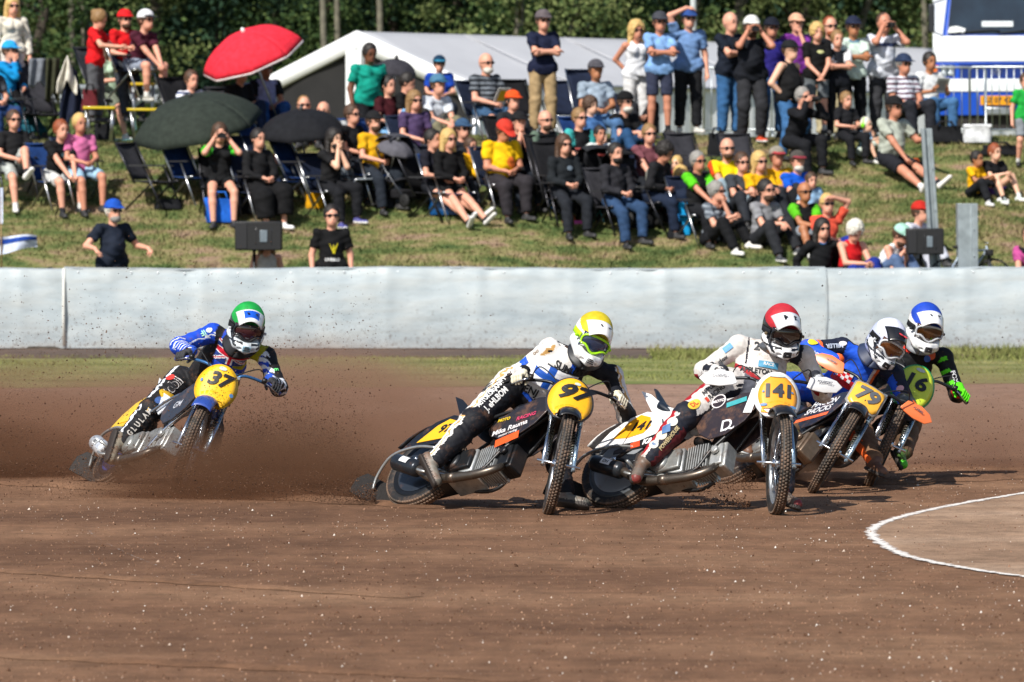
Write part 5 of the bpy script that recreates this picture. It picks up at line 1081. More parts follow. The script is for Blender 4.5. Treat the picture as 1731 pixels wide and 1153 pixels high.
def face(deg): a = rad(deg); return Vector((math.sin(a), -math.cos(a), 0))
for px, py, yaw, ci, hi, lb in ((262, 356, 60, 3, 0, 'empty charcoal folding chair with bright legs left of the green umbrella handle'), (330, 348, 45, 1, 0, 'empty dark blue folding chair under the green umbrella'),
                                (478, 355, 60, 1, 1, 'empty dark blue folding chair at the left end of the black umbrella'), (520, 350, 55, 1, 0, 'empty dark blue folding chair under the middle of the black umbrella'),
                                (80, 200, 30, 3, 1, 'empty charcoal reclining chair between the person in cyan and the hanging jackets'), (62, 196, 30, 2, 1, 'empty black chair draped with a grey towel'),
                                (962, 222, 20, 0, 0, 'empty navy high backed chair right of the khaki trousers'), (893, 226, 30, 2, 0, 'black chair back left of the khaki trousers'),
                                (905, 360, 25, 3, 1, 'grey high backed chair right of the heavy person in yellow'), (945, 372, 25, 2, 1, 'black camp chair beside the blue cooler bag'),
                                (1178, 338, 30, 3, 0, 'grey camp chair left of the bald person in yellow'), (1262, 340, 20, 3, 0, 'grey reclining chair behind the blond person in yellow')):
    p = on_bank(px, py); place_chair(chair_M(p, face(yaw)), ci, bool(hi), lb)
# striped lounger
def lounger(px, py):
    p = on_bank(px, py); t = thing('lounger', 'tall lounger with grey and white striped padded back', 'lounger', chair_M(p, face(40)))
    mb = MB(); 
    for k in range(6): mb.grid(lambda u, v, k=k: Vector((-.25 + (k + u) * .0833, -.2 - .38 * v - .02 * math.sin(PI * u), .42 + .85 * v)), 3, 6, k % 2)
    mb.build('backrest', [cloth('#7e858b'), cloth('#b4b9bc')], t, solid=.04)
    mb = MB(); mb.grid(lambda u, v: Vector((-.25 + .5 * u, -.2 + .5 * v, .42)), 3, 3); mb.build('seat', cloth('#7e858b'), t, solid=.03)
    for sx in (-1, 1):
        mb = MB(); mb.tube([(.27 * sx, .30, 0), (.27 * sx, -.25, .62)], .016, 6); mb.build('leg', metalm('#d4d6d8', .3), t)
        mb = MB(); mb.tube([(.27 * sx, -.45, 0), (.27 * sx, .25, .42)], .016, 6); mb.build('leg', metalm('#d4d6d8', .3), t)
        mb = MB(); mb.box((.28 * sx, -.1, .64), (.045, .45, .025)); mb.build('armrest', mat('armrest', '#2a2a2c', .5), t, smooth=False)
lounger(610, 352)
# umbrellas
def umbrella(name, label, c, R_, hgt, axis, col, ribs=8, edge=None, pole=1.3, tipc='#e8e8e8', under=None):
    ax = Vector(axis).normalized(); q = ax.to_track_quat('Z', 'Y').to_matrix().to_4x4(); M = Matrix.Translation(Vector(c)) @ q
    t = thing(name, label, 'parasol' if 'parasol' in name else 'umbrella', M)
    def pt(u, v):     # u round, v 0 top..1 rim
        th = 2 * PI * u; seg = (u * ribs) % 1; sc = 1 - .07 * math.sin(PI * seg) * v; r = R_ * math.sin(v * 1.25) / math.sin(1.25) * sc
        z = hgt * (math.cos(v * 1.25) - math.cos(1.25)) / (1 - math.cos(1.25)) - .035 * math.sin(PI * seg) * v * (1 - v) * R_
        return Vector((r * math.cos(th), r * math.sin(th), z))
    mb = MB(); mb.grid(pt, ribs * 6, 9); mb.build('canopy', cloth(col), t, solid=.006)
    if under:
        a0 = under[1]; mb = MB(); mb.grid(lambda u, v: pt(a0 + u / ribs, v * .97) - Vector((0, 0, .012)), 6, 8); mb.build('lining', cloth(under[0]), t)
    if edge: mb = MB(); mb.grid(lambda u, v: pt(u, 1) + Vector((0, 0, -.035 * v)), ribs * 6, 1); mb.build('edge_trim', cloth(edge), t, solid=.004)
    for k in range(ribs):
        mb = MB(); mb.tube([pt(k / ribs, v / 6) - Vector((0, 0, .02)) for v in range(1, 7)], .005, 4); mb.build('rib', metalm('#8a8c90', .4), t)
    mb = MB(); mb.tube([(0, 0, hgt + .02), (0, 0, hgt - pole)], .014, 8); mb.build('pole', metalm('#c9cbcd', .35), t)
    mb = MB(); mb.ell((0, 0, hgt + .02), (.035, .035, .05), nu=10, nv=6); mb.build('tip', mat('plastic', tipc, .4), t)
    return t
umbrella('parasol', 'big bright red parasol tilted to the left against the dark trees', P(428, 96, 78.2), .80, .42, (-.33, -.30, .88), '#d82c3c', 8, '#e8d8d8', 1.6)
umbrella('umbrella', 'large dark green umbrella shading the empty chairs and the filming person', P(334, 216, 75.6), .98, .48, (-.20, -.28, .93), '#2b322c', 8, None, 1.2, '#3a3a3a')
umbrella('umbrella', 'black umbrella with a green lining panel over the person in black', P(512, 225, 75.4), .66, .34, (-.06, -.22, .96), '#191a1e', 8, None, 1.0, '#3a3a3a', ('#0d7a2a', .86))
umbrella('umbrella', 'dark grey umbrella in front of the dark tent opening', P(668, 122, 79.2), .34, .20, (.1, -.2, .97), '#37363c', 8, None, .8, '#3a3a3a')
umbrella('umbrella', 'small grey pushchair umbrella below the person in grey brown', P(668, 256, 75.0), .28, .16, (.25, -.3, .92), '#5a5960', 8, None, .7, '#3a3a3a')
# bags, boxes
def bag(label, px, py, wd, hg, dp, col, taper=1.0, strap=None, name='bag', d=None, cat='bag', lid=None, yaw=0):
    p = on_bank(px, py) if d is None else P(px, py, d); t = thing(name, label, cat, Matrix.Translation(p) @ rotz(rad(yaw)))
    mb = MB(); r = random.Random(px)
    def pt(u, v):
        th = 2 * PI * u; k = 1 + (taper - 1) * v; cx, sx_ = math.cos(th), math.sin(th); e = .45
        x = math.copysign(abs(cx) ** e, cx) * wd / 2 * k; y = math.copysign(abs(sx_) ** e, sx_) * dp / 2 * k
        return Vector((x * (1 + .05 * math.sin(v * 9 + u * 11)), y * (1 + .08 * math.sin(v * 7 + u * 17)), hg * v * (1 + .05 * math.sin(u * 12.5)) - .01))
    mb.grid(pt, 28, 7); mb.add([pt(i / 28, .93) * 1.0 for i in range(28)], [tuple(range(28))]); mb.build('bag_body', cloth(col) if name != 'cool_box' else paint(col), t)
    if lid: mb = MB(); mb.box((0, 0, hg * .9), (wd * .98, dp * .98, hg * .22)); mb.build('lid', paint(lid), t, smooth=False, bevel=.015)
    if strap:
        for sy in (-1, 1):
            mb = MB(); mb.tube([(-wd * .25, sy * dp * .5, hg * .85), (-wd * .15, sy * dp * .5, hg * 1.25), (wd * .15, sy * dp * .5, hg * 1.25), (wd * .25, sy * dp * .5, hg * .85)], .012, 5); mb.build('handle', cloth(strap), t)
    return t
bag('big bright blue shopping bag in front of the filming person', 374, 376, .42, .34, .25, '#1f63c8', 1.15, '#2a6fd0')
bag('blue and white cool bag standing beside the black camp chair', 951, 352, .40, .36, .28, '#1f8cd0', 1.02, None, 'cool_box', lid='#c9dfee', cat='cool box')
bag('tall cyan plastic bag beside the person with green sleeves', 1155, 398, .22, .46, .20, '#189fe0', 1.5)
bag('black backpack with blue trim at the foot of the cyan bag', 1142, 402, .24, .26, .2, '#16181c', .7, '#1a6fb0', 'backpack')
bag('dark blue cool box under the stretched bare legs', 752, 362, .44, .28, .3, '#0f4a80', 1.0, None, 'cool_box', cat='cool box', lid='#0f5a98')
bag('pink and white backpack hanging beside the striped lounger', 630, 300, .26, .30, .16, '#cf9a8c', .8, '#d9a898', 'backpack')
bag('maroon backpack on the chair behind the mint top', 152, 185, .26, .30, .18, '#5a1f26', .75, '#2a2a2c', 'backpack', d=77.5)
bag('grey bundle of bedding on the grass beside the standing group', 1452, 212, .38, .28, .3, '#8f8579', .8, None, 'bundle')
bag('black sports bag lying left of the bald person in yellow', 1212, 262, .30, .32, .2, '#17181b', .8, '#222226', 'backpack')
bag('dark bag on the ground below the striped lounger', 650, 352, .30, .2, .2, '#1b1d24', .9)
bag('yellow carrier bag behind the legs of the black umbrella chairs', 532, 352, .26, .22, .18, '#d39a12', .9)
bag('black rucksack beside the bench of the person in maroon', 176, 222, .34, .30, .22, '#17181c', .8, '#222226', 'backpack')
bag('white square crate behind the steel barriers', 1652, 240, .42, .26, .3, '#d5d8da', 1.0, None, 'crate', cat='crate', lid='#e2e4e6')
bag('folded black pushchair bag lying beside the truck', 1598, 240, .55, .24, .3, '#16171a', .8, '#222226')
bag('black holdall lying before the steel barriers', 1690, 262, .60, .14, .3, '#141518', .8, '#222226')
bag('small black and orange bag at the feet of the large person', 1545, 290, .30, .14, .2, '#1b1b20', .8, '#c2542a')
bag('orange and brown toy pouch on the grass below the cool bag', 962, 375, .22, .10, .15, '#8a4a22', .8, '#c2542a')
bag('bright pink toy pouch on the grass beside the brown one', 985, 378, .26, .05, .12, '#d65ab0', .9)
bag('dark travel bag under the chairs below the filming person', 420, 362, .4, .24, .25, '#15161a', .8)
bag('dark bag in the shade under the empty charcoal chair', 285, 352, .42, .14, .25, '#15161a', .8)
bag('black bag behind the pushchair wheel', 1085, 385, .36, .3, .3, '#131417', .9)
bag('grey hooded carrycot behind the person with green sleeves', 1158, 318, .55, .5, .4, '#3e4048', .7)
# jackets over chair backs, towel
def drape(label, px, py, d, wd, hg, col, name='jacket', peak=0, mats=None):
    t = thing(name, label, name, P(px, py, d)); mb = MB()
    mb.grid(lambda u, v: Vector(((u - .5) * wd * (.35 + .65 * min(1, v * 1.6) if peak else 1), -.05 - .06 * math.sin(u * 11 + v * 2) - .04 * v, -hg * v * (1 + .12 * math.sin(u * 9)) - (abs(u - .5) * peak))), 16, 10)
    mb.build('cloth', cloth(col), t, solid=.015); return t
drape('long dark blue jacket hanging over a chair back', 122, 112, 77.8, .36, .85, '#1d2336', peak=.15)
drape('cream cloth hanging over the top of the dark jacket', 114, 94, 77.7, .30, .42, '#cfcabd', 'towel', .3)
drape('olive jacket hanging beside the cream cloth', 90, 98, 77.9, .2, .6, '#3b3d2c')
drape('grey towel thrown over a chair back', 66, 99, 77.9, .28, .40, '#71767e', 'towel')
drape('patterned grey blanket hanging over the pushchair side', 1108, 286, 74.6, .28, .50, '#8e9088', 'blanket')
p = on_bank(214, 229); t = thing('beach_towel', 'light turquoise towel lying on the grass at the top of the bank', 'towel', p); mb = MB(); mb.grid(lambda u, v: Vector(((u - .5) * .55, (v - .5) * .5, .03 + ground_z(p.x + (u - .5) * .55, p.y + (v - .5) * .5) - p.z + .01 * math.sin(u * 9 + v * 7))), 10, 8); mb.build('cloth', cloth('#7fc4c4'), t, solid=.01)
# yellow folding table and bench
def table(label, px0, px1, py, d, wdep, col, hgt):
    x0 = (px0 - IW / 2) / FPX * d; x1 = (px1 - IW / 2) / FPX * d; z = CAMH + (HOR - py) / FPX * d
    t = thing('folding_bench', label, 'bench', Vector(((x0 + x1) / 2, d, z - hgt))); W_ = x1 - x0
    mb = MB(); mb.box((0, 0, hgt - .02), (W_, wdep, .04)); mb.build('bench_top', paint(col), t, smooth=False, bevel=.006)
    for sx in (-1, 1):
        for sy in (-1, 1): mb = MB(); mb.tube([(sx * W_ * .42, sy * wdep * .4, hgt - .04), (sx * W_ * .34, sy * wdep * .4, -.1)], .016, 6); mb.build('leg', metalm('#c4c7ca', .35), t)
table('yellow folding bench carrying the person in maroon', 222, 262, 140, 79.0, .35, '#c9a80c', .62)
table('low yellow folding table beside the crossed bare legs', 142, 196, 180, 77.4, .4, '#c9b012', .42)
table('low yellow folding shelf under the feet of the person in maroon', 216, 290, 183, 78.2, .35, '#c9b012', .40)
# guard rail behind the left rows
t = thing('guard_rail', 'grey steel guard rail behind the left rows of spectators', 'guard rail', P(250, 178, 82.5)); zz = ground_z(0, 82.5) - t.location.z
mb = MB(); mb.grid(lambda u, v: Vector((-3.2 + 3.9 * u, -.04 * math.sin(2 * PI * v * 1.5), .33 - .31 * v)), 8, 12); mb.build('beam', mat('weathered_steel', '#7e8588', .7), t, solid=.005)
for k in range(3): mb = MB(); mb.box((-2.8 + k * 1.5, .08, (zz + .3) / 2), (.08, .1, .3 - zz)); mb.build('post', metalm('#7c8488', .6), t, smooth=False)
# pushchairs
def pushchair(label, px, py, yaw, col, hood):
    p = on_bank(px, py); t = thing('pushchair', label, 'pushchair', chair_M(p, face(yaw)))
    mb = MB(); mb.grid(lambda u, v: Vector((-.2 + .4 * u, -.25 + .15 * v - .05 * math.sin(PI * u), .42 + .55 * v)), 6, 6); mb.grid(lambda u, v: Vector((-.2 + .4 * u, -.25 + .45 * v, .42 - .04 * math.sin(PI * v))), 6, 5); mb.build('seat', cloth(col), t, solid=.03)
    mb = MB(); mb.grid(lambda u, v: Vector((-.22 + .44 * u, -.12 - .30 * math.cos(v * 2.0) , .80 + .28 * math.sin(v * 2.0 + .2) - .05 * abs(2 * u - 1) ** 3)), 8, 8); mb.build('hood', cloth(hood), t, solid=.01)
    for sx in (-1, 1):
        mb = MB(); mb.tube([(.24 * sx, .38, .10), (.24 * sx, -.1, .55), (.22 * sx, -.45, 1.02)], .014, 6); mb.build('frame_tube', metalm('#5a5c60', .4), t)
        mb = MB(); mb.tube([(.24 * sx, -.35, .12), (.24 * sx, .0, .50)], .014, 6); mb.build('frame_tube', metalm('#5a5c60', .4), t)
        for yy, rr in ((.38, .10), (-.36, .13)):
            mb = MB(); mb.lathe([(rr * .55, -.02), (rr * .95, -.022), (rr, 0), (rr * .95, .022), (rr * .55, .02), (.012, .03)], (.26 * sx, yy, rr), (1, 0, 0), 18); mb.lathe([(.012, -.03), (rr * .5, -.018)], (.26 * sx, yy, rr), (1, 0, 0), 8, 1); mb.build('wheel', [rubber(), metalm()], t)
    mb = MB(); mb.tube([(-.22, -.45, 1.02), (.22, -.45, 1.02)], .018, 8); mb.build('handle', mat('red_grip', '#8a2a22', .6), t)
    mb = MB(); mb.box((0, .0, .2), (.4, .45, .14)); mb.build('basket', cloth('#1b1b1e'), t, smooth=False, bevel=.03)
pushchair('black pushchair with a red handle left of the leaning person in dark jacket', 1062, 384, 35, '#232529', '#17181b')
pushchair('grey pushchair loaded with bags right of the striped lounger', 680, 352, 40, '#2a2b30', '#44454c')
pushchair('dark pushchair holding the child in white', 1015, 372, 20, '#1b1c20', '#26282c')
# teal stool
p = on_bank(1036, 378); t = thing('camp_stool', 'small teal folding stool in front of the pushchair', 'stool', chair_M(p, face(30)))
mb = MB(); mb.grid(lambda u, v: Vector((-.22 + .44 * u, -.15 + .3 * v, .34 - .03 * math.sin(PI * u))), 6, 4); mb.build('seat', cloth('#17606a'), t, solid=.015)
for sx in (-1, 1):
    for s2 in (-1, 1): mb = MB(); mb.tube([(.2 * sx, .14 * s2, .34), (.24 * sx, -.16 * s2, 0)], .012, 6); mb.build('leg', paint('#1f6f78'), t)
# loudspeakers on stands behind the barrier
def speaker(label, slabel, x0, x1, y0, y1, d):
    c = P((x0 + x1) / 2, y1, d); W_ = (x1 - x0) / FPX * d; Hh = (y1 - y0) / FPX * d
    t = thing('loudspeaker', label, 'loudspeaker', c); mb = MB(); mb.box((0, 0, Hh / 2), (W_, .34, Hh)); mb.build('cabinet', mat('speaker_box', '#131315', .55, bump=.3, scale=60), t, smooth=False, bevel=.015)
    mb = MB(); mb.box((-W_ * .36, -.174, Hh / 2), (W_ * .24, .012, Hh * .9)); mb.build('woofer_grille', mat('grille', '#1b1b1e', .6), t, smooth=False, bevel=.004)
    mb = MB(); mb.grid(lambda u, v: Vector((W_ * (-.05 + .34 * u), -.172 + .05 * math.sin(PI * u), Hh * (.18 + .62 * v))), 10, 4); mb.build('horn', mat('horn', '#24252a', .25), t, solid=.006)
    mb = MB(); mb.box((W_ * .115, -.168, Hh * .49), (W_ * .16, .03, Hh * .42)); mb.build('horn_throat', mat('horn_grey', '#6d7880', .3), t, smooth=False, bevel=.006)
    gz_ = ground_z(c.x, c.y) - c.z
    s = thing('speaker_stand', slabel, 'speaker stand', c); mb = MB(); mb.tube([(-W_ * .1, 0, 0), (-W_ * .1, 0, gz_ + .1)], .022, 8); mb.build('pole', mat('stand_black', '#151517', .4), s)
    for k in range(3):
        a = k * 2.09; mb = MB(); mb.tube([(-W_ * .1, 0, gz_ + .5), (-W_ * .1 + .35 * math.cos(a), .35 * math.sin(a), gz_ + .01)], .012, 6); mb.build('leg', mat('stand_black', '#151517', .4), s)
speaker('black loudspeaker box above the barrier at the left', 'black stand carrying the left loudspeaker', 398, 477, 374, 423, 71.2)
speaker('black loudspeaker box above the barrier at the right', 'black stand carrying the right loudspeaker', 1532, 1594, 386, 430, 71.2)
# galvanised posts
def upost(label, pxt, pyt, pxb, pyb, w_, d, box=False):
    a, b = P(pxb, pyb, d), P(pxt, pyt, d); gz_ = ground_z(a.x, a.y); u = (b - a); a = a - u * ((a.z - gz_) / max(u.z, .1)) if pyb < 430 else Vector((a.x, a.y, gz_))
    t = thing('steel_post', label, 'post', a); mb = MB(); W_ = w_ / FPX * d; ax = (b - a); x = Vector((1, 0, 0)); y = Vector((0, 1, 0))
    prof = [(-.5, .10), (-.5, -.06), (-.2, -.06), (-.12, .0), (.12, .0), (.2, -.06), (.5, -.06), (.5, .10)] if not box else [(-.5, .12), (-.5, -.12), (.16, -.12), (.22, -.15), (.5, -.15), (.5, .12)]
    vs = [Vector((0, 0, 0)) + ax * k + x * px_ * W_ + y * py_ * (1 if not box else 1.4) for k in (0, 1) for px_, py_ in prof]; n = len(prof)
    mb.add(vs, [(i, i + 1, n + i + 1, n + i) for i in range(n - 1)] + [(n - 1, 0, n, 2 * n - 1), tuple(range(n - 1, -1, -1)), tuple(range(n, 2 * n))]); mb.build('profile', mat('galvanised', '#9aa4a8', .5, .5, .2, .2, 9), t, smooth=False, bevel=.004)
    mb = MB()
    for k in range(1, 5): mb.ell(ax * (k / 5.) + y * -.065 * (1 if not box else 3.3) + x * W_ * .3, (.012, .006, .012), nu=8, nv=4)
    mb.build('bolt_heads', metalm('#7b8286'), t)
upost('tall galvanised steel post standing above the right loudspeaker', 1566, 217, 1576, 372, 18, 71.6)
upost('short square galvanised steel post right of the loudspeaker', 1634, 344, 1636, 446, 33, 71.3, True)
# thin lattice of bicycle and tripod by the barrier
p = P(1672, 448, 71.2); t = thing('camera_tripod', 'black camera on a short tripod above the barrier at the right', 'tripod', p)
mb = MB(); mb.tube([(0, 0, -.6), (0, 0, .12)], .02, 8); mb.build('column', mat('stand_black', '#151517', .4), t)
for a in (0, 2.1, 4.2): mb = MB(); mb.tube([(0, 0, -.2), (.3 * math.cos(a), .3 * math.sin(a), -.85)], .013, 6); mb.build('leg', mat('stand_black', '#151517', .4), t)
mb = MB(); mb.box((0, 0, .17), (.11, .13, .09)); mb.tube([(0, -.05, .17), (0, -.16, .17)], .035, 12); mb.build('camera_body', mat('camera_black', '#141414', .5), t, smooth=False, bevel=.006)
p = P(1640, 462, 71.25); t = thing('bicycle', 'bicycle leaning by the short square post, half hidden by the barrier', 'bicycle', p)
for sx in (-.32, .32):
    mb = MB(); mb.lathe([(.24, -.012), (.255, 0), (.24, .012), (.228, 0), (.24, -.012)], (sx, 0, -.05), (0, 1, 0), 28); 
    for k in range(14): a = k * PI / 7; mb.tube([(sx, 0, -.05), (sx + .23 * math.cos(a), 0, -.05 + .23 * math.sin(a))], .0025, 3, 1)
    mb.build('wheel', [rubber('#2a2a2c'), metalm()], t)
mb = MB(); 
for a, b in (((-.32, -.05), (-.12, .3)), ((-.12, .3), (.22, .32)), ((.22, .32), (0, -.05)), ((0, -.05), (-.32, -.05)), ((0, -.05), (-.12, .3)), ((.22, .38), (.32, -.05))): mb.tube([(a[0], 0, a[1]), (b[0], 0, b[1])], .014, 6)
mb.build('frame', paint('#9fb0c4'), t); mb = MB(); mb.tube([(.22, -.22, .42), (.22, .22, .42)], .012, 6); mb.build('handlebar', metalm(), t); mb = MB(); mb.ell((-.13, 0, .36), (.12, .06, .03)); mb.build('saddle', rubber(), t)
# supporter flag at the left
p = P(3, 405, 72.0); t = thing('flag', 'white and blue flag hanging down on its wooden stick at the left edge', 'flag', p)
mb = MB(); mb.tube([(0, 0, -.5), (-.02, 0, .70)], .011, 6); mb.build('stick', mat('wood', '#a98a62', .6), t)
mb = MB(); mb.grid(lambda u, v: Vector((-.05 + .07 * u, -.02 - .02 * math.sin(u * 8), .72 - .5 * v)), 5, 5); mb.grid(lambda u, v: Vector((-.35 + .84 * u, -.02 - .05 * math.sin(u * 9 + v * 2), .13 - .12 * u - .30 * v * (1 - .45 * u) - .05 * math.sin(u * 5))), 16, 8, 0)
mb.grid(lambda u, v: Vector((-.35 + .84 * u, -.032 - .05 * math.sin(u * 9 + (v * .3 + .1) * 2), .13 - .12 * u - .30 * (v * .28 + .14) * (1 - .45 * u) - .05 * math.sin(u * 5))), 16, 3, 1); mb.build('cloth', [cloth('#c3cde0'), cloth('#1c3f90')], t)
# flag pole
p = Vector(((1172 - IW / 2) / FPX * 92, 92, 3.0)); t = thing('flag_pole', 'slim pale flag pole rising behind the raised arm', 'pole', p); mb = MB(); mb.tube([(0, 0, 0), (0, 0, 3), (.02, 0, 7)], [.06, .055, .04], 10); mb.build('shaft', paint('#c9cfd2'), t); mb = MB(); mb.ell((.02, 0, 7.03), (.06, .06, .05), nu=10, nv=6); mb.build('finial', metalm(), t)
# steel crowd barriers
def crowd_barrier(label, x0, x1, d, lean, yaw, skew=0):
    a = P(x0, 0, d); b = P(x1, 0, d); W_ = b.x - a.x; g_ = ground_z(a.x, d)
    t = thing('crowd_barrier', label, 'barrier', Matrix.Translation(Vector((a.x, d, g_))) @ rotz(rad(yaw)) @ Matrix.Rotation(rad(lean), 4, 'X'), 'steel crowd barriers before the truck')
    st = metalm('#b3babd', .4); mb = MB(); mb.tube([(0, 0, .12), (0, 0, 1.08), (.05, 0, 1.13), (W_ - .05, 0, 1.13), (W_, 0, 1.08), (W_, 0, .12), (0, 0, .12)], .019, 8); mb.build('frame', st, t)
    n = int(W_ / .115); 
    for k in range(1, n): mb = MB(); mb.tube([(W_ * k / n, 0, .12), (W_ * k / n, 0, 1.13)], .009, 5); mb.build('bar', st, t)
    for xx_ in (.25, W_ - .25): mb = MB(); mb.tube([(xx_, -.28, 0), (xx_, -.2, .06), (xx_, 0, .12), (xx_, .2, .06), (xx_, .28, 0)], .015, 6); mb.build('foot', st, t)
crowd_barrier('steel crowd barrier left, standing upright before the blue bumper', 1572, 1668, 83.5, -3, 4)
crowd_barrier('steel crowd barrier right, leaning over towards the right edge', 1640, 1790, 82.5, 9, -9)
crowd_barrier('steel crowd barrier behind the person in black tank top', 1190, 1330, 84.5, 0, 3)
# truck
def truck():
    d = 91.5; X = (1686 - IW / 2) / FPX * d; g_ = 3.0; t = thing('truck', 'white and blue truck facing the camera behind the barriers', 'truck', Matrix.Translation(Vector((X, d, g_))) @ rotz(-math.atan2(X, d)))
    zz = lambda py: CAMH + (HOR - py) / FPX * d - g_
    hw = 1.14; wht = paint('#dfe4e6', .3); blu = paint('#0d48b4', .3); z = zz
    def slab(prof, w0, w1, m, name, y1=2.6):      # prof: (z, y offset, half width) front skin with depth
        mb = MB(); 
        for (za, ya_, wa), (zb_, yb, wb_) in zip(prof, prof[1:]):
            r_ = .10
            ring = lambda zq, yq, wq: [(-wq, y1, zq), (-wq, yq + r_, zq), (-wq + r_ * .3, yq + r_ * .3, zq), (-wq + r_, yq, zq), (wq - r_, yq, zq), (wq - r_ * .3, yq + r_ * .3, zq), (wq, yq + r_, zq), (wq, y1, zq)]
            mb.add(ring(za, ya_, wa) + ring(zb_, yb, wb_), [(i, i + 1, i + 9, i + 8) for i in range(7)] + [tuple(range(7, -1, -1)), tuple(range(8, 16))])
        o = mb.build(name, m, t, smooth=False, bevel=.01); return o
    slab([(z(104), 0, hw), (z(80), .02, hw - .02), (z(60), .16, hw - .16)], 0, 0, wht, 'bonnet')
    slab([(z(133), .012, hw), (z(104.5), .012, hw)], 0, 0, blu, 'grille_surround')
    slab([(z(155), -.10, hw + .02), (z(133.5), -.10, hw + .02)], 0, 0, wht, 'bumper')
    slab([(z(195), -.06, hw - .02), (z(155.5), -.08, hw)], 0, 0, blu, 'lower_bumper')
    slab([(z(60), .17, hw - .17), (z(-30), .42, hw - .28), (z(-90), .55, hw - .32)], 0, 0, blu, 'cab')
    mb = MB(); mb.add([(-hw + .26, .165, z(57)), (hw - .26, .165, z(57)), (hw - .34, .395, z(-25)), (-hw + .34, .395, z(-25))], [(0, 1, 2, 3)]); 
    wsh = mb.build('windscreen', mat('dark_glass', '#1b2a36', .06, var=.5, scale=2, coat=1), t, smooth=False)
    mb = MB(); mb.tube([(-hw + .3, .13, z(56)), (-.1, .15, z(50)), (.05, .15, z(52))], .012, 5); mb.tube([(.0, .13, z(56)), (.6, .15, z(50))], .012, 5); mb.build('wiper', rubber(), t)
    mb = MB(); mb.box((.0, .20, z(40)), (.55, .02, .10), rot=Matrix.Rotation(rad(-15), 3, 'X')); mb.build('card_in_window', mat('paper', '#cfd8dc', .6), t, smooth=False)
    mb = MB(); mb.prism([(-.16, -.05), (.13, -.06), (.16, .02), (0, .07), (-.12, .05)], (-hw + .42, .15, z(50)), (1, 0, 0), (0, .25, .97), .015); mb.build('sticker', mat('paper', '#dfe3e4', .6), t, smooth=False)
    for k in range(8): mb = MB(); mb.box((.10, .005, z(131.5 - k * 3.3)), (1.55, .03, .016)); mb.build('grille_slat', paint('#0a3688', .3), t, smooth=False)
    for sx in (-1, 1):
        mb = MB(); mb.box((sx * (hw - .26), -.002, z(119)), (.26, .03, .20)); mb.build('headlight_housing', mat('lamp_dark', '#46525c', .2), t, smooth=False, bevel=.01)
        for dz in (.045, -.045):
            for dx in (-.06, .06): mb = MB(); mb.ell((sx * (hw - .26) + dx, -.02, z(119) + dz), (.048, .02, .040), nu=14, nv=7); mb.build('headlight', mat('lamp_glass', '#cfd8dd', .08, .3, coat=1), t)
        mb = MB(); mb.box((sx * (hw - .05), -.003, z(119)), (.10, .06, .19)); mb.build('indicator', mat('amber', '#d8661a', .2, coat=.6), t, smooth=False, bevel=.01)
        mb = MB(); mb.box((sx * (hw + .02), .1, z(30)), (.11, .06, .50)); mb.build('mirror', mat('mirror_black', '#24262b', .4), t, smooth=False, bevel=.02)
        mb = MB(); mb.tube([(sx * (hw - .2), .4, z(60)), (sx * (hw + .02), .14, z(52))], .012, 6); mb.tube([(sx * (hw - .25), .5, z(-5)), (sx * (hw + .02), .14, z(5))], .012, 6); mb.build('mirror_arm', mat('mirror_black', '#24262b', .4), t)
        for yy in (1.1, 5.2):
            mb = MB(); mb.lathe([(.2, -.14), (.46, -.14), (.50, -.10), (.50, .10), (.46, .14), (.2, .14)], (sx * (hw - .2), yy, .50), (1, 0, 0), 30); mb.lathe([(.02, .1 * sx), (.2, .06 * sx), (.27, .14 * sx)], (sx * (hw - .2), yy, .50), (1, 0, 0), 20, 1); mb.build('wheel', [rubber(), paint('#b9bcc0')], t)
    mb = MB(); mb.box((.0, -.155, z(170)), (.60, .012, .165)); mb.build('number_plate_back', mat('plate_yellow', '#e0960c', .35), t, smooth=False, bevel=.004)
    o = t.children[-1]; mb = MB(); flat_decal(mb, text2d('BZ 07 42', .13, .004), (.0, -.163, z(170)), (1, 0, 0), (0, 0, 1)); mb.build('plate_lettering', mat('plate_ink', '#3a2c14', .6), o, smooth=False)
    mb = MB(); mb.box((.0, -.12, z(188)), (.45, .10, .14)); mb.build('tow_bracket', metalm('#a9aeb2', .4), t, smooth=False, bevel=.02)
    mb = MB(); mb.lathe([(.075, -.008), (.085, 0), (.075, .008), (.068, 0), (.075, -.008)], (0, -.03, z(118)), (0, 1, 0), 24)
    for k in range(3): a = PI / 2 + k * 2.094; mb.tube([(0, -.03, z(118)), (.075 * math.cos(a), -.03, z(118) + .075 * math.sin(a))], [.014, .004], 6)
    mb.build('emblem', metalm('#e4e8ea', .1), t)
    mb = MB(); mb.box((0, 3.2, 1.9), (2.3, 4.4, 2.2)); mb.box((0, 3.2, .7), (.9, 6.0, .25)); mb.build('cargo_box', wht, t, smooth=False, bevel=.02)
    mb = MB(); mb.box((0, .6, z(205)), (1.7, 1.2, .3)); mb.build('chassis', rubber('#1c1714'), t, smooth=False)
truck()
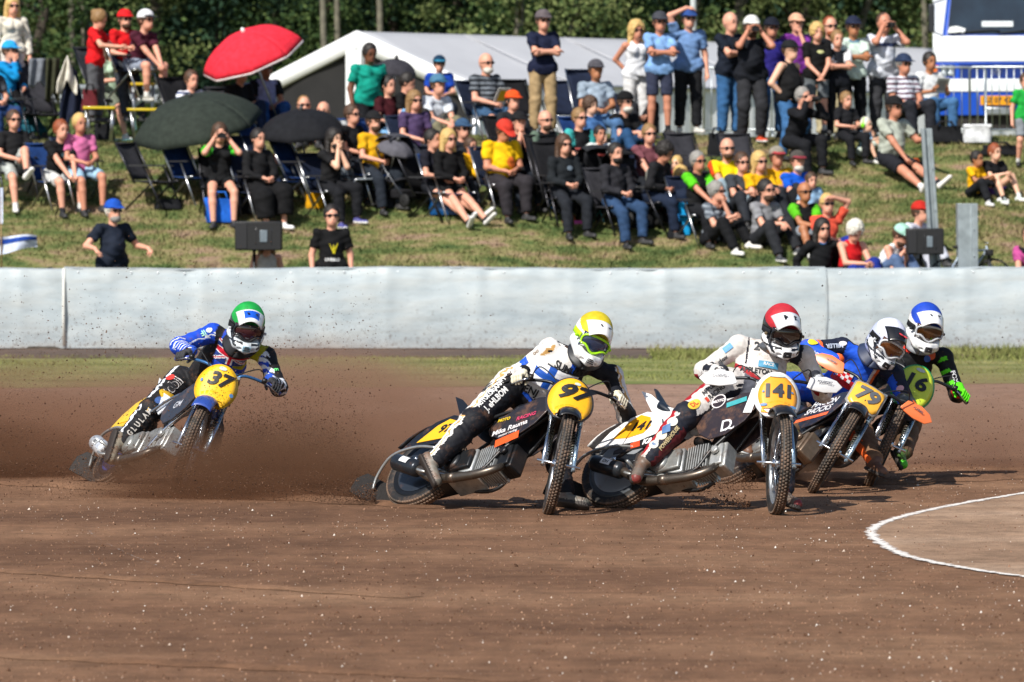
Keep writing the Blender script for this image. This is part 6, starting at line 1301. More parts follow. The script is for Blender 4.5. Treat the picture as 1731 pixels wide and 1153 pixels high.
# ================================================================== motorcycles
RAKE = rad(25); SA = Vector((-math.sin(RAKE), 0, math.cos(RAKE))); HEADP = Vector((1.06, 0, .89))
WR, WF = .325, .350; AXR = Vector((0, 0, WR)); AXF = Vector((1.35, 0, WF))
def steerM(dl): return Matrix.Translation(HEADP) @ Matrix.Rotation(dl, 4, SA) @ Matrix.Translation(-HEADP)
def bike_pose(contact, yaw, lean, steer):
    """place the chassis so that both tyres touch the track"""
    S_ = steerM(rad(steer))
    def low(M, c, r, S2):
        ax = (M @ S2).to_3x3() @ Vector((0, 1, 0)); c_ = M @ S2 @ c; dn = Vector((0, 0, -1)); dn = (dn - ax * dn.dot(ax)).normalized(); return c_ + dn * r
    pitch = 0
    for _ in range(12):
        M = Matrix.Rotation(rad(yaw), 4, 'Z') @ Matrix.Rotation(rad(-lean), 4, 'X') @ Matrix.Rotation(pitch, 4, 'Y')
        a = low(M, AXR, WR, Matrix.Identity(4)); b = low(M, AXF, WF, S_)
        pitch += (b.z - a.z) / 1.35
    M = Matrix.Translation(contact - low(M, AXR, WR, Matrix.Identity(4)) + Vector((0, 0, -.006))) @ M
    return M, S_
M_tyre = mat('tyre_rubber', '#4a423a', .85, var=.35, scale=25, bump=.4, dirt_amt=.6, dirt='#7a6250')
M_tyre_side = mat('tyre_side', '#1d1c1b', .6, var=.3, scale=20, dirt_amt=.35, dirt='#5d4a3c')
M_alloy = mat('cast_alloy', '#b6b7b4', .35, .75, .15, .15, 25, dirt_amt=.22)
M_steel = mat('bright_steel', '#c8ccd2', .22, 1, .1); M_black = mat('black_metal', '#17181a', .4, var=.2, dirt_amt=.2)
M_pipe = mat('exhaust_metal', '#6a6259', .38, .8, .35, 0, 12, dirt_amt=.25)
def tyre(mb, c, R_, w_, mi_t, mi_s, S2=None, knob=True, seg=60):
    prof = [(R_ - .075, -w_ * .36), (R_ - .05, -w_ * .5), (R_ - .02, -w_ * .46), (R_ - .012, -w_ * .40), (R_ - .004, -w_ * .2), (R_ - .002, 0), (R_ - .004, w_ * .2), (R_ - .012, w_ * .40), (R_ - .02, w_ * .46), (R_ - .05, w_ * .5), (R_ - .075, w_ * .36), (R_ - .075, -w_ * .36)]
    mb.lathe(prof, c, (0, 1, 0), seg, mi_s, S2)
    if knob:
        n = 84
        for k in range(n):
            a = 2 * PI * k / n
            for j, (y, ww) in enumerate(((-w_ * .36, .21), (-w_ * .12, .20), (w_ * .12, .20), (w_ * .36, .21))):
                a2 = a + (PI / n if j % 2 else 0); rr = R_ - .005 - (.010 if j in (0, 3) else 0)
                q = Vector((math.cos(a2) * rr, y, math.sin(a2) * rr)) + Vector(c); R3 = Matrix.Rotation(-a2, 3, 'Y')
                mb.box(q, (.012, w_ * ww, R_ * 2 * PI / n * .74), mi_t, S2, R3)
def bike(cf):
    M, S_ = bike_pose(cf['contact'], cf['yaw'], cf['lean'], cf['steer']); cf['M'], cf['S'] = M, S_
    t = thing('motorcycle', cf['label'], 'motorcycle', M, 'track racing motorcycles')
    body = paint(cf['body'], .3, cf.get('dirt', .28)); acc = paint(cf['acc'], .3, cf.get('dirt', .28)); frame = cf.get('frame', M_black)
    # wheels
    w = MB(); tyre(w, AXR, WR, .10, 0, 1); rw = w.build('rear_wheel', [M_tyre, M_tyre_side], t)
    dc = mat('disc_cover', cf['disc'], .32, var=.12, scale=6, coat=.3, dirt_amt=.18)
    for sy in (-1, 1):
        w = MB(); w.lathe([(.03, .035), (.06, .040), (.20, .046), (.214, .042), (.218, .040)], AXR, (0, sy, 0), 48); w.lathe([(.215, .036), (.235, .045), (.252, .046), (.262, .034)], AXR, (0, sy, 0), 48, 1); w.build('disc_cover', [dc, mat('rim', cf.get('rim', '#2b2d30'), .35, .4)], rw)
    w = MB(); w.tube([AXR + Vector((0, -.14, 0)), AXR + Vector((0, .14, 0))], .016, 10); w.build('axle', M_steel, rw)
    w = MB(); tyre(w, AXF, WF, .075, 0, 1, S_); fw = w.build('front_wheel', [M_tyre, M_tyre_side], t)
    w = MB(); w.lathe([(.288, -.022), (.278, -.028), (.268, -.014), (.266, 0), (.268, .014), (.278, .028), (.288, .022)], AXF, (0, 1, 0), 48, 0, S_); w.build('rim', mat('rim', cf.get('frim', '#a9acb0'), .3, .7, dirt_amt=.3), fw)
    w = MB(); 
    for k in range(32):
        a = 2 * PI * k / 32; b_ = a + (.35 if k % 2 else -.35); sy = .028 if k % 4 < 2 else -.028
        w.tube([AXF + Vector((math.cos(b_) * .025, sy, math.sin(b_) * .025)), AXF + Vector((math.cos(a) * .27, 0, math.sin(a) * .27))], .0022, 4, 0, S_)
    w.build('spokes', M_steel, fw)
    w = MB(); w.tube([AXF + Vector((0, -.045, 0)), AXF + Vector((0, .045, 0))], .026, 14, 0, S_); w.tube([AXF + Vector((0, -.15, 0)), AXF + Vector((0, .15, 0))], .010, 8, 0, S_); w.build('hub', M_steel, fw)
    # fork
    for sy in (-1, 1):
        top = HEADP + SA * .10 + Vector((.05, .095 * sy, 0)); bot = AXF + Vector((-.01, .105 * sy, .0))
        w = MB(); w.tube([top, top.lerp(bot, .45)], .019, 12, 0, S_); w.tube([top.lerp(bot, .42), bot - (top - bot).normalized() * .03], .0155, 12, 0, S_); w.build('fork_leg', [M_steel if sy < 0 else mat('fork_tube', '#9fb6c8', .25, .8)], t)
        m1 = top.lerp(bot, .50) + Vector((-.045, -.02 * sy, 0)); m2 = top.lerp(bot, .93) + Vector((-.05, -.015 * sy, 0))
        w = MB(); w.tube([m1, m2], .014, 8, 0, S_)
        ax_ = (m2 - m1); 
        for k in range(9): c0 = m1 + ax_ * (.12 + k * .085); w.lathe([(.020, -.006), (.026, 0), (.020, .006), (.015, 0)], c0, ax_, 12, 1, S_)
        w.box(m2, (.05, .03, .05), 2, S_); w.build('shock_absorber', [M_steel, mat('spring', '#4b5048', .5, .4, dirt_amt=.3), M_alloy], t)
    w = MB()
    for dz in (.10, -.10): w.box(HEADP + SA * dz + Vector((.025, 0, 0)), (.085, .25, .03), 0, S_, Matrix.Rotation(-RAKE, 3, 'Y'))
    w.build('fork_yoke', M_alloy, t, smooth=False, bevel=.006)
    # handlebar with grips and levers
    bc = HEADP + SA * .16 + Vector((-.02, 0, 0)); GR_ = {}
    w = MB(); hb = [bc + Vector((-.14, -.40, .00)), bc + Vector((-.07, -.32, .02)), bc + Vector((.02, -.14, .01)), bc + Vector((.02, -.06, -.05)), bc + Vector((.02, .06, -.05)), bc + Vector((.02, .14, .01)), bc + Vector((-.07, .32, .02)), bc + Vector((-.14, .40, .00))]
    w.tube(smooth_pts(hb, 5), .0115, 10, 0, S_); w.tube([hb[2] + Vector((0, .02, -.01)), hb[5] + Vector((0, -.02, -.01))], .008, 8, 0, S_); hbo = w.build('handlebar', mat('bar_metal', cf.get('bar', '#1f2226'), .35, .5), t)
    for sy, k0, k1 in ((-1, 0, 1), (1, 7, 6)):
        g0, g1 = hb[k0], hb[k1]; gd = (g0 - g1).normalized(); gi = g0 - gd * .13
        w = MB(); w.tube([gi, g0 + gd * .006], .0165, 12, 0, S_); w.build('grip', rubber(cf.get('grip', '#1b1b1e')), hbo)
        w = MB(); w.tube([gi - gd * .02 + Vector((.03, 0, -.01)), gi + gd * .03 + Vector((.055, 0, -.015)), g0 + Vector((.045, 0, -.02))], [.007, .006, .005], 6, 0, S_); w.box(gi - gd * .03 + Vector((.015, 0, 0)), (.05, .035, .035), 1, S_); w.build('lever', [M_steel, M_black], hbo)
        w = MB(); cp = [gi - gd * .03, gi - gd * .1 + Vector((.10, 0, .03)), HEADP + Vector((.10, .06 * sy, .05)), HEADP + Vector((-.05, .04 * sy, -.12))]; w.tube(smooth_pts(cp, 6), .0045, 6, 0, S_); w.build('cable', rubber('#15161a'), t)
        GR_[sy] = (M @ S_ @ (gi.lerp(g0, .5)), (M @ S_).to_3x3() @ gd, (M @ S_).to_3x3() @ Vector((1, 0, 0)))
        if cf.get('guard'):
            w = MB(); out = [(-.12, -.035), (-.09, .042), (.02, .058), (.10, .04), (.145, 0), (.10, -.045), (0, -.058), (-.09, -.048)]
            o_ = gi.lerp(g0, .55) + Vector((.085, 0, .0)); ux = Vector((-.25, sy, .0)); ux.normalize(); uy = Vector((0, 0, 1))
            if sy > 0: w.prism(out, o_, ux, uy, .014, 0, S_, .02)
            else: w.prism([(x, -y) for x, y in out], o_, ux, -uy, .014, 0, S_, .02)
            w.tube([g0 + gd * .01, g0 + Vector((.06, 0, 0)), o_], .006, 6, 1, S_)
            go = w.build('handguard', [paint(cf['guard'], .35, .05), M_black], t, bevel=.005)
            n_ = Vector((1, 0, 0)); w = MB(); fr = Vector((.25 * 0 + .97, .25 * sy, 0)); 
            flat_decal(w, text2d(cf['guardtxt'], .022, .0008, .2), o_ + fr * .036 + Vector((0, 0, .01)), Vector((-.25, sy, 0)) if sy > 0 else Vector((.25, 1, 0)), uy, 0, S_); 
            w.build('handguard_lettering', mat('ink', '#3d4350', .5), go, smooth=False)
    cf['grips'] = GR_
    # number plate over the fork, arched above the wheel
    pc = HEADP + SA * -.04 + Vector((.17, 0, .0)); pn = Vector((math.cos(rad(14)), 0, math.sin(rad(14)))); pu = Vector((-pn.z, 0, pn.x)); px_ = Vector((0, 1, 0))
    W2, H2 = cf['plate'][0] / 2, cf['plate'][1] / 2
    def outline(k):
        if cf['pshape'] == 'rect': return [(-W2 * k, H2 * k * .9), (-W2 * .85 * k, H2 * k), (W2 * .85 * k, H2 * k), (W2 * k, H2 * .9 * k), (W2 * k, -H2 * .75 * k), (W2 * .8 * k, -H2 * k), (-W2 * .8 * k, -H2 * k), (-W2 * k, -H2 * .75 * k)]
        o = []
        for i in range(41):
            th = rad(-58 + i * 296 / 40 - 90 + 180) if False else rad(-62) + i * rad(304) / 40
            o.append((W2 * k * math.cos(th), H2 * k * math.sin(th)))
        aw = .085 + (1 - k) * .2
        return o + [(-aw, -H2 * .80 * k), (-aw * .95, -H2 * .45 - (k - 1) * .1), (-aw * .5, -H2 * .28), (0, -H2 * .22), (aw * .5, -H2 * .28), (aw * .95, -H2 * .45 - (k - 1) * .1), (aw, -H2 * .80 * k)]
    def plate(k, off, m, name, par, th=.008):
        w = MB(); pts = outline(k); n = len(pts)
        def bend(x, y): return pc + px_ * x + pu * y + pn * (off - 1.6 * x * x)
        bmv = [(x, y) for x, y in pts]; t2 = subdiv2d((bmv, [tuple(range(n))]), .05)
        vs = [bend(x, y) for x, y in t2[0]]; w.add(vs, t2[1], 0, M_id(S_)); return w.build(name, m, par, solid=th)
    np_ = plate(1.0, 0, paint(cf['pedge'], .35, .1), 'number_plate', t, .012)
    if cf['pshape'] == 'rect': plate(.90, .012, mat('plate_face', cf['pface'], .35, var=.04, coat=.3, dirt_amt=.1), 'plate_face', np_, .003)
    else: plate(cf.get('pk', .93), .012, mat('plate_face', cf['pface'], .35, var=.04, coat=.3, dirt_amt=.1), 'plate_face', np_, .003)
    if cf.get('prim'): plate(.86, .015, mat('plate_face', cf['prim'], .35, var=.04, coat=.3), 'plate_centre', np_, .003)
    tt = subdiv2d(text2d(cf['num'], cf['nsize'], .006, cf.get('nshear', .15), 'CENTER', cf.get('nxs', 1.25)), .04)
    w = MB(); w.add([pc + px_ * x + pu * (y + cf.get('ny', .035)) + pn * (.0215 - 1.6 * x * x) for x, y in tt[0]], tt[1], 0, S_); w.build('number', mat('ink_black', cf.get('ncol', '#16161a'), .45), np_, smooth=False)
    for (x, y, a_, b_, mi) in cf.get('pdots', [(.0, .125, .05, .026, 0)]):
        w = MB(); t2 = subdiv2d(oval2d(a_, b_), .03); w.add([pc + px_ * (x + u) + pu * (y + v) + pn * (.0205 - 1.6 * (x + u) ** 2) for u, v in t2[0]], t2[1], 0, S_); w.build('plate_sticker', mat('sticker', ['#b9c4be', '#6b4a22', '#4a78a8', '#c93a3a'][mi], .4), np_, smooth=False)
    # front mudguard arch
    w = MB()
    def mg(u, v):
        a = rad(42 + 88 * u); r = WF + .035 + .01 * (1 - (2 * v - 1) ** 2); y = (v - .5) * .145
        return AXF + Vector((math.cos(a) * r, y, math.sin(a) * r - .22 * 0 - .02 * abs(2 * v - 1) ** 3))
    w.grid(mg, 16, 8, 0, S_); w.build('front_mudguard', paint(cf.get('mud', '#121214'), .4, .2), t, solid=.006)
    # main frame, tank shroud, seat, tail
    w = MB()
    for sy in (-1, 1):
        w.tube(smooth_pts([Vector((1.02, .03 * sy, .82)), Vector((.80, .09 * sy, .45)), Vector((.70, .10 * sy, .24)), Vector((.45, .10 * sy, .22)), Vector((.18, .11 * sy, .30)), Vector((0, .12 * sy, .33))], 5), .014, 8)
        w.tube(smooth_pts([Vector((1.0, .03 * sy, .90)), Vector((.6, .08 * sy, .76)), Vector((.34, .09 * sy, .62)), Vector((0, .12 * sy, .33))], 5), .013, 8)
    w.build('frame', frame, t)
    w = MB(); w.tube([HEADP - SA * .12, HEADP + SA * .12], .032, 12); w.build('head_tube', frame, t)
    S = Sdf(); S.cap((.99, 0, .86), (.70, 0, .78), .075, .095, 0, ((0, 1, 0), 1.0)); S.cap((.72, 0, .76), (.50, 0, .66), .085, .06); S.build('fuel_tank', [body], t, .014, .03)
    for sy in (-1, 1):   # long side shroud from head tube to engine, lettered on it
        sh = [(1.02, .88), (1.04, .76), (.98, .64), (.86, .53), (.74, .49), (.64, .53), (.58, .60), (.60, .68), (.74, .79), (.88, .87)]
        w = MB(); w.prism([(x, z) for x, z in (sh if sy < 0 else sh)], (0, .105 * sy, 0), (1, 0, 0), (0, 0, 1), .012, 0, None, 0); so = w.build('side_shroud', [mat('shroud', cf['shroud'], .45, var=.1, coat=.2, dirt_amt=cf.get('dirt', .28) + .1)], t, bevel=.004)
        if sy < 0:
            for ii, (tx, x, z, sz, col, ang) in enumerate(cf['shtext']):
                w = MB(); ux = Vector((math.cos(rad(ang)), 0, math.sin(rad(ang)))); uy = Vector((-math.sin(rad(ang)), 0, math.cos(rad(ang))))
                t2 = text2d(tx, sz, .0015, .1) if isinstance(tx, str) else {'oval': oval2d(*tx[1:]), 'rect': rect2d(*tx[1:])}[tx[0]]
                flat_decal(w, t2, (x, -.1125 - .001 * ii, z), ux, uy); w.build('shroud_lettering' if isinstance(tx, str) else 'shroud_sticker', mat('decal', col, .45), so, smooth=False)
    # engine, laid nearly flat
    ea = rad(14); ed = Vector((math.cos(ea), 0, math.sin(ea))); en = Vector((-ed.z, 0, ed.x)); Re = Matrix((ed, (0, 1, 0), en)).transposed(); ec = Vector((.46, 0, .30))
    alloy = mat('cast_alloy', cf.get('alloy', '#b6b7b4'), .38, .6, .2, .2, 25, dirt_amt=cf.get('edirt', .22))
    w = MB(); w.box(ec, (.26, .22, .20), 0, None, Re); w.box(ec + ed * .02 - Vector((0, .125, 0)), (.20, .035, .16), 1, None, Re); w.lathe([(.075, 0), (.07, .02), (.02, .03)], ec - ed * .05 - Vector((0, .14, 0)), (0, -1, 0), 20, 1); w.box(ec - ed * .22 + Vector((0, .02, -.02)), (.2, .14, .15), 2, None, Re); en_ = w.build('engine', [alloy, mat('engine_cover', cf.get('ecover', '#8f918e'), .4, .5, .2, .1, 20, dirt_amt=.3), M_black], t, smooth=False, bevel=.012)
    w = MB()
    for k in range(9): sz = .205 - .002 * abs(k - 4); w.box(ec + ed * (.155 + k * .0195), (.0075, sz, sz * .95), 0, None, Re)
    w.box(ec + ed * .23, (.17, .12, .12), 0, None, Re); w.build('cylinder_fins', alloy, en_, smooth=False)
    w = MB(); w.box(ec + ed * .375, (.10, .17, .17), 0, None, Re); w.box(ec + ed * .42, (.05, .13, .20), 0, None, Re); w.tube([ec + ed * .37 + Vector((0, -.09, .02)), ec + ed * .37 + Vector((0, -.12, .02))], .03, 12)
    w.build('cylinder_head', mat('cast_alloy', cf.get('ehead', '#b6b7b4'), .38, .6, .2, .2, 25, dirt_amt=.22), en_, smooth=False, bevel=.010)
    w = MB(); w.tube([ec + en * .10 + ed * .28, ec + en * .17 + ed * .24, ec + en * .22 + ed * .14], [.028, .03, .034], 12); w.build('carburettor', M_black, en_)
    w = MB(); pp = [ec + ed * .36 - en * .07 + Vector((0, -.05, 0)), ec + ed * .37 - en * .15 + Vector((0, -.11, 0)), ec + ed * .22 - en * .20 + Vector((0, -.15, 0)), Vector((.40, -.16, .12)), Vector((.28, -.17, .14)), Vector((.17, -.175, .19))]
    pp = smooth_pts(pp, 6); w.tube(pp, [.024 + .008 * min(1, i / 14) for i in range(len(pp))], 12); w.tube([pp[15] , pp[16]], .036, 12); w.build('exhaust_pipe', M_pipe, t)
    w = MB(); sa, sb = Vector((.17, -.175, .19)), Vector((-.12, -.180, .26)); w.tube([sa, sa.lerp(sb, .04), sa.lerp(sb, .08), sa.lerp(sb, .93), sa.lerp(sb, .98), sb], [.03, .05, .060, .060, .052, .028], 20); w.tube([sb, sb + (sb - sa) * .06], .02, 10)
    so = w.build('silencer', mat('silencer_shell', cf.get('sil', '#2b2f33'), .3, .5, .15, 0, 10, dirt_amt=.15), t)
    w = MB(); nn = Vector((0, -1, .2)).normalized(); uu = (sb - sa).normalized() * -1; vv = nn.cross(uu) * -1; o_ = sa.lerp(sb, .45)
    t2 = subdiv2d(rect2d(.09, .05), .015); w.add([o_ + uu * x + vv * y + nn * math.sqrt(max(.0001, .066 ** 2 - y * y)) for x, y in t2[0]], t2[1])
    t2 = subdiv2d(text2d(cf.get('siltxt', 'DH'), .035, .001), .02); w.add([o_ + uu * x + vv * y + nn * math.sqrt(max(.0001, .0685 ** 2 - y * y)) for x, y in t2[0]], t2[1], 1)
    w.build('silencer_sticker', [mat('sticker', '#d9dcdd', .4), mat('ink_black', '#22242a', .5)], so, smooth=False)
    # footrest, chain guard, deflector
    w = MB(); w.tube(smooth_pts([Vector((.40, -.10, .20)), Vector((.36, -.18, .16)), Vector((.30, -.23, .13)), Vector((.24, -.24, .14))], 4), .011, 8); w.tube([(.26, -.12, .21), (.26, -.28, .21)], .012, 8); w.tube([(.26, -.16, .21), (.38, -.11, .22)], .011, 8); w.build('footrest', M_alloy, t); cf['peg'] = M @ Vector((.26, -.22, .225))
    w = MB(); w.prism([(-.05, .36), (.40, .30), (.44, .36), (.38, .42), (-.02, .46)], (0, .14, 0), (1, 0, 0), (0, 0, 1), .008); w.build('chain_guard', body, t, smooth=False)
    w = MB(); w.lathe([(.10, -.003), (.105, 0), (.10, .003)], AXR + Vector((0, .125, 0)), (0, 1, 0), 30); 
    for z_, z2 in ((.43, .38), (.235, .26)): w.box(Vector((.20, .125, (z_ + z2) / 2)), (.44, .008, .014), 0, None, Matrix.Rotation(math.atan2(z_ - z2, .42), 3, 'Y'))
    w.build('chain', mat('chain_steel', '#5d5a55', .5, .7), t, smooth=False)
    w = MB(); w.tube(smooth_pts([Vector((.14, -.13, .42)), Vector((-.05, -.14, .42)), Vector((-.28, -.12, .36)), Vector((-.40, -.06, .24)), Vector((-.42, -.02, .14))], 5), .011, 8); w.build('deflector_arm', M_alloy, t)
    w = MB(); w.prism([(-.15, -.09), (.12, -.09), (.15, -.02), (.13, .10), (-.10, .10), (-.15, .03)], (-.43, .0, .14), Vector((.65, .76, 0)), Vector((0, 0, 1)), .012); w.build('dirt_deflector', rubber('#171210'), t, bevel=.004)
    # seat and tail
    tl = cf.get('tail', 1.0)
    S = Sdf(); S.cap((.62, 0, .77), (.36, 0, .72), .045, .055, 0, ((0, 0, 1), 1.6)); S.cap((.36, 0, .72), (.17, 0, .80), .055, .075, 0, ((0, 0, 1), 2.0)); S.cap((.17, 0, .80), (.02, 0, .93 * tl), .075, .03, 0, ((.6, 0, 1), 2.6)); S.build('seat', [mat('seat_vinyl', cf.get('seat', '#16181c'), .5, var=.1, dirt_amt=.1)], t, .012, .03)
    for sy in (-1, 1):
        w = MB(); w.prism([(.52, .70), (.40, .60), (.30, .64), (.12, .74), (-.06, .93), (.04, .90), (.20, .80), (.40, .76)], (0, .06 * sy, 0), (1, 0, 0), (0, 0, 1), .008); w.build('tail_panel', body, t, smooth=False)
    w = MB(); 
    def rg(u, v):
        a = rad(55 + 100 * u); r = WR + .045; y = (v - .5) * .15; return AXR + Vector((math.cos(a) * r, y, math.sin(a) * r - .015 * abs(2 * v - 1) ** 2))
    w.grid(rg, 18, 6); w.build('rear_mudguard', acc, t, solid=.006)
    # side number board beside the rear wheel
    bo = [(.30, .60), (.24, .70), (.12, .72), (-.02, .66), (-.14, .55), (-.22, .42), (-.05, .44), (.16, .48), (.27, .52)]
    w = MB(); w.prism(bo, (0, -.115, 0), (1, 0, 0), (0, 0, 1), .010); sb_ = w.build('side_number_board', acc, t, bevel=.004)
    inner = cf.get('sboard', [(.25, .60), (.20, .66), (.11, .68), (.02, .62), (-.10, .47), (.14, .51), (.24, .55)])
    w = MB(); w.prism(inner, (0, -.123, 0), (1, 0, 0), (0, 0, 1), .003); w.build('board_face', mat('plate_face', cf.get('sface', cf['pface']), .35, var=.04, coat=.3, dirt_amt=.05), sb_, smooth=False)
    w = MB(); flat_decal(w, text2d(cf['num'], .095, .004, .2, xs=1.2), (.115, -.1265, .592), (1, 0, .12), (0, 0, 1)); w.build('side_number', mat('ink_black', '#16161a', .45), sb_, smooth=False)
    if cf.get('stay'):
        w = MB(); w.prism([(.34, .46), (.10, .38), (-.02, .355), (-.02, .385), (.10, .44), (.32, .54)], (0, -.135, 0), (1, 0, 0), (0, 0, 1), .006); so = w.build('swing_plate', M_black, t, smooth=False)
        w = MB(); w.prism([(.12, .40), (.10, .44), (.17, .468), (.19, .42)], (0, -.140, 0), (1, 0, 0), (0, 0, 1), .003); flat_decal(w, text2d('K&N', .06, .003), (.265, -.1425, .465), (1, 0, .25), (0, 0, 1), 1); w.build('swing_plate_sticker', [mat('sticker', '#d84a22', .4), mat('sticker', '#e2e2e2', .4)], so, smooth=False)
    return t
def M_id(S_): return S_
# ================================================================== riders
def helmet(root, O, c, hf, hu, cf):
    hf = Vector(hf).normalized(); hu = Vector(hu); hl = hu.cross(hf).normalized(); hu = hf.cross(hl)
    R3 = Matrix((hf, hl, hu)).transposed(); Rh = np.array([[hf.x, hl.x, hu.x], [hf.y, hl.y, hu.y], [hf.z, hl.z, hu.z]]); c = Vector(c); k = 1.10
    p = lambda a, b, d: c + (hf * a + hl * b + hu * d) * k
    S = Sdf(); S.ell(p(-.01, 0, .025), (.142 * k, .118 * k, .140 * k), Rh, 0); S.ell(p(-.02, 0, -.05), (.120 * k, .108 * k, .09 * k), Rh, 0)
    for sy in (1, -1): S.cap(p(.02, .095 * sy, -.055), p(.125, .060 * sy, -.100), .036 * k, .034 * k, 1); S.cap(p(.125, .060 * sy, -.100), p(.168, 0, -.108), .034 * k, .036 * k, 1)
    S.sub(p(.150, 0, .0), (.085 * k, .090 * k, .064 * k), Rh)
    for sy in (1, -1): S.sub(p(.185, .045 * sy, -.115), (.03 * k, .018 * k, .010 * k), Rh)
    A = np.array([tuple(hf), tuple(hl), tuple(hu)]); hc = cf['helm']; ms = [paint(hc['shell'], .25), paint(hc['chin'], .25), mat('helmet_cover', hc['cover'], .6, var=.25, bump=.9, scale=14), paint(hc.get('trim', '#2a2c30'), .3)]
    def mf(cen, nr, fp, mi):
        q = ((cen - np.array(c)) / k) @ A.T; m = np.where(mi == 1, 1, 0); x, y, z = q[:, 0], q[:, 1], q[:, 2]
        m = np.where((z > .055 - x * .35) & (z > .03 + .5 * x * 0) , 2, m)
        m = np.where((m == 1) & (np.abs(z + .078) < .007) & (np.abs(y) > .03), 3, m); m = np.where((m == 1) & (np.abs(y) > .07) & (np.mod(x * 14 + z * 20, 1) < .35), 3, m); m = np.where((m == 0) & (x < .10) & (z < -.02) & (np.mod(z * 22 + x * 9, 1) < .3), 3, m); return m
    ho = S.build('helmet', ms, root, .0085, .012, org=O, matfn=mf)
    w = MB(); w.grid(lambda u, v: p(.108 + .05 * math.cos((u - .5) * 2.7) - .038 * (1 - math.cos((v - .5) * 1.6)) - .004, .100 * math.sin((u - .5) * 2.5), (v - .5) * .092 - .002 - .012 * math.cos((u - .5) * 12) * (v < .3)) - Vector(O), 18, 10); w.build('goggle_lens', mat('goggle_lens', hc.get('lens', '#1c1418'), .06, .2, var=.3, scale=9, coat=1), ho, solid=.003)
    fr = []
    for i in range(33): a = 2 * PI * i / 32; u, v = .5 + .5 * math.cos(a), .5 + .5 * math.sin(a) * .98; fr.append(p(.110 + .05 * math.cos((u - .5) * 2.7) - .038 * (1 - math.cos((v - .5) * 1.6)), .102 * math.sin((u - .5) * 2.5), (v - .5) * .098 - .002 - (.014 * math.cos((u - .5) * 12) if v < .4 else 0)) - Vector(O))
    w = MB(); w.tube(fr, .0085, 6); w.build('goggle_frame', paint(hc.get('gframe', '#1a1b1e'), .35), ho)
    for sy in (1, -1): w = MB(); w.grid(lambda u, v, sy=sy: p(.085 - .11 * u, sy * (.100 + .022 * math.sin(u * 2.0)), .018 - .036 * v) - Vector(O), 6, 2); w.build('goggle_strap', cloth(hc.get('strap', '#1a1b1e')), ho, solid=.004)
    w = MB()
    def pk(u, v):      # peak: arched plate from brow forward
        y = (u - .5) * 2; wd = .098 - .022 * v; return p(.088 + .100 * v - .05 * y * y * (1 - v * .4), wd * y, .142 + .006 * math.sin(v * 3) - .052 * y * y - .055 * v) - Vector(O)
    w.grid(pk, 14, 8)
    wf = []
    for (i, j) in [(i, j) for j in range(8) for i in range(14)]: wf.append(1 if (3 <= i <= 10 and 1 <= j <= 5 and hc.get('pk2')) else (2 if hc.get('pk3') and (i in (4, 9)) and j in (2, 3, 4) else 0))
    w.m = wf; w.build('helmet_peak', [paint(hc['peak'], .3), paint(hc.get('pk2', hc['peak']), .3), paint(hc.get('pk3', '#1a1b1e'), .3)], ho, solid=.006)
    w = MB(); 
    for dy in (-.03, .03): w.box(p(.135, dy, .128) - Vector(O), (.022, .018, .003), 0, None, R3)
    if hc.get('logo'):
        w.ell(p(.150, .018, .120) - Vector(O), (.018, .022, .006), 1, rot=R3); w.ell(p(.150, -.018, .120) - Vector(O), (.018, .022, .006), 1, rot=R3)
    w.build('peak_vents', [mat('vent_dark', '#26282c', .5), mat('sticker', '#d8404a', .4)], ho, smooth=False)
    w = MB(); 
    for dz in (-.006, .006, .018): w.box(p(.2095, 0, -.105 + dz) - Vector(O), (.008, .05 - dz * .8, .005), 0, None, R3)
    w.box(p(.201, 0, -.104) - Vector(O), (.010, .06, .042), 1, None, R3); w.build('mouth_vent', [mat('vent_dark', '#15161a', .5), paint(hc.get('vent', '#8d9298'), .3)], ho, smooth=False, bevel=.003)
    # tear-off tabs
    for sy in (1, -1): w = MB(); w.box(p(.075, .122 * sy, -.012) - Vector(O), (.018, .02, .02), 0, None, R3); w.build('strap_outrigger', mat('outrigger', hc.get('outr', '#c8ccd0'), .3), ho, smooth=False, bevel=.004)
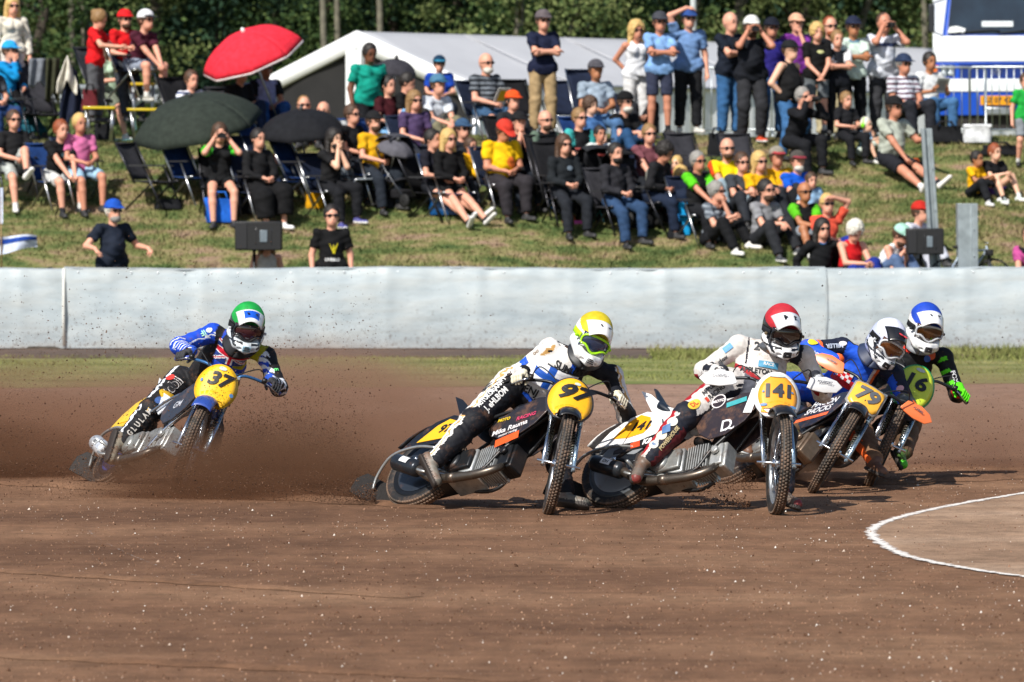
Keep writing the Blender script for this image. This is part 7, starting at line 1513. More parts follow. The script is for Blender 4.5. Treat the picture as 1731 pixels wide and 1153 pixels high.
def glove(root, O, gp, gd, fwd, wrist, cf, sy):
    """palm and five fingers closed round the grip"""
    g = Vector(gd).normalized(); u = Vector(wrist) - Vector(gp); u = (u - g * u.dot(g)).normalized(); v = g.cross(u)
    if v.z < 0: v = -v
    c = Vector(gp); R_ = .034; pt = lambda th, o_, r=R_: c + g * o_ + (u * math.cos(rad(th)) + v * math.sin(rad(th))) * r
    S = Sdf(); gm, g2 = 0, 1
    S.cap(c + g * -.036 + u * .045 + v * .022, c + g * .036 + u * .045 + v * .022, .021, .021, gm); S.cap(c + u * .052 + v * .018, Vector(wrist), .035, .033, gm, ((v.x, v.y, v.z), 1.2)); S.cap(Vector(wrist), Vector(wrist) + (Vector(wrist) - c) * .35, .040, .042, g2, clip=0)
    S.build('glove', [cloth(cf['glove'], dirt_amt=.15), cloth(cf.get('cuff', cf['glove']))], root, .007, .012, .0, .0, org=O)
    for i, (o_, ln) in enumerate(((-.034, .95), (-.012, 1.0), (.011, .97), (.033, .85))):
        F_ = Sdf(); ths = [38, 80, 128, 178 * ln]; pts = [pt(t_, o_, R_ + .006 * (k < 2)) for k, t_ in enumerate(ths)]
        for a, b, ra, rb in zip(pts, pts[1:], (.0125, .0118, .011), (.0118, .011, .0095)): F_.cap(a, b, ra, rb)
        if cf.get('knuck'): F_.ell(pts[0] + (u + v) * .006, .0135, None, 1); F_.ell(pts[1] + v * .006, .012, None, 1)
        F_.build('finger', [cloth(cf['glove'], dirt_amt=.15), cloth(cf.get('knuck', cf['glove']))], root, .0055, .006, org=O)
    F_ = Sdf(); i_ = -.046 * 1; pts = [pt(10, i_, .045), pt(-45, i_ * 1.0, .038), pt(-100, i_ * .8, .034)]; F_.cap(pts[0], pts[1], .0145, .013); F_.cap(pts[1], pts[2], .013, .0105); F_.build('thumb', [cloth(cf['glove'], dirt_amt=.15)], root, .006, .006, org=O)
def rider(cf):
    bk = cf['M']; O = Vector(cf['root']); root = thing('person', cf['rlabel'], 'rider', O, 'riders on the track'); s = 1.0
    neck, pel = Vector(cf['neck']), Vector(cf['pelvis']); shR, shL = Vector(cf['shR']), Vector(cf['shL']); hc = Vector(cf['head'])
    tdir = (neck - pel).normalized(); hx = (shL - shR).normalized(); hip_ax = (hx * .5 + (bk.to_3x3() @ Vector((0, 1, 0))) * .5).normalized() if 'hipax' not in cf else Vector(cf['hipax']).normalized()
    hR, hL = pel - hip_ax * .13, pel + hip_ax * .11; fr = hx.cross(tdir).normalized()       # fr = chest forward
    fr = -fr if fr.y > 0 else fr
    chest = pel.lerp(neck, .62) - fr * .03
    # arms to the grips
    am = {}
    for sy, sh in ((-1, shR), (1, shL)):
        gp, gd, fw_ = cf['grips'][sy]; tow = (sh - gp); tow = (tow - gd * tow.dot(gd)).normalized(); wr = gp + tow * .095 + Vector((0, 0, .01))
        e, wr = ik(sh, wr, .30, .265, Vector(cf['elb'][0 if sy < 0 else 1])); am[sy] = (sh, e, wr)
    peg = Vector(cf['peg']); ax_ = bk.to_3x3(); upb = ax_ @ Vector((0, 0, 1)); fwb = ax_ @ Vector((1, 0, 0))
    anR = Vector(cf['anR']) if 'anR' in cf else peg + upb * .095 - fwb * .02
    kR, anR = ik(hR, anR, .44, .43, Vector(cf['kneeR'])); anL = Vector(cf['anL']); kL, anL = ik(hL, anL, .44, .43, Vector(cf['kneeL']))
    cf['lens'] = ((neck - pel).length, (shL - shR).length, (hR - anR).length, (hL - anL).length, (am[-1][1] - am[-1][0]).length)
    B = Sdf(); fc = (tuple(fr), 1.35)
    def prims(S, g, arms=True):
        S.cap(pel, chest, .135 + g, .168 + g, 0, fc); S.cap(chest, neck - tdir * .07, .168 + g, .115 + g, 1, fc); S.cap(shR, shL, .060 + g, .060 + g, 1); S.cap(hR, hL, .10 + g, .10 + g, 0)
        for sy, (a, e, w_) in am.items():
            S.ell(a, .060 + g * .5, None, 6 if sy < 0 else 7); S.cap(a, e, .062 + g, .052 + g, 2 if sy < 0 else 3); S.cap(e, Vector(e).lerp(w_, .97), .054 + g, .038 + g, 4 if sy < 0 else 5)
            S.ell(e, .056 + g, None, 4 if sy < 0 else 5)
        for sy, (h, k_, a_) in ((-1, (hR, kR, anR)), (1, (hL, kL, anL))):
            S.cap(h, k_, .112 + g, .086 + g, 8 if sy < 0 else 9); S.ell(Vector(k_) + (Vector(k_) - (Vector(h) + Vector(a_)) * .5).normalized() * .012, .082 + g, None, 12); S.cap(k_, Vector(k_).lerp(a_, .35), .078 + g, .078 + g, 10 if sy < 0 else 11); S.cap(Vector(k_).lerp(a_, .35), Vector(k_).lerp(a_, .93), .078 + g, .060 + g, 10 if sy < 0 else 11)
    prims(B, -.028); B.cap(neck - tdir * .05, hc - (hc - neck) * .3, .055, .05); B.ell(hc, .098)
    ex = MB(); B.build('body', [skin('#b98a6c')], root, .016, .02, org=O, matfn=lambda a, b, c, d: d * 0)
    S = Sdf(); prims(S, .0); ms = [mat('race_suit', c_, .7, 0, .14, .4, 30, spec=.3, dirt_amt=cf.get('sdirt', .22) if not isinstance(c_, tuple) else .0) for c_ in cf['suit']]
    keep = []; limbs = {2: am[-1][:2], 3: am[1][:2], 4: am[-1][1:], 5: am[1][1:], 8: (hR, kR), 9: (hL, kL), 10: (kR, anR), 11: (kL, anL)}
    def mf(cen, nr, fp, mi):
        out = np.zeros(len(mi), int); cx = cen - np.array(pel)
        u = cx @ np.array(hx); z_ = cx @ np.array(tdir); f_ = nr @ np.array(fr)
        T = np.zeros(len(mi)); side = np.zeros(len(mi))
        for m_, (a, b) in limbs.items():
            a, b = np.array(a), np.array(b); d = b - a; q = cen - a; k_ = mi == m_; L2 = d @ d; t_ = (q @ d) / L2; T = np.where(k_, t_, T)
            sd = np.cross(d, np.array((0, -1.0, 0.0))); sd /= np.linalg.norm(sd) + 1e-9; side = np.where(k_, nr @ sd, side)
        return cf['paint'](mi, u, z_, f_, T, side, cen)
    cf['_suit'] = S.build('race_suit', ms, root, .0075, .025, .006, .0022, 55, matfn=mf, org=O, keep=keep); bvh = keep[0]
    # boots
    for sy, k_, a_ in ((-1, kR, anR), (1, kL, anL)):
        td = Vector(cf['toeR'] if sy < 0 else cf['toeL']).normalized(); sh_ = (Vector(a_) - Vector(k_)).normalized(); sole = (sh_ - td * sh_.dot(td)).normalized()
        S = Sdf(); S.cap(Vector(a_) - sh_ * .12, Vector(a_), .062, .050, 0, clipa=0); S.cap(Vector(a_) + sole * .03 - td * .045, Vector(a_) + sole * .055 + td * .15, .046, .040, 0, (tuple(sole), 1.15)); S.cap(Vector(a_) + sole * .075 - td * .05, Vector(a_) + sole * .088 + td * .165, .045, .040, 1, (tuple(sole), 3.0))
        S.ell(Vector(a_) + sole * .060 + td * .165, .034, None, 2); S.build('boot', [mat('boot', cf.get('boot', '#2b2a2a'), .5, var=.2, dirt_amt=.45), mat('boot_sole', '#2a221d' if sy < 0 else cf.get('soleL', '#3a3430'), .7), mat('toe_cap', cf.get('toe', '#3a3634'), .5, var=.2, dirt_amt=.3)], root, .009, .012, org=O)
        w = MB(); 
        for q in (.25, .55): 
            c0 = Vector(a_) - sh_ * (.11 - q * .12); x_ = td; w.tube([c0 + (x_ * math.cos(t_) + sh_.cross(td).normalized() * math.sin(t_)) * (.064 - q * .01) - O for t_ in np.linspace(0, 2 * PI, 17)], .007, 6)
        w.build('boot_buckle', M_alloy, root)
    for sy in (-1, 1): gp, gd, fw_ = cf['grips'][sy]; glove(root, O, gp, gd, fw_, am[sy][2], cf, sy)
    # neck brace
    w = MB(); nb = neck + tdir * .02 + fr * .01
    def nbf(u, v):
        a = 2 * PI * u; r = .085 + .035 * v; front = max(0, math.cos(a)) ; return nb + (fr * math.cos(a) * (r + .02 * front) + hx * math.sin(a) * (r + .01)) + tdir * (.070 - .045 * v - .045 * front * v) - O
    w.grid(nbf, 32, 6); w.build('neck_brace', mat('neck_brace', cf.get('brace', '#2a2c30'), .5, var=.2), root, solid=.022)
    w = MB(); w.grid(lambda u, v: neck + fr * (.06 * math.cos(2 * PI * u)) + hx * (.07 * math.sin(2 * PI * u)) + (hc - neck) * v * .5 - O, 20, 4); w.build('neck_tube', cloth(cf.get('necktube', '#17181b')), root, solid=.01)
    helmet(root, O, hc, cf['hf'], cf['hu'], cf)
    # lettering and patches
    suit_o = cf['_suit']
    for (where, tx, pos, sz, col, ang, *xs_) in cf['decals']:
        w = MB(); dn_ = cf.setdefault('_n', [0]); dn_[0] += 1; xs2 = xs_[0] if xs_ else 1.0
        if where == 'chest': o_ = pel + tdir * pos[1] + hx * pos[0]; ux = hx * math.cos(rad(ang)) + tdir * math.sin(rad(ang)); uy = tdir * math.cos(rad(ang)) - hx * math.sin(rad(ang))
        else:
            a, b = {'thighR': (hR, kR), 'shinR': (kR, anR), 'thighL': (hL, kL), 'shinL': (kL, anL), 'upR': am[-1][:2], 'foreR': am[-1][1:], 'upL': am[1][:2], 'foreL': am[1][1:]}[where]
            a, b = Vector(a), Vector(b); d = (b - a).normalized(); vw = Vector((0, -1, .05)); vw = (vw - d * vw.dot(d)).normalized(); vw.rotate(Quaternion(d, pos[1])); si = vw.cross(d) * -1
            ux = d if ang in (0,) else -d
            if ang == 180: ux = -d
            uy = vw.cross(ux); o_ = a.lerp(b, pos[0]) + uy * (pos[2] if len(pos) > 2 else 0)
        t2 = text2d(tx, sz, sz * .03, 0, xs=xs2) if isinstance(tx, str) else {'oval': lambda q: oval2d(q[1], q[2]), 'rect': lambda q: rect2d(q[1], q[2]), 'poly': lambda q: poly2d(*q[1])}[tx[0]](tx)
        wrap_decal(w, t2, o_, ux, uy, bvh, 0, .004 + .0012 * (dn_[0] % 6), O)
        if w.f: w.build('suit_lettering' if isinstance(tx, str) else 'suit_patch', mat('suit_print', col, .6, var=.05), suit_o, smooth=False)
    for (o2, ux, uy, parts, name) in cf.get('flags', lambda *a: [])(pel, tdir, hx, fr) if cf.get('flags') else []:
        w = MB(); mm = []
        for col, t2 in parts: mm.append(mat('flag_print', col, .6, var=.05)); wrap_decal(w, t2, o2, ux, uy, bvh, len(mm) - 1, .007, O, .04)
        w.build(name, mm, suit_o, smooth=False)
    return root
def union_jack(u, v):
    x, y = (u - .5) * 2, (v - .5); a = abs(x) ; b = abs(y) * 2
    if abs(x) < .10 or abs(y) < .10: return '#c4122f'
    if abs(x) < .17 or abs(y) < .165: return '#e9e9ee'
    d1 = abs(y - x * .5) ; 
    d2 = abs(y + x * .5); dd = min(d1, d2)
    if dd < .028: return '#c4122f'
    if dd < .085: return '#e9e9ee'
    return '#14357e'
def finn(u, v):
    if .28 < u < .45 or .36 < v < .64: return '#0f4fae'
    return '#e8eaee'
def chequer(u, v): return '#c9141c' if (int(u * 6) + int(v * 3)) % 2 == 0 else '#e6e8ec'
def wpt(x, y): return Vector((x, y, 0))
def std_paint(fn):
    def f(mi, u, z, fr, T, side, cen):
        out = np.zeros(len(mi), int); return fn(out, mi, u, z, fr, T, side, cen)
    return f
def p97(o, mi, u, z, fr, T, side, cen):
    body = mi <= 1; a = np.abs(u + .0)
    o[body & (fr > .1) & (a < .20) & (z > .02)] = 2; o[body & (fr > .1) & (a < .168) & (z > .05) & (z < .50)] = 1
    o[(mi == 6)] = 1; o[(mi == 7) & (side < -.2)] = 1
    o[(mi == 2) & (side > -.1)] = 1; o[(mi == 2) & (np.abs(side + .05) < .12)] = 3
    o[(mi == 4)] = 1; o[(mi == 4) & (np.abs(side - .45) < .08)] = 3; o[(mi == 3) & (side < -.45)] = 1; o[(mi == 3) & (np.abs(side + .62) < .09)] = 3; o[(mi == 5) & (side < -.7)] = 1
    for m in (8, 10, 12): o[(mi == m) & (side > .62)] = 1; o[(mi == m) & (side > .78) & (side < .86)] = 3
    o[(mi == 2) & (np.abs(T - .72) < .05) & (side > .0)] = 2; o[(mi == 12)] = 0
    return o
def p141(o, mi, u, z, fr, T, side, cen):
    body = mi <= 1
    o[body & (z < .10)] = 3; o[body & (np.abs(z - .11) < .015)] = 2; o[body & (np.abs(u + .02) < .006) & (z > .15)] = 1; o[(mi == 1) & (u > .10) & (z > .36)] = 1
    o[(mi == 4) & (T > .28) & (T < .62) & (side > -.9)] = 1; o[(mi == 4) & (T < .10) & (side > .2)] = 2; o[(mi == 5) & (side < -.5) & (T > .3)] = 2; o[(mi == 7)] = 1
    o[(mi == 8) & (side < -.35)] = 1; o[(mi == 8) & (side > .9)] = 2; o[(mi == 12)] = 1
    o[(mi == 10)] = 1; o[(mi == 10) & (side > .55)] = 0; o[(mi == 10) & (side > .80)] = 2; o[(mi == 10) & (side < -.35) & (T > .25)] = 4
    o[(mi == 9) | (mi == 11)] = 1; o[(mi == 11) & (np.abs(side) < .35) & (T > .2)] = 4
    return o
def p37(o, mi, u, z, fr, T, side, cen):
    body = mi <= 1; o[body & (u > .055)] = 1; o[(mi == 1) & (u > .21) & (z > .46)] = 3
    o[(mi == 6) | (mi == 2)] = 1; o[(mi == 2) & (np.abs(side + .15) < .10)] = 2; o[(mi == 4)] = 1; o[(mi == 4) & (np.sin(T * 40 + side * 4) > .5) & (side < .3)] = 2
    o[(mi == 3) & (side > -.3) & (np.sin(T * 26 + side * 7) > -.1)] = 2; o[(mi == 3) & (side > .1) & (np.sin(T * 26 + side * 7) <= -.1)] = 1; o[(mi == 5) & (np.sin(T * 22 + side * 5) > .3)] = 2; o[(mi == 7)] = 1; o[(mi == 7) & (side > .4)] = 3
    for m in (8, 10): o[(mi == m) & (side > .80) & (side < .93)] = 2
    return o
def p79(o, mi, u, z, fr, T, side, cen):
    body = mi <= 1; a = np.abs(u)
    o[body & (fr > .0) & (a < .21) & (z > .12)] = 2; o[body & (fr > .0) & (a < .19) & (z > .12)] = 4; o[body & (fr > .0) & (a < .17)] = 1; o[body & (z < .06)] = 1
    o[(mi == 4)] = 1; o[(mi == 2) & (T > .72)] = 1; o[(mi == 2) & (T > .66) & (T <= .74)] = 2; o[(mi == 5)] = 0; o[(mi == 5) & (T > .55)] = 2; o[(mi == 3) & (side > .2)] = 1
    o[(mi == 9)] = 0; o[(mi == 9) & (T > .6)] = 3; o[(mi == 11) | (mi == 12)] = 5; o[(mi == 11) & (side > .45)] = 2; o[(mi == 8)] = 1
    return o
def p16(o, mi, u, z, fr, T, side, cen):
    body = mi <= 1; o[(mi == 1) & (np.abs(z - .40) < .035) & (u < .02)] = 2; o[(mi == 6)] = 1; o[(mi == 3) & (np.sin(T * 20) > .55) & (side > -.2)] = 1; o[(mi == 7) & (side < 0)] = 1; o[(mi == 5) & (T > .45) & (side < .3)] = 2; o[(mi == 5) & (T > .75)] = 1
    o[(mi == 11) | (mi == 10)] = 3; o[(mi == 9) & (T > .7)] = 3; o[(mi == 12)] = 3; return o
def flag_parts(fn, w, h, nu, nv): return list(in_any(fn, w, h, nu, nv).items())
RACE = [
dict(contact=wpt(-.752, 35.793), yaw=-49.5, lean=40.5, steer=-44, label='black track motorcycle with yellow oval plate number 97 sliding in the middle',
     rlabel='rider in black and white suit with yellow helmet cover holding motorcycle 97 in a slide', root=(-.3, 35.7, 0),
     body='#16181d', acc='#17191d', disc='#23282f', rim='#1b1d20', pedge='#33353a', pface='#f0b21a', pshape='oval', plate=(.33, .37), num='97', nsize=.155, nxs=1.45, nshear=.35, ny=.055, pdots=[(.03, .13, .045, .022, 0), (.09, .105, .04, .04, 1)],
     shroud='#1e1c22', shtext=[('Mika Rauma', .76, .60, .062, '#d8d4d4', 22), ('motor racing', .77, .555, .030, '#b8b4b4', 22), ('RACING', .86, .70, .045, '#c03a5e', 18), (('rect', .20, .07), .80, .50, 0, '#e2561e', 26), ('MOTO', .66, .67, .036, '#d8b81e', 14)],
     alloy='#c2c4c2', ehead='#26282b', ecover='#26282b', sil='#2e3238', siltxt='', tail=.96, seat='#22272e', mud='#0e0e10', bar='#1d2024',
     suit=['#12141b', '#d9d7d3', '#0f4fc0', '#c49a5e'], paint=std_paint(p97), glove='#d8d0b8', cuff='#16181f', knuck='#e2dcc6', brace='#26282c', necktube='#15161a',
     pelvis=P(888, 666, 35.98), neck=P(980, 606, 35.86), shR=P(929, 589, 35.88), shL=P(1036, 635, 35.98), head=P(1000, 569, 35.72),
     elb=((-.9, .1, -.75), (.25, .8, -.5)), kneeR=(.25, -.7, .75), kneeL=(1, -.3, .2), anR=P(731, 784, 35.45), anL=P(957, 838, 35.42), toeR=(.45, -.6, -.75), toeL=(.9, -.42, -.05),
     hf=(.20, -1, -.34), hu=(.44, 0, .9), boot='#77736a', toe='#5c5a52', helm=dict(shell='#e6e6e4', chin='#e8e8e6', cover='#cdb91a', peak='#f0f0ee', trim='#cfd3d6', lens='#2a3a58', gframe='#a6e61e', strap='#b4e820', outr='#a6e61e', vent='#c8ccce'),
     decals=[('chest', 'SUMUAT', (.0, .385), .070, '#14151a', 0, .85), ('chest', 'VENJ', (-.07, .10), .072, '#14151a', 0), ('chest', ('rect', .30, .010), (.0, .36), 0, '#26282e', 2), ('foreR', 'CRUIAINI', (.42, .2, 0), .050, '#14151a', 0), ('thighR', 'AUTOKORJAAMO', (.52, .25, .028), .048, '#e4e4e2', 180, .8), ('thighR', 'J. eHLBOM', (.55, .25, -.028), .060, '#e4e4e2', 180, .85), ('upR', ('rect', .05, .06), (.62, .7, 0), 0, '#0f4fc0', 0), ('upR', 'OO', (.25, .6, 0), .03, '#6b4a22', 0)],
     flags=lambda pel, td, hx, fr: [(pel + td * .26 + hx * -.01, hx, td, flag_parts(finn, .30, .17, 22, 14), 'flag_patch')]),
dict(contact=wpt(.650, 35.631), yaw=-41, lean=35.5, steer=-51, label='white and maroon track motorcycle number 141 with grey alloy engine sliding right of centre',
     rlabel='rider in white suit with red helmet cover and white handguards on motorcycle 141', root=(1.2, 35.6, 0), stay=1,
     body='#dfe0e0', acc='#e6e6e6', disc='#878c92', rim='#4c5054', frim='#9ea2a6', pedge='#dcdcdc', pface='#f0a22a', pk=.84, pshape='oval', plate=(.32, .38), num='141', nsize=.140, nxs=1.05, nshear=.05, ny=.03, ncol='#3a3c44', sface='#f2a516',
     pdots=[(.0, .150, .12, .022, 0), (-.10, .03, .016, .016, 2), (.10, .03, .016, .016, 2), (-.10, -.075, .05, .022, 2), (.10, -.085, .05, .022, 2)],
     shroud='#241b22', shtext=[('D', .84, .60, .13, '#d8d8da', 18), ('~', .88, .58, .12, '#d8d8da', 18), (('oval', .115, .115), .70, .80, 0, '#d8d4d4', 0), (('oval', .098, .098), .70, .80, 0, '#241b22', 0), ('MOTO', .70, .80, .032, '#d8d4d4', 15), (('rect', .16, .04), .86, .79, 0, '#3a9aa0', 20), (('rect', .07, .20), .985, .80, 0, '#dfe0e0', 0)],
     guard='#dcdcdc', guardtxt='POLISPORT', sil='#33373c', siltxt='DH', seat='#16202e', mud='#121214', bar='#2b2d31', tail=1.04, sboard=[(.20, .60), (.17, .67), (.08, .69), (.0, .63), (-.09, .49), (.04, .50), (.16, .54)],
     suit=['#cfcac5', '#1a1d28', '#a01c26', '#565862', '#5a1c22'], paint=std_paint(p141), glove='#c9cbcf', cuff='#2a2c33', knuck='#5a1c22', brace='#4e5258', necktube='#22242a',
     pelvis=P(1258, 662, 35.80), neck=P(1306, 598, 35.86), shR=P(1249, 584, 35.88), shL=P(1359, 601, 35.88), head=P(1321, 557, 35.70),
     elb=((-.9, .1, -.6), (.25, .8, -.5)), kneeR=(-.1, -.6, .8), kneeL=(.8, -.7, .3), anR=P(1095, 778, 35.35), anL=P(1327, 832, 35.30), toeR=(-.2, -.75, -.6), toeL=(.55, -.75, -.10),
     hf=(.24, -1, -.30), hu=(.10, 0, 1), boot='#6a6058', toe='#7a2a2a', helm=dict(shell='#1c1d21', chin='#e2e2e2', cover='#b3222e', peak='#d9dee2', pk3='#15161a', trim='#1d1e22', lens='#1d1214', gframe='#121316', strap='#22252a', vent='#2a2c30', outr='#6d6048'),
     decals=[('chest', 'APPLETON', (-.02, .16), .050, '#1a1b20', 0, .9), ('chest', 'WORX', (.09, .30), .040, '#2c2e34', 0, .9), ('chest', '2', (-.13, .36), .085, '#1a1b20', 0), ('chest', ('rect', .14, .045), (.03, .22), 0, '#4a94b8', 0), ('chest', 'RACE', (.03, .225), .030, '#e0e4e6', 0), ('foreR', 'KMWS', (.45, .3, .0), .046, '#e4e4e4', 0), ('upR', 'Cwdox', (.60, -.2, 0), .045, '#3a3c40', 180), ('upR', ('rect', .07, .045), (.25, .5, 0), 0, '#5f9ccc', 0), ('chest', 'LERNA', (-.13, .47), .035, '#c02a2a', 0), ('upL', 'Cwdox', (.55, 0, 0), .042, '#3a3c40', 0), ('thighR', 'APPLETON', (.42, .25, .032), .044, '#2a2b30', 180, .95), ('thighR', 'RACING', (.44, .25, -.018), .044, '#2a2b30', 180, .95), ('thighR', ('rect', .022, .035), (.66, .25, -.018), 0, '#c8402a', 180), ('thighR', ('oval', .11, .07), (.90, .35, .0), 0, '#d8b83a', 180), ('thighR', 'DL', (.90, .35, .0), .05, '#c8402a', 180), ('shinR', ('oval', .075, .075), (.30, .35, .02), 0, '#d0cfc6', 180), ('shinR', ('poly', [(-.05, 0), (0, .035), (.05, 0), (0, -.035)]), (.46, .35, .02), 0, '#3f6a9c', 180), ('shinR', ('oval', .075, .075), (.58, .35, .02), 0, '#cfc8b4', 180), ('shinR', ('oval', .065, .065), (.78, .35, .02), 0, '#d0cfc6', 180), ('shinR', '8', (.78, .35, .02), .04, '#3f6a9c', 180), ('shinR', 'POWERHOUSE', (.55, .35, -.038), .034, '#c9b78a', 180, .9), ('shinL', 'RACING', (.45, -.2, 0), .045, '#c9ccd2', 180)]),
dict(contact=wpt(-3.051, 38.40), yaw=-66, lean=36, steer=-31, label='blue and yellow track motorcycle number 37 throwing up soil at the left',
     rlabel='rider in black and blue suit with green helmet cover leaning motorcycle 37 at the left', root=(-2.5, 38.4, 0), dirt=.2,
     body='#d8dce2', acc='#e0b41c', disc='#1c3f8c', rim='#17181c', pedge='#d8a818', pface='#f2bd1e', pshape='oval', plate=(.31, .37), num='37', nsize=.150, nxs=1.1, nshear=.2, ny=.05, pdots=[(.0, .145, .06, .03, 0), (-.12, .02, .02, .03, 2), (.125, -.03, .03, .03, 2)], frame=mat('bright_steel', '#c8ccd2', .22, 1, .1),
     shroud='#2b2d36', shtext=[('GM', .8, .66, .08, '#b9bcc4', 15)], sil='#d9dde2', siltxt='EDO', seat='#c9a01c', mud='#2c4a9c', bar='#3a6a9c', edirt=.35, grip='#4a58a8',
     suit=['#19191c', '#1347c0', '#d9dde4', '#a8a41c'], paint=std_paint(p37), glove='#3a3b3e', cuff='#2a4fb0', brace='#17181b', necktube='#15161a', sdirt=.16,
     pelvis=P(331, 660, 38.72), neck=P(403, 584, 38.36), shR=P(360, 563, 38.38), shL=P(450, 602, 38.36), head=P(417, 551, 38.20),
     elb=((-.9, .4, -.1), (.3, .7, -.5)), kneeR=(-.1, -.5, .2), kneeL=(.8, -.6, .3), anR=P(197, 758, 38.02), anL=P(352, 798, 37.9), toeR=(-.15, -.55, -.8), toeL=(.8, -.5, -.1),
     hf=(.16, -1, -.28), hu=(.19, 0, 1), boot='#8a8272', toe='#9a8f7c', helm=dict(shell='#1b1c1f', chin='#c9d0d4', cover='#0f9a3e', peak='#e4e6e8', pk2='#1b55c4', trim='#26282c', lens='#3a1c22', gframe='#1a1b1e', strap='#1a1b1e', vent='#8fb6c8'),
     decals=[('thighR', 'tobii', (.45, .15, -.005), .115, '#e6e0dc', 180, .95), ('thighR', 'tobii', (.452, .15, -.004), .104, '#26262a', 180, .97), ('thighR', ('oval', .07, .055), (.30, .15, .058), 0, '#d8342c', 180), ('shinR', 'G L U L A M', (.52, .1, -.01), .062, '#b9b4ac', 180, .95), ('thighR', ('oval', .09, .05), (.93, .1, 0), 0, '#3a5a94', 180), ('upR', 'IF', (.35, .4, .0), .06, '#a8e0c0', 0), ('upR', ('oval', .05, .04), (.18, .4, 0), 0, '#c9d4e8', 0), ('foreR', 'nc', (.3, .4, 0), .05, '#c9d4e8', 0), ('upL', 'E', (.6, -.5, 0), .05, '#6ae080', 0), ('chest', 'EJ', (.12, .35), .05, '#1b1c22', 0)],
     flags=lambda pel, td, hx, fr: [(P(389, 605, 38.3), hx, td, flag_parts(union_jack, .26, .17, 44, 26), 'flag_patch')]),
dict(contact=wpt(1.556, 38.50), yaw=-68.5, lean=47, steer=-28, label='orange, blue and black track motorcycle with square plate 79 behind the right rider',
     rlabel='rider in navy and orange suit with white helmet cover and orange handguards', root=(2.3, 38.4, 0), dirt=.3,
     body='#1b2236', acc='#2a56c8', disc='#6a6258', rim='#3a3632', pedge='#8f8f8c', pface='#efb33a', pshape='rect', plate=(.26, .22), num='79', nsize=.155, nxs=1.15, nshear=.1, ny=.01, ncol='#5a5d62', pdots=[],
     shroud='#1f2430', shtext=[('HAGON', .76, .76, .085, '#e4e4e6', 12), ('SHOCKS', .76, .68, .085, '#e4e4e6', 12), (('rect', .40, .035), .76, .60, 0, '#ee6a3a', 14)],
     guard='#ee7a44', guardtxt='ACERBIS', alloy='#7d6c5c', ehead='#7d6c5c', edirt=.6, seat='#1b2236', mud='#131315', bar='#2b2d31',
     suit=['#1a2034', '#1c55d0', '#ee6a2e', '#b8202a', '#e4e2e0', '#7a5c44'], paint=std_paint(p79), glove='#2a4fb8', cuff='#ee6a2e', brace='#2a3550', necktube='#22242a', sdirt=.2,
     pelvis=P(1402, 674, 38.60), neck=P(1472, 606, 38.40), shR=P(1424, 587, 38.40), shL=P(1512, 634, 38.40), head=P(1497, 577, 38.22),
     elb=((-.9, .3, .25), (.2, .8, -.5)), kneeR=(-.2, -.6, .7), kneeL=(.8, -.7, .4), anL=P(1492, 797, 37.7), toeR=(.3, -.7, -.5), toeL=(.35, -.9, -.10),
     hf=(.30, -1, -.42), hu=(.52, 0, .85), boot='#6a4a38', toe='#6a4a38', helm=dict(shell='#b9bfd6', chin='#d9dadc', cover='#cfd3e6', peak='#16171b', pk2='#1d1e24', trim='#2a2c33', lens='#5a3214', gframe='#d0d4d8', strap='#16171b', logo=1, vent='#2a2b2e'),
     decals=[('chest', ('rect', .28, .075), (.0, .235), 0, '#c8202a', -2), ('upR', 'MILLER', (.35, .2, .0), .045, '#c9d4e8', 0), ('upR', ('oval', .06, .035), (.12, .1, -.02), 0, '#e4dcdc', 0), ('foreR', 'Gotto', (.25, .2, 0), .055, '#c9d4e8', 0), ('upR', ('oval', .085, .06), (.95, .9, .02), 0, '#e6cf2a', 0), ('upL', ('oval', .045, .06), (.4, .1, 0), 0, '#d8a8b4', 0), ('upL', ('oval', .07, .055), (.75, .1, 0), 0, '#ee8a3a', 0), ('foreL', 'XXX', (.1, .1, 0), .05, '#c9cde0', 90)],
     flags=lambda pel, td, hx, fr: [(pel + td * .29 + hx * -.09, hx, td, flag_parts(chequer, .16, .08, 6, 3), 'chequer_patch')]),
dict(contact=wpt(2.02, 39.35), yaw=-68, lean=42, steer=-30, label='green track motorcycle with lime oval plate 16, hindmost at the right',
     rlabel='rider in black and lime suit with blue helmet cover and bright green gloves', root=(2.8, 39.2, 0), dirt=.35,
     body='#1a1c1e', acc='#3a9a3a', disc='#5a5248', rim='#2a2622', pedge='#2a9a5a', pface='#c9dc3a', pshape='oval', plate=(.32, .40), num='16', nsize=.16, nxs=1.15, nshear=.05, ny=.04, pdots=[(.0, .15, .07, .03, 0)],
     shroud='#1f2420', shtext=[('MOTO', .8, .66, .07, '#c9ccd0', 15)], alloy='#7d6c5c', ehead='#6a5a4c', edirt=.6, seat='#1a1c1e', mud='#131513', bar='#2b2d31', grip='#1b1b1e',
     suit=['#15171a', '#5ad41e', '#e03c2a', '#5e4836'], paint=std_paint(p16), glove='#5ee61e', cuff='#5ad41e', knuck='#7af03c', brace='#8a8e92', necktube='#3fb21e', sdirt=.2,
     pelvis=P(1514, 664, 39.35), neck=P(1552, 588, 39.22), shR=P(1508, 584, 39.22), shL=P(1595, 604, 39.22), head=P(1563, 551, 39.05),
     elb=((-.9, .3, -.3), (.15, .8, -.5)), kneeR=(.1, -.7, .6), kneeL=(.9, -.6, .3), anL=P(1527, 782, 38.45), toeR=(.3, -.7, -.5), toeL=(.2, -.9, -.3),
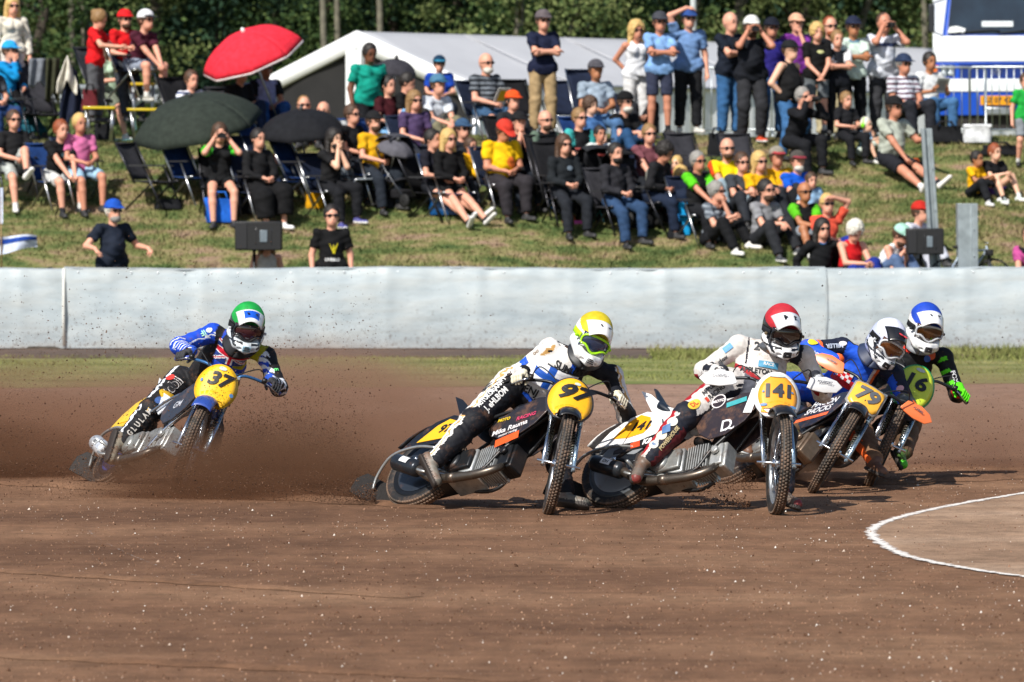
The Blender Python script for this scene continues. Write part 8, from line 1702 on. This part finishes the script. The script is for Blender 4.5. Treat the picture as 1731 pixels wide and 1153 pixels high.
     hf=(.22, -1, -.34), hu=(.20, 0, 1), boot='#3a5a26', toe='#4ac21e', helm=dict(shell='#e0e0de', chin='#e6e6e4', cover='#1240b0', peak='#eceef0', trim='#c9ccce', lens='#4a2c10', gframe='#b9bcc0', strap='#1a1b1e', vent='#4a4c50', outr='#2a2b2e'),
     decals=[('chest', ('oval', .07, .09), (.10, .40), 0, '#d8603a', 20), ('chest', ('oval', .05, .06), (.09, .36), 0, '#3a6ac8', 20), ('upL', 'FOX', (.6, -.3, 0), .05, '#c9ccd0', 0)]),
]
for cf in RACE:
    bike(cf); rider(cf)
    print('LENS', cf['num'], [round(x, 2) for x in cf['lens']])
# the white streaks on the long leathers end here; second front rider foot shadows come from the sun
# ================================================================== thrown soil
def spray(name, label, n, src, dirv, spread, length, up_, size, seed, mats, mi=0, power=1.6):
    r = np.random.default_rng(seed); t = r.random(n) ** power; L_ = length * t; d = Vector(dirv).normalized(); s_ = Vector((-d.y, d.x, 0))
    a = r.normal(0, 1, n); b = np.abs(r.normal(0, 1, n))
    X = src[0] + d.x * L_ + s_.x * a * spread * (.15 + t); Y = src[1] + d.y * L_ + s_.y * a * spread * (.15 + t); Z = src[2] + b * up_ * (.12 + t * (1 - .35 * t)) * 1.0
    sz = np.minimum(size * r.lognormal(0, .55, n), size * 4); return crumbs(name, np.stack([X, Y, np.abs(Z) + sz], 1), sz, mats, np.full(n, mi), label, 'soil')
def clod2(n, b, new, L):
    g = new('ShaderNodeNewGeometry'); c = ramp(n, [(0, '#35251c'), (.6, '#5a4132'), (1, '#7a5c48')], g.outputs['Random Per Island'], new, L)
    L(c, b.inputs['Base Color']); b.inputs['Roughness'].default_value = .95; b.inputs['Specular IOR Level'].default_value = .1
M_clod = node_mat('dark_soil_clods', clod2)  # thrown crumbs use darker browns than those lying on the track
spray('flying_soil', 'brown soil crumbs thrown up behind the rear wheel of motorcycle 37', 6000, (-3.05, 38.5, .03), (-1, .45, 0), .35, 2.6, .42, .0018, 1, [M_clod])
spray('flying_soil', 'dense spray of soil crumbs beside the front wheel of motorcycle 37', 30000, (-.90, 36.6, .02), (-1, .75, 0), .40, 1.55, .55, .0019, 2, [M_clod], 0, .9)
spray('flying_soil', 'soil crumbs flying from the rear wheel of motorcycle 97', 14000, (-.95, 35.9, .02), (-1, .22, 0), .25, 3.2, .42, .0019, 3, [M_clod], 0, 1.4)
spray('flying_soil', 'small puff of crumbs left of the front wheel of motorcycle 141', 900, (1.62, 35.3, .02), (-1, .3, 0), .12, .45, .16, .0030, 4, [M_clod])
spray('flying_soil', 'soil crumbs thrown between motorcycles 141 and 79', 5000, (1.75, 37.5, .02), (-1, .5, 0), .5, 1.6, .35, .0020, 5, [M_clod], 0, 1.1)
spray('flying_soil', 'soil crumbs hanging behind the last motorcycle at the right', 1800, (2.6, 39.2, .02), (1, .5, 0), .6, 1.7, .45, .0020, 6, [M_clod], 0, .8)
# high specks across the barrier
n = 9000; X = np.concatenate([rng.uniform(-4.6, -1.0, 7600), rng.uniform(-1.2, 4.0, 1400)]); Y = rng.uniform(36, 43, n); Z = .35 + np.abs(rng.normal(0, .5, n)); Z = np.minimum(Z, 1.75 + .1 * rng.random(n))
sz = np.minimum(.0026 * rng.lognormal(0, .55, n), .008); crumbs('flying_specks', np.stack([X, Y, Z], 1), sz, [M_clod], np.zeros(n, int), 'dark specks of soil in the air in front of the barrier', 'soil')
# ------------------------------------------------------------------ dust: low clouds of real volume
def dust(name, label, c, r_, dens, col, sc, seed, rot=0.0, hard=.35):
    m = bpy.data.materials.new('dust_cloud'); m.use_nodes = True; n = m.node_tree; n.nodes.clear(); new, L = n.nodes.new, n.links.new
    o_ = new('ShaderNodeOutputMaterial'); v = new('ShaderNodeVolumePrincipled'); L(v.outputs[0], o_.inputs['Volume']); v.inputs['Color'].default_value = lin(col); v.inputs['Anisotropy'].default_value = .2
    tc = new('ShaderNodeTexCoord'); nz = new('ShaderNodeTexNoise'); nz.inputs['Scale'].default_value = sc; nz.inputs['Detail'].default_value = 3; nz.inputs['Roughness'].default_value = .6; nz.noise_dimensions = '4D'; nz.inputs['W'].default_value = seed
    mp = new('ShaderNodeMapping'); mp.inputs['Scale'].default_value = (1.2, 1, 2.2); L(tc.outputs['Object'], mp.inputs[0]); L(mp.outputs[0], nz.inputs['Vector'])
    ln = new('ShaderNodeVectorMath'); ln.operation = 'LENGTH'; L(tc.outputs['Object'], ln.inputs[0])
    fo = new('ShaderNodeMapRange'); fo.interpolation_type = 'SMOOTHSTEP'; fo.inputs['From Min'].default_value = 1.0; fo.inputs['From Max'].default_value = .15; L(ln.outputs['Value'], fo.inputs['Value'])
    nr = new('ShaderNodeMapRange'); nr.inputs['From Min'].default_value = hard; nr.inputs['From Max'].default_value = .75; L(nz.outputs['Fac'], nr.inputs['Value'])
    mu = new('ShaderNodeMath'); mu.operation = 'MULTIPLY'; L(fo.outputs[0], mu.inputs[0]); L(nr.outputs[0], mu.inputs[1]); m2 = new('ShaderNodeMath'); m2.operation = 'MULTIPLY'; m2.inputs[1].default_value = dens; L(mu.outputs[0], m2.inputs[0]); L(m2.outputs[0], v.inputs['Density'])
    mb = MB(); mb.ell((0, 0, 0), 1.0, nu=24, nv=14, z0=-.98, z1=.98); k = len(mb.v); mb.f.append(tuple(range(23, -1, -1))); mb.m.append(0); mb.f.append(tuple(range(k - 24, k))); mb.m.append(0)
    o = mb.build(name, m); o.location = c; o.scale = r_; o.rotation_euler = (0, 0, rot); tag(o, label, 'dust', kind='stuff'); return o
DC = '#c9a58c'
dust('dust', 'brown dust trailing behind motorcycle 37 at the left edge', (-4.3, 40.2, .30), (2.4, 1.5, .72), 6.5, '#c09a80', 1.6, 1.0, 0, .30)
dust('dust', 'brown dust cloud hanging between motorcycles 37 and 97', (-1.7, 40.4, .34), (2.4, 1.5, .78), 6.5, DC, 1.6, 2.0, 0, .30)
dust('dust', 'dense soil spray at the rear wheel of motorcycle 97', (-1.85, 36.8, .06), (1.45, .55, .50), 19.0, '#9a765c', 2.4, 3.0, -.12, .28)
dust('dust', 'dark soil spray around the front wheel of motorcycle 37', (-1.50, 38.0, .14), (.90, .55, .50), 9.0, '#a8846a', 2.4, 4.0, 0, .28)
dust('dust', 'low brown dust rolling away from the rear wheel of motorcycle 37', (-4.25, 39.5, .10), (1.2, .6, .50), 14.0, '#9a765c', 2.4, 7.0, 0, .28)
dust('dust', 'dust between motorcycles 141 and 79', (1.75, 38.9, .12), (1.1, .7, .42), 6.0, DC, 2.4, 5.0, 0, .3)
dust('dust', 'thin dust behind the last motorcycle at the right', (3.7, 41.2, .24), (2.0, 1.4, .70), 2.2, DC, 1.8, 6.0, 0, .3)
